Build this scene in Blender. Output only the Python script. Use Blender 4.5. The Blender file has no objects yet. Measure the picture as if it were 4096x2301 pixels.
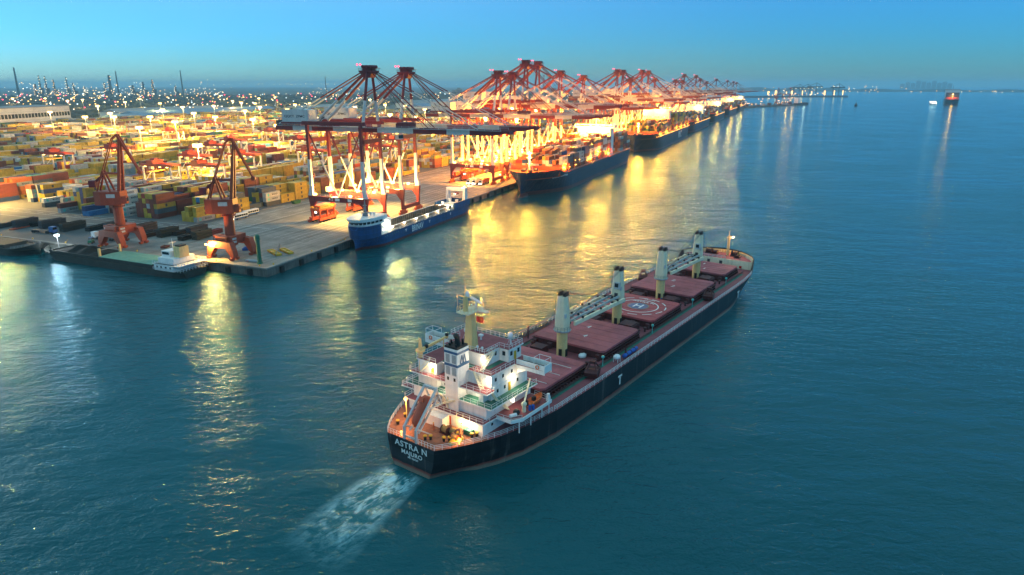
import bpy, math, random
from mathutils import Vector, Matrix
R = math.radians
random.seed(7)
scene = bpy.context.scene
COL = scene.collection

# ------------------------------------------------------------------ camera
CAM_H = 72.0
cam_data = bpy.data.cameras.new("camera")
cam_data.sensor_width = 36.0
cam_data.lens = 36.0 * 2731.0 / 4096.0
cam_data.clip_start = 0.5
cam_data.clip_end = 60000
cam = bpy.data.objects.new("camera", cam_data)
cam.location = (0, 0, CAM_H)
cam.rotation_euler = (R(90 - 16.53), 0, 0)
COL.objects.link(cam)
scene.camera = cam

# ------------------------------------------------------------------ sky, sun, exposure
SUN_EL, SUN_AZ = 6.0, -66.0            # low dusk light from the left
world = bpy.data.worlds.new("World")
scene.world = world
world.use_nodes = True
wn = world.node_tree
wn.nodes.clear()
sky = wn.nodes.new("ShaderNodeTexSky")
sky.sky_type = 'NISHITA'
sky.sun_disc = False
sky.sun_elevation = R(SUN_EL)
sky.sun_rotation = R(SUN_AZ)
sky.altitude = 0
sky.air_density = 1.0
sky.dust_density = 0.2
sky.ozone_density = 8.0
# pale veil added overhead to neutralise ambient light, continuing the paler sky in view
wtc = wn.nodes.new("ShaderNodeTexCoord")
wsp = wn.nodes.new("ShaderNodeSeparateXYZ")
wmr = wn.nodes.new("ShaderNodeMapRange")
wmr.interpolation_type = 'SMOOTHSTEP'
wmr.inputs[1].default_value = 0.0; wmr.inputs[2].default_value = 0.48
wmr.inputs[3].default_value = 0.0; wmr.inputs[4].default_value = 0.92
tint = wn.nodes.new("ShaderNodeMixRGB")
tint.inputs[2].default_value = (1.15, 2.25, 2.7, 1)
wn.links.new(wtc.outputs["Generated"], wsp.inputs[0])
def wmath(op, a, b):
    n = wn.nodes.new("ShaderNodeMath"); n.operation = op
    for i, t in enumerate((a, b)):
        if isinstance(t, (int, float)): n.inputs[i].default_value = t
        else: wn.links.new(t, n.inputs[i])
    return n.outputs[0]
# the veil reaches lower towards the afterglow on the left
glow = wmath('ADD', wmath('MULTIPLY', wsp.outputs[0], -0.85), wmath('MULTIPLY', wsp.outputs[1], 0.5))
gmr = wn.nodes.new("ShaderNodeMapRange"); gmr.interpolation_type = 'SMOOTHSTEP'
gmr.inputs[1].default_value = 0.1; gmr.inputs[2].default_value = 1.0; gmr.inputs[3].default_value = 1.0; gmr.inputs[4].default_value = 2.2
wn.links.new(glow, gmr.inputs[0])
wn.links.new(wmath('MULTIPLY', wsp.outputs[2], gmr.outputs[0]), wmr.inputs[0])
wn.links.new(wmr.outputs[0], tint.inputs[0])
bg = wn.nodes.new("ShaderNodeBackground")
bg.inputs[1].default_value = 0.15
wo = wn.nodes.new("ShaderNodeOutputWorld")
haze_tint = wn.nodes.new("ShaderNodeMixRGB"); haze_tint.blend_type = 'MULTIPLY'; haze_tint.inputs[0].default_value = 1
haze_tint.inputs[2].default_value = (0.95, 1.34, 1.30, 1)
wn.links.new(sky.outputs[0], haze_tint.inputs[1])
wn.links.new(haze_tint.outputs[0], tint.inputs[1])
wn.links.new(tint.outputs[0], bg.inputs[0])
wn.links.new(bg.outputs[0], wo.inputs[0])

sun_d = bpy.data.lights.new("sun", 'SUN')
sun_d.energy = 0.35
sun_d.angle = R(60)
sun_d.color = (1.0, 0.86, 0.72)
sun = bpy.data.objects.new("sun", sun_d)
COL.objects.link(sun)
_d = Vector((math.sin(R(SUN_AZ)) * math.cos(R(SUN_EL)), math.cos(R(SUN_AZ)) * math.cos(R(SUN_EL)), math.sin(R(SUN_EL))))
sun.rotation_euler = (-_d).to_track_quat('-Z', 'Y').to_euler()

scene.view_settings.view_transform = 'Standard'
scene.view_settings.look = 'None'
scene.view_settings.exposure = 1.0
scene.view_settings.gamma = 1.0
scene.view_settings.use_curve_mapping = False
scene.render.engine = 'CYCLES'
cy = scene.cycles
cy.max_bounces = 5
cy.diffuse_bounces = 2
cy.glossy_bounces = 3
cy.transmission_bounces = 2
cy.volume_bounces = 2
cy.transparent_max_bounces = 6
cy.sample_clamp_indirect = 3.0
cy.sample_clamp_direct = 0.0
cy.caustics_reflective = False
cy.caustics_refractive = False
cy.use_denoising = True
cy.use_light_tree = True
cy.use_adaptive_sampling = True
cy.adaptive_threshold = 0.015

# ------------------------------------------------------------------ frames of reference
AQ = R(21.8968)                           # heading of the long quay, from the camera's forward direction
QO = Vector((-95.465, 256.61))            # quay corner
QU = Vector((math.sin(AQ), math.cos(AQ)))
QV = Vector((-math.cos(AQ), math.sin(AQ)))
QRZ = math.pi / 2 - AQ
QZ = 3.5                                  # quay top above the water
def Q(u, v, z=QZ):
    p = QO + QU * u + QV * v
    return Vector((p.x, p.y, z))
AS = R(36.05)                             # heading of the bulk carrier
SRZ = math.pi / 2 - AS
SO = Vector((-19.543, 117.043, 0))
# ------------------------------------------------------------------ mesh helpers
class MB:
    """collects faces; build() links them as ONE mesh object"""
    def __init__(s):
        s.v = []; s.f = []; s.m = []
    def face(s, pts, m=0):
        i = len(s.v); s.v += [tuple(p) for p in pts]
        s.f.append(tuple(range(i, i + len(pts)))); s.m.append(m)
        return s
    def raw(s, vs, fs, m=0):
        i = len(s.v); s.v += [tuple(p) for p in vs]
        for f in fs:
            s.f.append(tuple(i + k for k in f)); s.m.append(m)
        return s
    def box(s, x0, x1, y0, y1, z0, z1, m=0):
        s.raw([(x0,y0,z0),(x1,y0,z0),(x1,y1,z0),(x0,y1,z0),(x0,y0,z1),(x1,y0,z1),(x1,y1,z1),(x0,y1,z1)],
              [(0,3,2,1),(4,5,6,7),(0,1,5,4),(1,2,6,5),(2,3,7,6),(3,0,4,7)], m)
        return s
    def beam(s, p, q, w, h=None, m=0, w2=None, h2=None):
        p = Vector(p); q = Vector(q); h = h or w; w2 = w2 or w; h2 = h2 or h
        d = (q - p)
        if d.length < 1e-6: return s
        d.normalize()
        up = Vector((0, 0, 1)) if abs(d.z) < 0.95 else Vector((1, 0, 0))
        a = d.cross(up).normalized(); b = a.cross(d).normalized()
        vs = []
        for c, ww, hh in ((p, w, h), (q, w2, h2)):
            for sa, sb in ((-1,-1),(1,-1),(1,1),(-1,1)):
                vs.append(c + a * sa * ww / 2 + b * sb * hh / 2)
        s.raw(vs, [(3,2,1,0),(4,5,6,7),(0,1,5,4),(1,2,6,5),(2,3,7,6),(3,0,4,7)], m)
        return s
    def tube(s, p, q, r, r2=None, n=8, m=0):
        p = Vector(p); q = Vector(q); r2 = r if r2 is None else r2
        d = (q - p).normalized()
        up = Vector((0, 0, 1)) if abs(d.z) < 0.95 else Vector((1, 0, 0))
        a = d.cross(up).normalized(); b = a.cross(d).normalized()
        vs = []
        for c, rr in ((p, r), (q, r2)):
            for k in range(n):
                t = 2 * math.pi * (k + .5) / n
                vs.append(c + a * math.cos(t) * rr + b * math.sin(t) * rr)
        fs = [(k, (k + 1) % n, n + (k + 1) % n, n + k) for k in range(n)]
        fs += [tuple(range(n - 1, -1, -1)), tuple(range(n, 2 * n))]
        s.raw(vs, fs, m)
        return s
    def prism(s, pts, z0, z1, m=0):
        n = len(pts)
        vs = [(x, y, z0) for x, y in pts] + [(x, y, z1) for x, y in pts]
        fs = [(k, (k + 1) % n, n + (k + 1) % n, n + k) for k in range(n)]
        fs += [tuple(range(n - 1, -1, -1)), tuple(range(n, 2 * n))]
        s.raw(vs, fs, m); return s
    def vprism(s, pts, y0, y1, m=0):        # outline in x,z pushed along y
        n = len(pts)
        vs = [(x, y0, z) for x, z in pts] + [(x, y1, z) for x, z in pts]
        fs = [(k, (k + 1) % n, n + (k + 1) % n, n + k) for k in range(n)]
        fs += [tuple(range(n - 1, -1, -1)), tuple(range(n, 2 * n))]
        s.raw(vs, fs, m); return s
    def xprism(s, pts, x0, x1, m=0):        # outline in y,z pushed along x
        n = len(pts)
        vs = [(x0, y, z) for y, z in pts] + [(x1, y, z) for y, z in pts]
        fs = [(k, (k + 1) % n, n + (k + 1) % n, n + k) for k in range(n)]
        fs += [tuple(range(n - 1, -1, -1)), tuple(range(n, 2 * n))]
        s.raw(vs, fs, m); return s
    def ball(s, c, r, n=8, rings=5, m=0, sx=1, sy=1, sz=1):
        vs = []
        for i in range(rings + 1):
            t = math.pi * i / rings
            for k in range(n):
                a = 2 * math.pi * k / n
                vs.append((c[0] + r * sx * math.sin(t) * math.cos(a), c[1] + r * sy * math.sin(t) * math.sin(a), c[2] + r * sz * math.cos(t)))
        fs = []
        for i in range(rings):
            for k in range(n):
                fs.append((i*n+k, (i+1)*n+k, (i+1)*n+(k+1) % n, i*n+(k+1) % n))
        s.raw(vs, fs, m); return s
    def loft(s, rings, m=0, close=False, caps=True):
        n = len(rings[0]); i0 = len(s.v)
        for r in rings: s.v += [tuple(p) for p in r]
        kk = n if close else n - 1
        for i in range(len(rings) - 1):
            for k in range(kk):
                a = i0 + i*n + k; b = i0 + i*n + (k+1) % n
                s.f.append((a, b, b + n, a + n)); s.m.append(m)
        if caps:
            s.f.append(tuple(i0 + k for k in range(n - 1, -1, -1))); s.m.append(m)
            j = i0 + (len(rings) - 1) * n
            s.f.append(tuple(j + k for k in range(n))); s.m.append(m)
        return s
    def rail(s, pts, h=1.05, step=2.0, t=0.06, bars=2, m=0, close=False):
        P = [Vector(p) for p in pts]
        if close: P.append(P[0])
        for a, b in zip(P, P[1:]):
            L = (b - a).length
            n = max(1, int(round(L / step)))
            for k in range(n + 1):
                c = a.lerp(b, k / n)
                s.beam(c, c + Vector((0, 0, h)), t)
            for j in range(bars):
                z = h * (1 - j * (0.9 / bars))
                s.beam(a + Vector((0, 0, z)), b + Vector((0, 0, z)), t * .8)
        return s
    def mesh(s, name, mats, smooth=False):
        me = bpy.data.meshes.new(name)
        me.from_pydata(s.v, [], s.f)
        for mt in (mats if isinstance(mats, (list, tuple)) else [mats]):
            me.materials.append(M[mt] if isinstance(mt, str) else mt)
        if any(s.m): me.polygons.foreach_set("material_index", s.m)
        if smooth: me.polygons.foreach_set("use_smooth", [True] * len(me.polygons))
        me.update()
        return me
    def build(s, name, mats, parent=None, smooth=False):
        return link(bpy.data.objects.new(name, s.mesh(name, mats, smooth)), parent)

def link(o, parent=None):
    COL.objects.link(o)
    if parent is not None: o.parent = parent
    return o
def tag(o, label=None, cat=None, group=None, kind=None):
    if label: o["label"] = label
    if cat: o["category"] = cat
    if group: o["group"] = group
    if kind: o["kind"] = kind
    return o
def thing(name, label, cat, loc=(0,0,0), rz=0, group=None):
    o = bpy.data.objects.new(name, None)
    o.empty_display_size = 1
    COL.objects.link(o)
    o.location = loc; o.rotation_euler = (0, 0, rz)
    return tag(o, label, cat, group)
def copy_tree(o, parent=None):
    c = o.copy(); COL.objects.link(c)
    c.parent = parent
    for ch in list(o.children): copy_tree(ch, c)
    return c
def text(name, body, size, mat, parent, loc, xdir, ydir, extrude=0.02, sx=1.0, spacing=1.0):
    """flat painted lettering standing just proud of its surface"""
    cu = bpy.data.curves.new(name, 'FONT')
    cu.body = body; cu.size = size; cu.extrude = extrude
    cu.align_x = 'CENTER'; cu.align_y = 'CENTER'; cu.space_character = spacing
    cu.offset = size * 0.014
    tmp = bpy.data.objects.new("tmp", cu)
    me = bpy.data.meshes.new_from_object(tmp); bpy.data.objects.remove(tmp)
    me.name = name; me.materials.clear(); me.materials.append(M[mat])
    o = link(bpy.data.objects.new(name, me), parent)
    x = Vector(xdir).normalized(); y = Vector(ydir).normalized(); z = x.cross(y)
    m = Matrix((x, y, z)).transposed().to_4x4()
    m.translation = Vector(loc)
    o.matrix_local = m @ Matrix.Diagonal((sx, 1, 1, 1))
    return o
LIGHTS = {}
def lamp_light(parent, loc, watts, color, radius=0.4, kind='POINT', name="lamp_light"):
    key = (watts, color, radius)
    if key not in LIGHTS:
        d = bpy.data.lights.new(name, 'POINT')
        d.energy = watts; d.color = color; d.shadow_soft_size = radius
        LIGHTS[key] = d
    o = bpy.data.objects.new(name, LIGHTS[key])
    COL.objects.link(o); o.parent = parent; o.location = loc
    return o
SODIUM = (1.0, 0.35, 0.032); WARM = (1.0, 0.58, 0.13); PALE = (1.0, 0.80, 0.50); COOL = (0.85, 0.95, 1.0)

# ------------------------------------------------------------------ materials
M = {}
def mat(name, col, rough=0.6, metal=0.0, var=0.25, scale=0.6, spec=0.4, streak=0.0, rnd=0.0):
    m = bpy.data.materials.new(name); m.use_nodes = True
    nt = m.node_tree; b = nt.nodes["Principled BSDF"]
    b.inputs["Roughness"].default_value = rough
    b.inputs["Metallic"].default_value = metal
    b.inputs["Specular IOR Level"].default_value = spec
    c = (*col, 1)
    tc = nt.nodes.new("ShaderNodeTexCoord")
    no = nt.nodes.new("ShaderNodeTexNoise")
    no.inputs["Scale"].default_value = scale; no.inputs["Detail"].default_value = 6; no.inputs["Roughness"].default_value = 0.65
    nt.links.new(tc.outputs["Object"], no.inputs["Vector"])
    rp = nt.nodes.new("ShaderNodeMapRange")
    rp.inputs[1].default_value = 0.3; rp.inputs[2].default_value = 0.7
    rp.inputs[3].default_value = 1 - var; rp.inputs[4].default_value = 1 + var * .5
    nt.links.new(no.outputs["Fac"], rp.inputs[0])
    fac = rp.outputs[0]
    if streak:
        mp = nt.nodes.new("ShaderNodeMapping"); mp.inputs["Scale"].default_value = (1.3, 1.3, 0.08)
        n2 = nt.nodes.new("ShaderNodeTexNoise"); n2.inputs["Scale"].default_value = 1.0; n2.inputs["Detail"].default_value = 4
        nt.links.new(tc.outputs["Object"], mp.inputs[0]); nt.links.new(mp.outputs[0], n2.inputs["Vector"])
        r2 = nt.nodes.new("ShaderNodeMapRange")
        r2.inputs[1].default_value = 0.45; r2.inputs[2].default_value = 0.75; r2.inputs[3].default_value = 1; r2.inputs[4].default_value = 1 - streak
        nt.links.new(n2.outputs["Fac"], r2.inputs[0])
        mu = nt.nodes.new("ShaderNodeMath"); mu.operation = 'MULTIPLY'
        nt.links.new(fac, mu.inputs[0]); nt.links.new(r2.outputs[0], mu.inputs[1]); fac = mu.outputs[0]
    if rnd:
        oi = nt.nodes.new("ShaderNodeObjectInfo")
        r3 = nt.nodes.new("ShaderNodeMapRange"); r3.inputs[3].default_value = 1 - rnd; r3.inputs[4].default_value = 1 + rnd
        nt.links.new(oi.outputs["Random"], r3.inputs[0])
        mu = nt.nodes.new("ShaderNodeMath"); mu.operation = 'MULTIPLY'
        nt.links.new(fac, mu.inputs[0]); nt.links.new(r3.outputs[0], mu.inputs[1]); fac = mu.outputs[0]
    mx = nt.nodes.new("ShaderNodeMixRGB"); mx.blend_type = 'MULTIPLY'; mx.inputs[0].default_value = 1
    mx.inputs[1].default_value = c
    nt.links.new(fac, mx.inputs[2]); nt.links.new(mx.outputs[0], b.inputs["Base Color"])
    M[name] = m
    return m
def emit(name, col, strength):
    m = bpy.data.materials.new(name); m.use_nodes = True
    b = m.node_tree.nodes["Principled BSDF"]
    b.inputs["Base Color"].default_value = (*col, 1)
    b.inputs["Emission Color"].default_value = (*col, 1)
    b.inputs["Emission Strength"].default_value = strength
    m.cycles.emission_sampling = 'NONE'
    M[name] = m
    return m

mat("deck_maroon", (0.28, 0.072, 0.085), 0.75, var=0.3, scale=0.35)
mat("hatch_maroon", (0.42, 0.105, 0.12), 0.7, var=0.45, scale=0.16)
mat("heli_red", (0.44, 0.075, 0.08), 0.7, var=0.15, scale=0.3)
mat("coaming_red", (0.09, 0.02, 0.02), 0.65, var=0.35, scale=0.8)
mat("deck_green", (0.03, 0.15, 0.11), 0.7)
mat("deck_rust", (0.34, 0.13, 0.075), 0.8, var=0.45, scale=0.7)
mat("white_paint", (0.88, 0.86, 0.83), 0.5, var=0.10, scale=0.5, streak=0.16)
mat("rail_white", (0.75, 0.76, 0.76), 0.5, var=0.05)
mat("cream", (0.84, 0.58, 0.25), 0.55, var=0.12, streak=0.2)
mat("cream_pale", (0.84, 0.74, 0.52), 0.55, var=0.1, streak=0.18)
mat("grey_jib", (0.40, 0.45, 0.45), 0.55, var=0.15)
mat("black", (0.012, 0.012, 0.013), 0.6, var=0.3)
mat("dark_grey", (0.05, 0.05, 0.055), 0.6, var=0.3)
mat("mid_grey", (0.22, 0.23, 0.24), 0.6)
mat("light_grey", (0.5, 0.51, 0.52), 0.6)
mat("glass_dark", (0.01, 0.014, 0.018), 0.12, var=0.0, spec=0.6)
mat("blue_stripe", (0.02, 0.11, 0.24), 0.5)
mat("lifeboat_red", (0.52, 0.075, 0.03), 0.45, var=0.15)
mat("rescue_orange", (0.75, 0.14, 0.02), 0.45)
mat("yellow_paint", (0.72, 0.42, 0.03), 0.5)
mat("flag_red", (0.62, 0.012, 0.012), 0.7)
mat("flag_yellow", (0.85, 0.6, 0.03), 0.7)
mat("tarp_blue", (0.015, 0.10, 0.42), 0.6)
mat("teal_paint", (0.10, 0.48, 0.44), 0.5)
mat("text_white", (0.78, 0.78, 0.75), 0.6, var=0.12)
mat("text_dark", (0.03, 0.035, 0.05), 0.6)
mat("crane_red", (0.17, 0.014, 0.02), 0.5, var=0.2, scale=0.3)
mat("crane_orange", (0.62, 0.10, 0.035), 0.5, var=0.2, scale=0.3)
mat("crane_white", (0.55, 0.55, 0.54), 0.5, var=0.12, scale=0.3, streak=0.12)
mat("cable", (0.03, 0.012, 0.014), 0.6)
mat("portal_orange", (0.36, 0.055, 0.022), 0.55, var=0.25, scale=0.3, streak=0.2)
mat("rtg_red", (0.26, 0.025, 0.018), 0.5, var=0.15)
mat("concrete", (0.27, 0.255, 0.23), 0.85, var=0.5, scale=0.09, streak=0.0)
mat("quay_wall", (0.16, 0.145, 0.125), 0.9, var=0.45, scale=0.25, streak=0.45)
mat("asphalt", (0.105, 0.11, 0.115), 0.85, var=0.25, scale=0.05)
mat("line_paint", (0.62, 0.62, 0.58), 0.7, var=0.3, scale=0.5)
mat("rubber", (0.015, 0.015, 0.016), 0.8)
mat("land", (0.07, 0.075, 0.075), 0.9, var=0.5, scale=0.004)
mat("foliage", (0.05, 0.06, 0.06), 0.9, var=0.5, scale=0.05)
mat("warehouse_wall", (0.70, 0.68, 0.62), 0.7, var=0.12, scale=0.05)
mat("roof_blue", (0.10, 0.22, 0.36), 0.55, var=0.2, scale=0.05)
mat("roof_grey", (0.26, 0.28, 0.30), 0.7, var=0.2, scale=0.05)
mat("building", (0.30, 0.31, 0.32), 0.8, var=0.3, scale=0.05)
mat("hill", (0.05, 0.07, 0.08), 0.9)
mat("beacon_green", (0.012, 0.15, 0.085), 0.5)
mat("hull_blue", (0.006, 0.085, 0.27), 0.45, var=0.2, scale=0.3, streak=0.2)
mat("hold_tan", (0.30, 0.22, 0.15), 0.8, var=0.35, scale=0.4)
mat("barge_hull", (0.03, 0.035, 0.03), 0.7, var=0.4, scale=0.5)
mat("hatch_green", (0.13, 0.32, 0.23), 0.6, var=0.2)
mat("coal", (0.012, 0.012, 0.011), 0.9, var=0.5, scale=1.5)
mat("skin", (0.42, 0.25, 0.17), 0.6, var=0.05)
mat("overall_orange", (0.65, 0.13, 0.03), 0.8)
mat("overall_white", (0.7, 0.68, 0.6), 0.8)
mat("rope", (0.42, 0.24, 0.08), 0.9)
mat("bus_white", (0.7, 0.72, 0.72), 0.4)
mat("bus_blue", (0.03, 0.12, 0.33), 0.4)
mat("steel", (0.3, 0.3, 0.31), 0.5, metal=0.6)
emit("lamp_sodium", (1.0, 0.46, 0.07), 4)
emit("lamp_warm", (1.0, 0.60, 0.16), 7)
emit("lamp_white", (1.0, 0.90, 0.66), 6)
emit("lamp_cool", (0.75, 0.97, 1.0), 9)
emit("lamp_red", (1.0, 0.03, 0.08), 3)
emit("lamp_green", (0.1, 1.0, 0.45), 10)
emit("far_white", (1.0, 0.82, 0.50), 2.2)
emit("far_sodium", (1.0, 0.52, 0.12), 2.4)
emit("far_cool", (0.75, 0.95, 1.0), 1.3)
emit("lit_window", (1.0, 0.9, 0.62), 2.5)
CONT = {
 "yellow": ("mustard yellow", (0.46, 0.315, 0.03)), "maroon": ("dark maroon", (0.17, 0.035, 0.025)),
 "rust": ("rust brown", (0.27, 0.065, 0.03)), "white": ("off-white", (0.62, 0.60, 0.54)),
 "grey": ("pale grey", (0.36, 0.38, 0.38)), "blue": ("dark blue", (0.02, 0.055, 0.17)),
 "sky": ("bright blue", (0.04, 0.19, 0.42)), "orange": ("bright orange", (0.50, 0.13, 0.025)),
 "green": ("dark green", (0.015, 0.12, 0.05)), "mint": ("mint green", (0.14, 0.40, 0.26)),
 "red": ("bright red", (0.36, 0.035, 0.025)), "slate": ("slate grey", (0.06, 0.08, 0.10)),
}
CKEYS = list(CONT)
for k, (n_, c_) in CONT.items(): mat("box_" + k, tuple(x * .9 for x in c_), 0.6, var=0.35, scale=0.35, streak=0.25, rnd=0.25)
def hull_paint(name, top, boot, low, zb0, zb1):
    """painted hull: side colour, boot-top band and fouled bottom band, with rust runs"""
    m = mat(name, top, 0.42, var=0.3, scale=0.3, streak=0.3)
    nt = m.node_tree; b = nt.nodes["Principled BSDF"]
    base = b.inputs["Base Color"].links[0].from_socket
    tc = nt.nodes.new("ShaderNodeTexCoord"); sp = nt.nodes.new("ShaderNodeSeparateXYZ")
    nt.links.new(tc.outputs["Object"], sp.inputs[0])
    n = nt.nodes.new("ShaderNodeTexNoise"); n.inputs["Scale"].default_value = 0.7; n.inputs["Detail"].default_value = 6
    nt.links.new(tc.outputs["Object"], n.inputs["Vector"])
    zz = nt.nodes.new("ShaderNodeMath"); zz.operation = 'MULTIPLY_ADD'
    nt.links.new(n.outputs["Fac"], zz.inputs[0]); zz.inputs[1].default_value = 0.5
    nt.links.new(sp.outputs[2], zz.inputs[2])
    def step(edge, w):
        r = nt.nodes.new("ShaderNodeMapRange"); r.inputs[1].default_value = edge + .25 - w; r.inputs[2].default_value = edge + .25 + w
        nt.links.new(zz.outputs[0], r.inputs[0]); return r.outputs[0]
    mA = nt.nodes.new("ShaderNodeMixRGB"); mA.inputs[1].default_value = (*low, 1); mA.inputs[2].default_value = (*boot, 1)
    nt.links.new(step(zb0, 0.25), mA.inputs[0])
    mB = nt.nodes.new("ShaderNodeMixRGB"); nt.links.new(mA.outputs[0], mB.inputs[1]); nt.links.new(base, mB.inputs[2])
    nt.links.new(step(zb1, 0.10), mB.inputs[0])
    # rust runs
    mp = nt.nodes.new("ShaderNodeMapping"); mp.inputs["Scale"].default_value = (0.9, 0.9, 0.035)
    n2 = nt.nodes.new("ShaderNodeTexNoise"); n2.inputs["Scale"].default_value = 1.0; n2.inputs["Detail"].default_value = 5
    nt.links.new(tc.outputs["Object"], mp.inputs[0]); nt.links.new(mp.outputs[0], n2.inputs["Vector"])
    r2 = nt.nodes.new("ShaderNodeMapRange"); r2.inputs[1].default_value = 0.58; r2.inputs[2].default_value = 0.76; r2.inputs[4].default_value = 0.6
    nt.links.new(n2.outputs["Fac"], r2.inputs[0])
    mC = nt.nodes.new("ShaderNodeMixRGB"); mC.inputs[2].default_value = (0.16, 0.13, 0.11, 1)
    nt.links.new(r2.outputs[0], mC.inputs[0]); nt.links.new(mB.outputs[0], mC.inputs[1])
    # plate seams
    cxyz = nt.nodes.new("ShaderNodeCombineXYZ"); nt.links.new(sp.outputs[0], cxyz.inputs[0]); nt.links.new(sp.outputs[2], cxyz.inputs[1])
    bk = nt.nodes.new("ShaderNodeTexBrick"); bk.inputs["Scale"].default_value = 1.0; bk.inputs["Brick Width"].default_value = 9.0; bk.inputs["Row Height"].default_value = 1.9
    bk.inputs["Mortar Size"].default_value = 0.05; bk.inputs["Mortar Smooth"].default_value = 0.6
    bk.inputs["Color1"].default_value = (1, 1, 1, 1); bk.inputs["Color2"].default_value = (0.7, 0.72, 0.75, 1); bk.inputs["Mortar"].default_value = (1.9, 1.8, 1.7, 1)
    nt.links.new(cxyz.outputs[0], bk.inputs["Vector"])
    mD = nt.nodes.new("ShaderNodeMixRGB"); mD.blend_type = 'MULTIPLY'; mD.inputs[0].default_value = 1
    nt.links.new(mC.outputs[0], mD.inputs[1]); nt.links.new(bk.outputs[0], mD.inputs[2])
    nt.links.new(mD.outputs[0], b.inputs["Base Color"])
    return m
def apron_material():
    m = mat("apron_concrete", (0.29, 0.275, 0.25), 0.85, var=0.35, scale=0.12)
    nt = m.node_tree; b = nt.nodes["Principled BSDF"]; base = b.inputs["Base Color"].links[0].from_socket
    tc = nt.nodes.new("ShaderNodeTexCoord"); out = base
    for scl, lo, hi, dk in (((0.012, 0.55, 1), .5, .72, .62), ((0.05, 0.05, 1), .45, .7, .7), ((0.004, 0.16, 1), .45, .65, .75)):
        mp = nt.nodes.new("ShaderNodeMapping"); mp.vector_type = 'TEXTURE'; mp.inputs["Rotation"].default_value = (0, 0, QRZ); mp.inputs["Scale"].default_value = (1/scl[0], 1/scl[1], 1)
        n = nt.nodes.new("ShaderNodeTexNoise"); n.inputs["Scale"].default_value = 1; n.inputs["Detail"].default_value = 5
        nt.links.new(tc.outputs["Object"], mp.inputs[0]); nt.links.new(mp.outputs[0], n.inputs["Vector"])
        r = nt.nodes.new("ShaderNodeMapRange"); r.inputs[1].default_value = lo; r.inputs[2].default_value = hi; r.inputs[3].default_value = 1; r.inputs[4].default_value = dk
        nt.links.new(n.outputs["Fac"], r.inputs[0])
        mx = nt.nodes.new("ShaderNodeMixRGB"); mx.blend_type = 'MULTIPLY'; mx.inputs[0].default_value = 1
        nt.links.new(out, mx.inputs[1]); nt.links.new(r.outputs[0], mx.inputs[2]); out = mx.outputs[0]
    nt.links.new(out, b.inputs["Base Color"])
apron_material()
hull_paint("hull_black", (0.011, 0.012, 0.016), (0.26, 0.055, 0.04), (0.25, 0.19, 0.14), 0.75, 1.25)
hull_paint("hull_navy", (0.014, 0.028, 0.065), (0.15, 0.03, 0.03), (0.13, 0.035, 0.03), 1.0, 2.6)
hull_paint("hull_msc", (0.018, 0.026, 0.042), (0.16, 0.035, 0.03), (0.13, 0.035, 0.03), 0.6, 1.8)
hull_paint("hull_bright_blue", (0.006, 0.07, 0.215), (0.13, 0.02, 0.02), (0.13, 0.02, 0.02), 0.2, 1.2)
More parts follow.
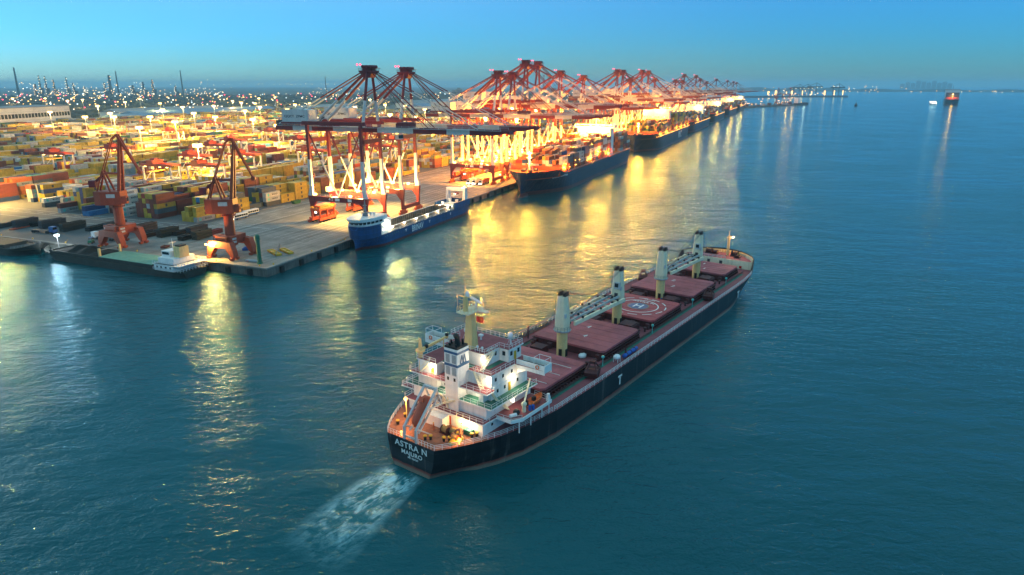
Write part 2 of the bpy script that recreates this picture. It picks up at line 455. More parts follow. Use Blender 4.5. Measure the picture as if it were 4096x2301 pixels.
# ------------------------------------------------------------------ water
def struct(name, mb, mats, parent=None):
    o = mb.build(name, mats, parent)
    if parent is None: o["kind"] = "structure"
    return o
ship_root = thing("bulk_carrier", "black-hulled bulk carrier with maroon deck, white bridge house and four cream cranes, sailing in front",
                  "ship", SO, SRZ)
def water_material():
    m = bpy.data.materials.new("sea_water"); m.use_nodes = True
    nt = m.node_tree; N = nt.nodes; L = nt.links; b = N["Principled BSDF"]
    b.inputs["IOR"].default_value = 1.33
    b.inputs["Specular IOR Level"].default_value = 0.30
    b.inputs["Specular Tint"].default_value = (0.50, 0.9, 0.95, 1)
    tc = N.new("ShaderNodeTexCoord")
    def noise(scale, vec, detail=3, rough=0.5, dist=0.0):
        n = N.new("ShaderNodeTexNoise"); n.inputs["Scale"].default_value = scale
        n.inputs["Detail"].default_value = detail; n.inputs["Roughness"].default_value = rough
        n.inputs["Distortion"].default_value = dist
        L.new(vec, n.inputs["Vector"]); return n.outputs["Fac"]
    def mapped(src, scale, rot=0):
        p = N.new("ShaderNodeMapping"); p.inputs["Scale"].default_value = scale; p.inputs["Rotation"].default_value = (0, 0, rot)
        L.new(src, p.inputs[0]); return p.outputs[0]
    def ma(op, a, c, d=None):
        n = N.new("ShaderNodeMath"); n.operation = op
        for i, x in enumerate((a, c, d)):
            if x is None: continue
            if isinstance(x, (int, float)): n.inputs[i].default_value = x
            else: L.new(x, n.inputs[i])
        return n.outputs[0]
    def rng(x, a, c, d, e):
        n = N.new("ShaderNodeMapRange")
        for i, t in enumerate((a, c, d, e)): n.inputs[i + 1].default_value = t
        L.new(x, n.inputs[0]); return n.outputs[0]
    P = tc.outputs["Object"]
    v1 = mapped(P, (0.55, 1.0, 1), R(14))
    v2 = mapped(P, (0.75, 1.0, 1), R(-20))
    w1 = noise(0.42, v1, 4, 0.55, 0.4)
    w2 = noise(1.5, v2, 3, 0.6)
    w3 = noise(0.07, v1, 2, 0.5)
    patch = rng(noise(0.012, P, 3, 0.55), 0.35, 0.65, 0.45, 1.15)
    h = ma('ADD', ma('MULTIPLY', w1, 0.62), ma('MULTIPLY', w2, 0.2))
    h = ma('ADD', ma('MULTIPLY', h, patch), ma('MULTIPLY', w3, 1.2))
    # wake: measured in the ship's own frame
    ts = N.new("ShaderNodeTexCoord"); ts.object = ship_root
    sp = N.new("ShaderNodeSeparateXYZ"); L.new(ts.outputs["Object"], sp.inputs[0])
    back = ma('MULTIPLY', sp.outputs[0], -1.0)
    # the wake bends to starboard behind the turning ship
    cy_ = ma('MULTIPLY_ADD', ma('POWER', ma('MAXIMUM', back, 0.0), 1.25), -0.085, 1.2)
    off = ma('ABSOLUTE', ma('SUBTRACT', sp.outputs[1], cy_), None)
    width = ma('MULTIPLY_ADD', back, 0.08, 4.4)
    across = rng(ma('DIVIDE', off, width), 0.55, 1.25, 1.0, 0.0)
    along = ma('MULTIPLY', rng(back, 0.2, 2.5, 0, 1), rng(back, 8, 29, 1, 0))
    foamv = mapped(ts.outputs["Object"], (0.32, 1.0, 1), R(14))
    fn = noise(1.0, foamv, 8, 0.72, 0.7)
    fn2 = rng(noise(0.13, ts.outputs["Object"], 3, 0.5, 1.6), 0.38, 0.62, 0.0, 1.0)
    rim = ma('ADD', rng(ma('DIVIDE', off, width), 0.45, 0.9, 0.0, 0.10), ma('MULTIPLY', fn2, 0.26))
    foam = rng(ma('ADD', fn, rim), 0.56, 0.84, 0, 1)
    foam = ma('MULTIPLY', ma('MULTIPLY', foam, across), along)
    churn = ma('MULTIPLY', ma('MULTIPLY', across, along), 0.55)
    # thin bow and side wash lines
    h = ma('ADD', h, ma('MULTIPLY', foam, 0.1))
    bp = N.new("ShaderNodeBump"); bp.inputs["Strength"].default_value = 1.0; bp.inputs["Distance"].default_value = 1.0
    L.new(h, bp.inputs["Height"])
    df = N.new("ShaderNodeBsdfDiffuse"); gl = N.new("ShaderNodeBsdfGlossy"); fr = N.new("ShaderNodeFresnel"); mxs = N.new("ShaderNodeMixShader")
    fr.inputs["IOR"].default_value = 1.33; gl.inputs["Color"].default_value = (0.54, 0.88, 1.0, 1)
    for n_ in (df, gl, fr): L.new(bp.outputs[0], n_.inputs["Normal"])
    L.new(fr.outputs[0], mxs.inputs[0]); L.new(df.outputs[0], mxs.inputs[1]); L.new(gl.outputs[0], mxs.inputs[2])
    L.new(mxs.outputs[0], N["Material Output"].inputs["Surface"])
    mx = N.new("ShaderNodeMixRGB"); mx.inputs[1].default_value = (0.00002, 0.056, 0.066, 1); mx.inputs[2].default_value = (0.00002, 0.084, 0.104, 1)
    L.new(noise(0.02, P, 3), mx.inputs[0])
    m1 = N.new("ShaderNodeMixRGB"); m1.inputs[2].default_value = (0.02, 0.22, 0.26, 1)
    L.new(churn, m1.inputs[0]); L.new(mx.outputs[0], m1.inputs[1])
    m2 = N.new("ShaderNodeMixRGB"); m2.inputs[2].default_value = (0.46, 0.80, 0.86, 1)
    L.new(ma('MULTIPLY', foam, 1.0), m2.inputs[0]); L.new(m1.outputs[0], m2.inputs[1])
    L.new(m2.outputs[0], df.inputs["Color"])
    L.new(rng(foam, 0, 1, 0.12, 0.6), gl.inputs["Roughness"])
    N.remove(b)
    M["sea_water"] = m
water_material()
FAR = 29000
struct("sea", MB().face([(-FAR, -400, 0), (FAR, -400, 0), (FAR, FAR, 0), (-FAR, FAR, 0)]), "sea_water")

# ------------------------------------------------------------------ land and quay
END_U = 2560
def qp(u, v, z): p = Q(u, v, z); return (p.x, p.y, p.z)
land_outline = [(0.6, 0.6), (END_U, 0.6), (END_U, 420), (4200, 900), (9000, 2600), (20000, 9000), (17000, 19000), (4000, 20500), (0.6, 17000)]
struct("ground", MB().face([qp(u, v, QZ - 0.10) for u, v in land_outline]), "land")
struct("quay_apron", MB().face([qp(u, v, QZ) for u, v in [(0.5, 0.5), (END_U, 0.5), (END_U, 92), (58, 92), (58, 96), (0.5, 96)]]), "apron_concrete")
struct("harbour_road", MB().face([qp(u, v, QZ - 0.01) for u, v in [(0.5, 96.0), (58, 96.0), (58, 92.0), (END_U, 92.0), (END_U, 1000), (900, 1500), (0.5, 1500)]]), "asphalt")
# quay walls with coping
mb = MB()
mb.prism([Q(0, 0)[:2], Q(END_U, 0)[:2], Q(END_U, 0.9)[:2], Q(0.9, 0.9)[:2]], -3, QZ - 0.35)
mb.prism([Q(0, 0)[:2], Q(0.9, 0.9)[:2], Q(0.9, 420)[:2], Q(0, 420)[:2]], -3, QZ - 0.35)
quay = struct("quay_wall", mb, "quay_wall")
cp = MB()
cp.prism([Q(-0.25, -0.25)[:2], Q(END_U, -0.25)[:2], Q(END_U, 1.1)[:2], Q(1.1, 1.1)[:2]], QZ - 0.35, QZ + 0.16)
cp.prism([Q(-0.25, -0.25)[:2], Q(1.1, 1.1)[:2], Q(1.1, 420)[:2], Q(-0.25, 420)[:2]], QZ - 0.35, QZ + 0.16)
cp.build("coping", "concrete", quay)
fm = MB(); fm.box(-1.0, 1.0, -0.75, 0.0, -1.6, 0.9); fm.box(-0.7, 0.7, -1.0, -0.75, -1.2, 0.6)
fme = fm.mesh("fender", "rubber")
bm_ = MB(); bm_.tube((0, 0, 0), (0, 0, 0.45), 0.26, 0.22, 8); bm_.tube((0, 0, 0.45), (0, 0, 0.62), 0.4, 0.36, 8)
bme = bm_.mesh("bollard", "yellow_paint")
for i in range(46):
    o = link(bpy.data.objects.new("fender", fme), quay); o.location = Q(8 + i * 12, -0.26, 1.8); o.rotation_euler = (0, 0, QRZ)
    if i % 2 == 0:
        o = link(bpy.data.objects.new("bollard", bme), quay); o.location = Q(6 + i * 12, 1.7, QZ)
for i in range(15):
    o = link(bpy.data.objects.new("fender", fme), quay); o.location = Q(-0.26, 8 + i * 11, 1.8); o.rotation_euler = (0, 0, QRZ - math.pi / 2)
    if i % 2 == 0:
        o = link(bpy.data.objects.new("bollard", bme), quay); o.location = Q(1.9, 5 + i * 11, QZ)
# painted lines, rails and slab joints, each a thin sheet above the apron
def strip(mb, u0, u1, v0, v1, z): mb.face([qp(u0, v0, z), qp(u1, v0, z), qp(u1, v1, z), qp(u0, v1, z)])
rl = MB()
for v in (11, 44):
    for dv in (-.5, .3): strip(rl, 16, END_U - 20, v + dv, v + dv + .22, QZ + 0.008)
for u in (5.2, 15.8): strip(rl, u, u + .25, 8, 300, QZ + 0.008)
struct("crane_rails", rl, "dark_grey")
jn = MB()
for k in (4, 9): strip(jn, 0.9, 700, k * 6.2, k * 6.2 + 0.14, QZ + 0.004)
for k in range(1, 35): strip(jn, k * 20.0, k * 20.0 + 0.14, 1.2, 90, QZ + 0.0045)
struct("apron_joints", jn, "dark_grey")
ln = MB()
for v in (15.5, 19.5, 23.5, 27.5, 31.5, 35.5): strip(ln, 46, 1500, v, v + .22, QZ + 0.012)
for v in (50, 66, 84): strip(ln, 30, 1500, v, v + .3, QZ + 0.012)
for k in range(60): strip(ln, 40 + k * 12, 46 + k * 12, 74, 74.3, QZ + 0.012)
strip(ln, 36.0, 36.4, 50, 92, QZ + 0.012); strip(ln, 62, 62.4, 52, 84, QZ + 0.012)
struct("apron_markings", ln, "line_paint")
l2 = MB()
for u in (38, 47, 54): strip(l2, u, u + .3, 98, 420, QZ + 0.004)
for k in range(30): strip(l2, 50.3, 50.6, 100 + k * 10, 105 + k * 10, QZ + 0.004)
struct("road_markings", l2, "line_paint")
# low concrete kerb between apron and container yard
kb = MB()
for k in range(150):
    u = 66 + k * 4.0
    a = Q(u, 91.6); b2 = Q(u + 3.7, 91.6)
    kb.beam((a.x, a.y, QZ + 0.05), (b2.x, b2.y, QZ + 0.05), 0.5, 0.34)
struct("yard_kerb", kb, "concrete")
# ------------------------------------------------------------------ the bulk carrier (x aft to bow, y to port, z up from the water)
S = ship_root
DK = 6.5
def interp(tab, x):
    for (a, fa), (b, fb) in zip(tab, tab[1:]):
        if x <= b: return fa + (fb - fa) * (x - a) / (b - a)
    return tab[-1][1]
HB_DECK = [(0,6.2),(2.5,8.1),(5,9.6),(8,11.2),(12,12.9),(18,14.5),(28,15.7),(45,16.1),(138,16.1),(148,15.9),(157,15.2),(163,14.3),(166,13.2),(169,11.4),(171.5,9.0),(173.5,6.0),(174.6,2.6),(175,0.05)]
HB_WL = [(0,4.9),(2.5,6.4),(5,7.9),(8,9.8),(12,11.9),(18,14.0),(28,15.5),(45,16.1),(134,16.1),(144,15.0),(152,12.6),(160,8.6),(166,4.6),(170,1.4),(171.4,0.05),(175,0.05)]
def deck_z(x): return DK if x < 161 else (DK + (x - 161) / 3.0 * 4.2 if x < 164 else 10.7 + (x - 164) * 0.05)
def hull_ring(x):
    hd, hw = interp(HB_DECK, x), interp(HB_WL, x); z1 = deck_z(x)
    lev = [(-3.0, hw * (.55 if x < 6 else .96)), (-0.6, hw * (.86 if x < 6 else 1)), (1.2, hw + (hd - hw) * .22), (3.0, hw + (hd - hw) * .62), (4.8, hw + (hd - hw) * .85), (z1, hd)]
    sh = [0, 0, 0.3, .8, 1.5, 2.2] if x > 174.9 else [0] * 6
    return [(x, y, z) for z, y in lev[::-1]] + [(x, -y, z) for z, y in lev]
xs = [0,2.5,5,8,12,18,28,45,60,75,90,105,120,134,140,148,157,161,162.5,164,166,169,170,171.5,173.5,174.6,175]
hb = MB(); hb.loft([hull_ring(x) for x in xs])
# drop the lid the loft's bow cap would make, keep the flat transom
hull = hb.build("hull", "hull_black", S)
dk = MB()
xd = [0.05] + [x for x in xs if 0 < x <= 161] + [165]
dk.face([(x, -interp(HB_DECK, x) + .02, DK - .05) for x in xd] + [(x, interp(HB_DECK, x) - .02, DK - .05) for x in reversed(xd)])
dk.build("main_deck", "deck_maroon", S)
ar = MB()
ar.face([(x, -interp(HB_DECK, x) + .15, DK - .03) for x in (0.1, 2.5, 5, 8, 9.6)] + [(x, interp(HB_DECK, x) - .15, DK - .03) for x in (9.6, 8, 5, 2.5, 0.1)])
o = ar.build("mooring_deck", "deck_rust", S); o["label"] = "rust-orange mooring deck at the stern"
gw = MB()
for sg in (-1, 1):
    gw.face([(28, sg * 10.9, DK - .02), (158, sg * 10.9, DK - .02), (158, sg * 12.4, DK - .02), (28, sg * 12.4, DK - .02)][::sg])
gw.build("walkway", "deck_green", S)
fo = MB(); xf = [165, 166, 169, 171.5, 173.5, 174.6]
fo.face([(x, -interp(HB_DECK, x) + .1, 9.5) for x in xf] + [(x, interp(HB_DECK, x) - .1, 9.5) for x in reversed(xf)])
fo.build("forecastle_deck", "hatch_maroon", S)
fb = MB(); fb.box(164.8, 165.1, -13.2, 13.2, DK, 9.48)
fbo = fb.build("forecastle_bulkhead", "cream_pale", S)
for y, w, h in ((3.2, 1.0, 1.9), (-1.5, 1.1, 1.9), (-9.0, 0.9, 0.9)):
    MB().box(164.72, 164.8, y - w/2, y + w/2, DK + .2, DK + .2 + h).build("door" if h > 1 else "locker", "dark_grey" if h > 1 else "flag_red", fbo)
MB().beam((164.4, 5.5, DK), (163.2, 8.0, 9.4), .9, .12).build("stairway", "light_grey", S)
# bow bulwark: inner plating and ribs
bw = MB(); rib = MB()
pr_ = None
for k in range(60):
    x = 165 + 10 * (k / 59)
    for sg in (-1, 1):
        y = sg * max(0, interp(HB_DECK, x) - .22)
        if pr_ and sg in pr_:
            a = pr_[sg]
            bw.face([(a[0], a[1], 9.45), (x - .1, y, 9.45), (x - .1, y, 10.75), (a[0], a[1], 10.75)])
            rib.beam((x - .3, y * .985, 9.45), (x - .18, y, 10.6), .12, .3)
        pr_ = pr_ or {}; pr_[sg] = (x - .1, y)
o = bw.build("bulwark", "cream", S); rb_ = rib.build("bulwark_ribs", "cream_pale", S); rb_["kind"] = "stuff"
# side railings
for sg, nm in ((-1, 0), (1, 1)):
    r = MB()
    pts = [(x, sg * (interp(HB_DECK, x) - .12), DK) for x in (27, 28, 45, 75, 105, 138, 148, 157, 160.5)]
    r.rail(pts, 1.15, 1.9, .085, 3); r.build("railing", "rail_white", S)
    r = MB()
    r.rail([(x, sg * (interp(HB_DECK, x) - .12), DK) for x in (0.1, 2.5, 5, 8, 12, 18, 26.5)], 1.1, 1.5, .07, 3); r.build("railing", "rail_white", S)
for ys in ((6.1, 2.1), (-2.1, -6.1)):
    r = MB(); r.rail([(0.12, y, DK) for y in ys], 1.1, .8, .06, 2); r.build("railing", "rail_white", S)
r = MB(); r.rail([(165.1, y, 9.5) for y in (12.5, 5, -3)], 1.0, 1.6, .07, 2); r.build("railing", "rail_white", S)
# hatches: coaming with stays, cover panels, end brackets, painted number
HATCH = [(30.0, 48.5, 5), (57.0, 77.0, 4), (85.2, 105.2, 3), (114.0, 134.0, 2), (144.5, 159.2, 1)]
for x0, x1, num in HATCH:
    W = 10.6 if num > 1 else 9.8
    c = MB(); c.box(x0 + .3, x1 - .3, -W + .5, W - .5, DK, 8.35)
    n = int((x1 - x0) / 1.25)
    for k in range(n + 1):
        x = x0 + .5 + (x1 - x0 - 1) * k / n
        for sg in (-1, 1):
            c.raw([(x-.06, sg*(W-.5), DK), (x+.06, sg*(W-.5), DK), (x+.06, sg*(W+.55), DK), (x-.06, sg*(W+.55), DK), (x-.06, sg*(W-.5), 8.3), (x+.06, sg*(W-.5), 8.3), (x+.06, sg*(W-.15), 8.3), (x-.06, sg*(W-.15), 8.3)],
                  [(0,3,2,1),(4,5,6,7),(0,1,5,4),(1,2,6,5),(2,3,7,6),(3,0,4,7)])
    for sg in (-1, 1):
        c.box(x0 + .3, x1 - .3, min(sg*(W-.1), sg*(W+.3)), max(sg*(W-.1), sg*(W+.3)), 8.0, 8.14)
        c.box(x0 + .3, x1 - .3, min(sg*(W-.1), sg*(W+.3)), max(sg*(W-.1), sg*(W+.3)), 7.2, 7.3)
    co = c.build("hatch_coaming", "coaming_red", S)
    for e, sg in ((x0, -1), (x1, 1)):
        for yy in (-W + 1.2, -W * .45, W * .45, W - 1.2):
            MB().box(e - .55 + sg * .6, e + .55 + sg * .6, yy - .55, yy + .55, DK, 8.0).build("bracket", "coaming_red", co)
    xm = (x0 + x1) / 2
    for a, b in ((x0, xm - .05), (xm + .05, x1)):
        h = MB(); h.prism([(a, -W + .9), (a + .9 if a == x0 else a, -W), (b - .9 if b == x1 else b, -W), (b, -W + .9), (b, W - .9), (b - .9 if b == x1 else b, W), (a + .9 if a == x0 else a, W), (a, W - .9)], 8.37, 8.9)
        p = h.build("hatch_cover", "heli_red" if num == 3 else "hatch_maroon", S)
        g = MB()
        for kx in (0.35, 0.68): g.box(a + (b-a)*kx - .05, a + (b-a)*kx + .05, -W + .5, W - .5, 8.9, 8.95)
        g.build("panel_ridge", "hatch_maroon" if num != 3 else "heli_red", p)
    if num in (1, 2, 4):
        for xx in (xm - 3.0, xm + 3.6):
            text("hatch_number", str(num), 2.6, "text_white", S, (xx, -1.2 if xx < xm else 1.4, 8.912), (0, -1, 0), (1, 0, 0), .004)
    if num == 5:
        for xx, y0, y1 in ((33.0, -9.5, -1.5), (38.5, -9.5, 3.0), (43.5, -9.5, 5.0)):
            MB().box(xx, xx + .16, y0, y1, 8.9, 8.96).build("guide_line", "line_paint", S)
# helicopter landing circle on hatch 3
HX, HY = 95.2, -1.3
def ring(r0, r1, a0, a1, z, n=40):
    m = MB(); st = max(2, int(n * (a1 - a0) / 360))
    for k in range(st):
        t0, t1 = R(a0 + (a1 - a0) * k / st), R(a0 + (a1 - a0) * (k + 1) / st)
        m.face([(HX + r0*math.cos(t0), HY + r0*math.sin(t0), z), (HX + r1*math.cos(t0), HY + r1*math.sin(t0), z), (HX + r1*math.cos(t1), HY + r1*math.sin(t1), z), (HX + r0*math.cos(t1), HY + r0*math.sin(t1), z)])
    return m
ring(0, 2.9, 0, 360, 8.962, 40).build("landing_disc", "blue_stripe", S)
ring(2.9, 3.3, 0, 360, 8.964, 40).build("landing_ring", "hold_tan", S)
ring(5.7, 6.05, 0, 360, 8.966, 72).build("landing_circle", "text_white", S)
for k in range(12): ring(7.9, 8.25, k * 30 + 4, k * 30 + 24, 8.968, 72).build("circle_dash", "text_white", S)
text("landing_letter", "H", 4.6, "text_white", S, (HX, HY, 8.975), (0, -1, 0), (1, 0, 0), .004, sx=.9)
text("ship_name", "ASTRA N", 1.5, "text_white", S, (HX + 4.3, HY + .2, 8.975), (0, -1, 0), (1, 0, 0), .004, sx=1.15)
text("limit_mark", "V22M2", 1.0, "text_white", S, (HX + 7.2, HY - .4, 8.975), (0, -1, 0), (1, 0, 0), .004, sx=1.3)
# deck machinery between the hatches
for xc in (53.0, 81.0, 109.6, 139.4):
    MB().box(xc - 2.4, xc + 2.6, -7.5, -3.0, DK, 8.2).box(xc - 2.0, xc + 2.2, -7.2, -3.3, 8.2, 8.5).build("machinery_house" if xc > 60 else "deck_locker", "coaming_red", S) if xc > 60 else None
    MB().box(xc - 1.6, xc + 1.6, 4.0, 7.6, DK, 8.1).build("deck_locker", "coaming_red", S)
    for k, (dx, dy) in enumerate(((-1.5, -9.2), (1.2, -9.8), (2.1, 9.4), (-1.8, 8.7))):
        v = MB(); v.tube((xc + dx, dy, DK), (xc + dx, dy, DK + 1.0), .28, n=8); v.tube((xc + dx, dy, DK + 1.0), (xc + dx, dy, DK + 1.3), .55, .45, n=8)
        v.build("deck_vent", "coaming_red", S)
    MB().tube((xc + 1.0, -12.1, DK), (xc + 1.0, -12.1, 8.6), .09, n=6).ball((xc + 1.0, -12.1, 8.9), .42, 8, 5).build("signal_globe", "teal_paint", S)
pp = MB()
for sg in (-1, 1):
    for yy in (11.35, 11.75): pp.tube((28, sg * yy, 6.85), (160, sg * yy, 6.85), .1, n=5)
pp.build("deck_pipes", "coaming_red", S)
# deck cranes
def deck_crane(xc, aft_jib):
    y = -0.4
    c = MB(); c.tube((xc, y, DK - .3), (xc, y, 13.5), 1.35, n=20)
    post = c.build("crane_post", "cream", S)
    MB().box(xc - .45, xc + .45, y - 1.42, y - 1.28, DK + .1, DK + 2.0).build("door", "black", post)
    MB().box(xc - 1.40, xc - 1.27, y - .8, y + .1, DK + .1, DK + 2.2).build("door", "black", post)
    r = MB(); r.tube((xc, y, 13.2), (xc, y, 13.55), 2.1, 2.3, n=24); rp_ = r.build("crane_platform", "light_grey", S)
    r = MB(); r.rail([(xc + 2.2*math.cos(t), y + 2.2*math.sin(t), 13.55) for t in [k*math.pi/8 for k in range(16)]], 1.0, 1.3, .06, 2, close=True); r.build("railing", "mid_grey", rp_)
    h = MB()
    def sq(w, d, z, b=.35): return [(xc - w + b, y - d, z), (xc + w - b, y - d, z), (xc + w, y - d + b, z), (xc + w, y + d - b, z), (xc + w - b, y + d, z), (xc - w + b, y + d, z), (xc - w, y + d - b, z), (xc - w, y - d + b, z)]
    h.loft([sq(1.4, 1.5, 13.55), sq(1.45, 1.55, 15.4), sq(1.0, 1.2, 22.3)], close=True)
    ho = h.build("crane_house", "cream_pale", S)
    dirx = -1 if aft_jib else 1
    MB().box(xc - 1.0 - .35, xc - 1.0 + .35, y - 1.6, y - 1.3, 17.0, 18.0).build("vent_panel", "light_grey", ho)
    b = MB(); b.box(xc + dirx*1.3 - .5, xc + dirx*1.3 + .8, y - .7, y + .7, 16.6, 18.4)
    cab = b.build("operator_cab", "light_grey", ho) if not aft_jib else MB().box(xc - 2.1, xc - 1.0, y - 1.3, y + .2, 17.4, 19.3).build("operator_cab", "light_grey", ho)
    if aft_jib:
        MB().box(xc - 2.17, xc - 2.1, y - 1.1, y + .0, 18.0, 19.1).build("cab_window", "glass_dark", ho)
        MB().box(xc - 1.52, xc - 1.38, y - .7, y + .3, 14.0, 16.1).build("door", "dark_grey", ho)
    for yy in (-.75, .75):
        s_ = MB()
        for dx in (-.5, .5): s_.tube((xc + dx, y + yy - .3, 22.95), (xc + dx, y + yy + .3, 22.95), .5, n=10)
        s_.box(xc - .8, xc + .8, y + yy - .4, y + yy + .4, 22.25, 22.8); s_.build("sheave", "black", ho)
    # jib: two box girders that close towards the tip, with cross members
    x0 = xc + dirx * 1.7; x1 = xc + dirx * 27.2
    o0, o1 = (2.5, 3.2) if not aft_jib else (1.15, 0.95)
    zz0, zz1 = (15.0, 14.9) if not aft_jib else (15.3, 15.3)
    j = MB()
    for sg in (-1, 1):
        j.beam((x0, y + sg*o0, zz0), (x1, y + sg*o1, zz1), .55 if not aft_jib else .35, .95 if not aft_jib else .6)
    for k in range(5):
        t = (k + .4) / 5; xx = x0 + (x1 - x0)*t; oo = o0 + (o1 - o0)*t
        j.beam((xx, y - oo, zz0), (xx, y + oo, zz0), .3, .4)
    jo = j.build("jib", "cream_pale" if not aft_jib else "grey_jib", S)
    bk = MB()
    for k in range(3):
        t = .15 + .35*k
        for sg in (-1, 1): bk.ball((x0 + (x1-x0)*t, y + sg*(o0 + (o1-o0)*t), zz0 + .75), .36, 6, 4)
    bk.build("jib_sheave", "black", jo)
    MB().ball((x1 - dirx*.6, y, zz1 - .6), .8, 8, 5, sz=1.3).build("hook_block", "black", jo)
    w = MB()
    for yy in (-1.1, -.7, .7, 1.1): w.beam((xc, y + yy, 22.9), (x1, y + yy * .8, zz1 + .5), .07)
    w.build("hoist_wires", "cable", jo)
for xc, aj in ((54.0, False), (83.4, True), (112.8, False), (143.0, True)): deck_crane(xc, aj)
# foremast with lamp, windlasses
fmst = MB(); fmst.tube((171.0, -1.8, 9.5), (171.0, -1.8, 17.0), .5, .38, 10); fmst.tube((171, -1.8, 17), (171, -1.8, 18.8), .12, .08, 6)
fmst.tube((171, -1.8, 16.2), (171, -1.8, 16.4), .9, .9, 10); fmst.beam((171, -1.8, 16.7), (172.2, -3.0, 16.7), .12)
fo_ = fmst.build("foremast", "cream", S)
MB().ball((172.2, -3.0, 16.4), .3, 8, 5).build("lamp", "lamp_white", fo_); lamp_light(S, (172.3, -3.1, 15.9), 900, WARM, .3)
def winch(x, y, z, s=1.0):
    w = MB(); w.tube((x, y - .9*s, z + .9*s), (x, y + .9*s, z + .9*s), .55*s, n=12)
    for yy in (-.9, .9): w.tube((x, y + (yy - .1)*s, z + .9*s), (x, y + (yy + .1)*s, z + .9*s), .95*s, n=14)
    w.box(x - .9*s, x + .9*s, y - 1.3*s, y + 1.3*s, z, z + .3*s)
    w.box(x + .5*s, x + 1.2*s, y - .5*s, y + .5*s, z, z + 1.3*s)
    o = w.build("winch", "coaming_red", S)
    MB().tube((x, y - 1.02*s, z + .9*s), (x, y - .92*s, z + .9*s), .42*s, n=10).build("hub", "yellow_paint", o)
    return o
winch(170.4, 5.2, 9.5, 1.1); winch(170.6, 3.0, 9.5, .9); winch(170.8, -4.6, 9.5, 1.2); winch(168.5, -6.3, 9.5, .8)
# stern mooring gear
for x, y in ((6.6, -3.3), (6.9, -5.2), (5.2, -7.0)):
    o = winch(x, y, DK, .85); MB().tube((x, y - .75, DK + .77), (x, y + .75, DK + .77), .66, n=12).build("rope_drum", "rope", o)
for x, y in ((2.2, -1.9), (2.9, -2.7), (3.9, -5.2), (4.6, -6.0), (8.2, -8.6), (9.0, -9.2), (3.6, 6.9), (6.7, 7.8)):
    b = MB(); b.tube((x, y, DK), (x, y, DK + .75), .28, .28, 10); b.tube((x, y, DK + .75), (x, y, DK + .95), .38, .38, 10, m=1)
    b.build("bollard", ["black", "yellow_paint"], S)
MB().box(8.3, 9.4, -8.2, -6.4, DK, DK + 1.0).build("gear_box", "deck_green", S)
tarp = MB(); tarp.ball((5.2, -7.2, DK + .1), 1.25, 12, 6, sx=1.5, sy=.9, sz=.7); tarp.build("covered_reel", "yellow_paint", S)
# lettering on the transom and sides
def trans(y, z): return -0.03
text("ship_name", "ASTRA N", 1.75, "text_white", S, (-0.03, -0.15, 5.25), (0, -1, 0), (0, 0, 1), .015, sx=1.12, spacing=1.1)
text("port_name", "MAJURO", 1.25, "text_white", S, (-0.03, -0.3, 3.75), (0, -1, 0), (0, 0, 1), .015, sx=1.12, spacing=1.06)
text("ship_number", "IMO 9587087", 0.5, "text_white", S, (-0.03, -0.6, 2.85), (0, -1, 0), (0, 0, 1), .01)
for x in (55.4, 142.0):
    t_ = MB(); yy = -interp(HB_DECK, x) - .13
    t_.box(x - 1.0, x + 1.0, yy, yy + .05, 4.25, 4.75).box(x - .27, x + .27, yy, yy + .05, 2.3, 4.25)
    t_.build("tug_mark", "text_white", S)
# ------------------------------------------------------------------ accommodation block of the bulk carrier
def slab(pts, z, name="deck_platform", top="deck_maroon", th=.22):
    m = MB(); m.prism(pts, z - th, z); o = m.build(name, "white_paint", S)
    t = MB(); t.prism([(x + (.12 if x < 15 else -.12), y * .985) for x, y in pts], z, z + .03); t.build("deck_covering", top, o)
    return o
def house(x0, x1, y0, y1, z0, z1): return MB().box(x0, x1, y0, y1, z0, z1).build("house_tier", "white_paint", S)
def railing(pts, o=None, h=1.05, step=1.7): r = MB(); r.rail(pts, h, step, .06, 2); return r.build("railing", "rail_white", o or S)
ZA, ZB, ZC, ZD, ZM = 9.2, 11.95, 14.55, 17.3, 20.25
t0 = house(9.6, 26.5, -10.2, 3.0, DK, ZA - .22)
house(10.4, 26.5, 3.0, 10.2, DK, ZA - .22)
sa = slab([(9.2, -10.6), (13.4, -10.8), (13.4, -14.2), (15.5, -15.4), (26.0, -15.4), (26.5, -10.8), (26.5, 15.4), (13.4, 15.4), (13.4, 10.8), (9.4, 10.6)], ZA, top="deck_maroon")
bulw = MB()
for a, b in (((13.4, -14.2), (15.5, -15.4)), ((15.5, -15.4), (26.0, -15.4)), ((13.4, -10.8), (13.4, -14.2))):
    bulw.beam((*a, ZA + .05), (*b, ZA + .05), .14, .75)
bulw.build("bulwark", "white_paint", S)
railing([(9.3, 2.8, ZA), (9.3, -10.5, ZA), (13.3, -10.7, ZA), (13.5, -14.1, ZA), (15.5, -15.3, ZA)], sa)
railing([(25.9, -15.2, ZA), (26.4, -10.9, ZA)], sa)
railing([(9.5, 10.5, ZA), (13.5, 10.7, ZA), (13.5, 15.2, ZA), (26, 15.2, ZA)], sa)
for x in (15, 19, 23, 25.6): MB().tube((x, -15.0, DK), (x, -15.0, ZA - .2), .12, n=6).build("pillar", "white_paint", S)
t1 = house(11.4, 26.5, -9.7, -2.6, ZA, ZB - .22); house(12.6, 26.5, -2.6, 3.4, ZA, ZB - .22); house(11.4, 26.5, 3.4, 9.7, ZA, ZB - .22)
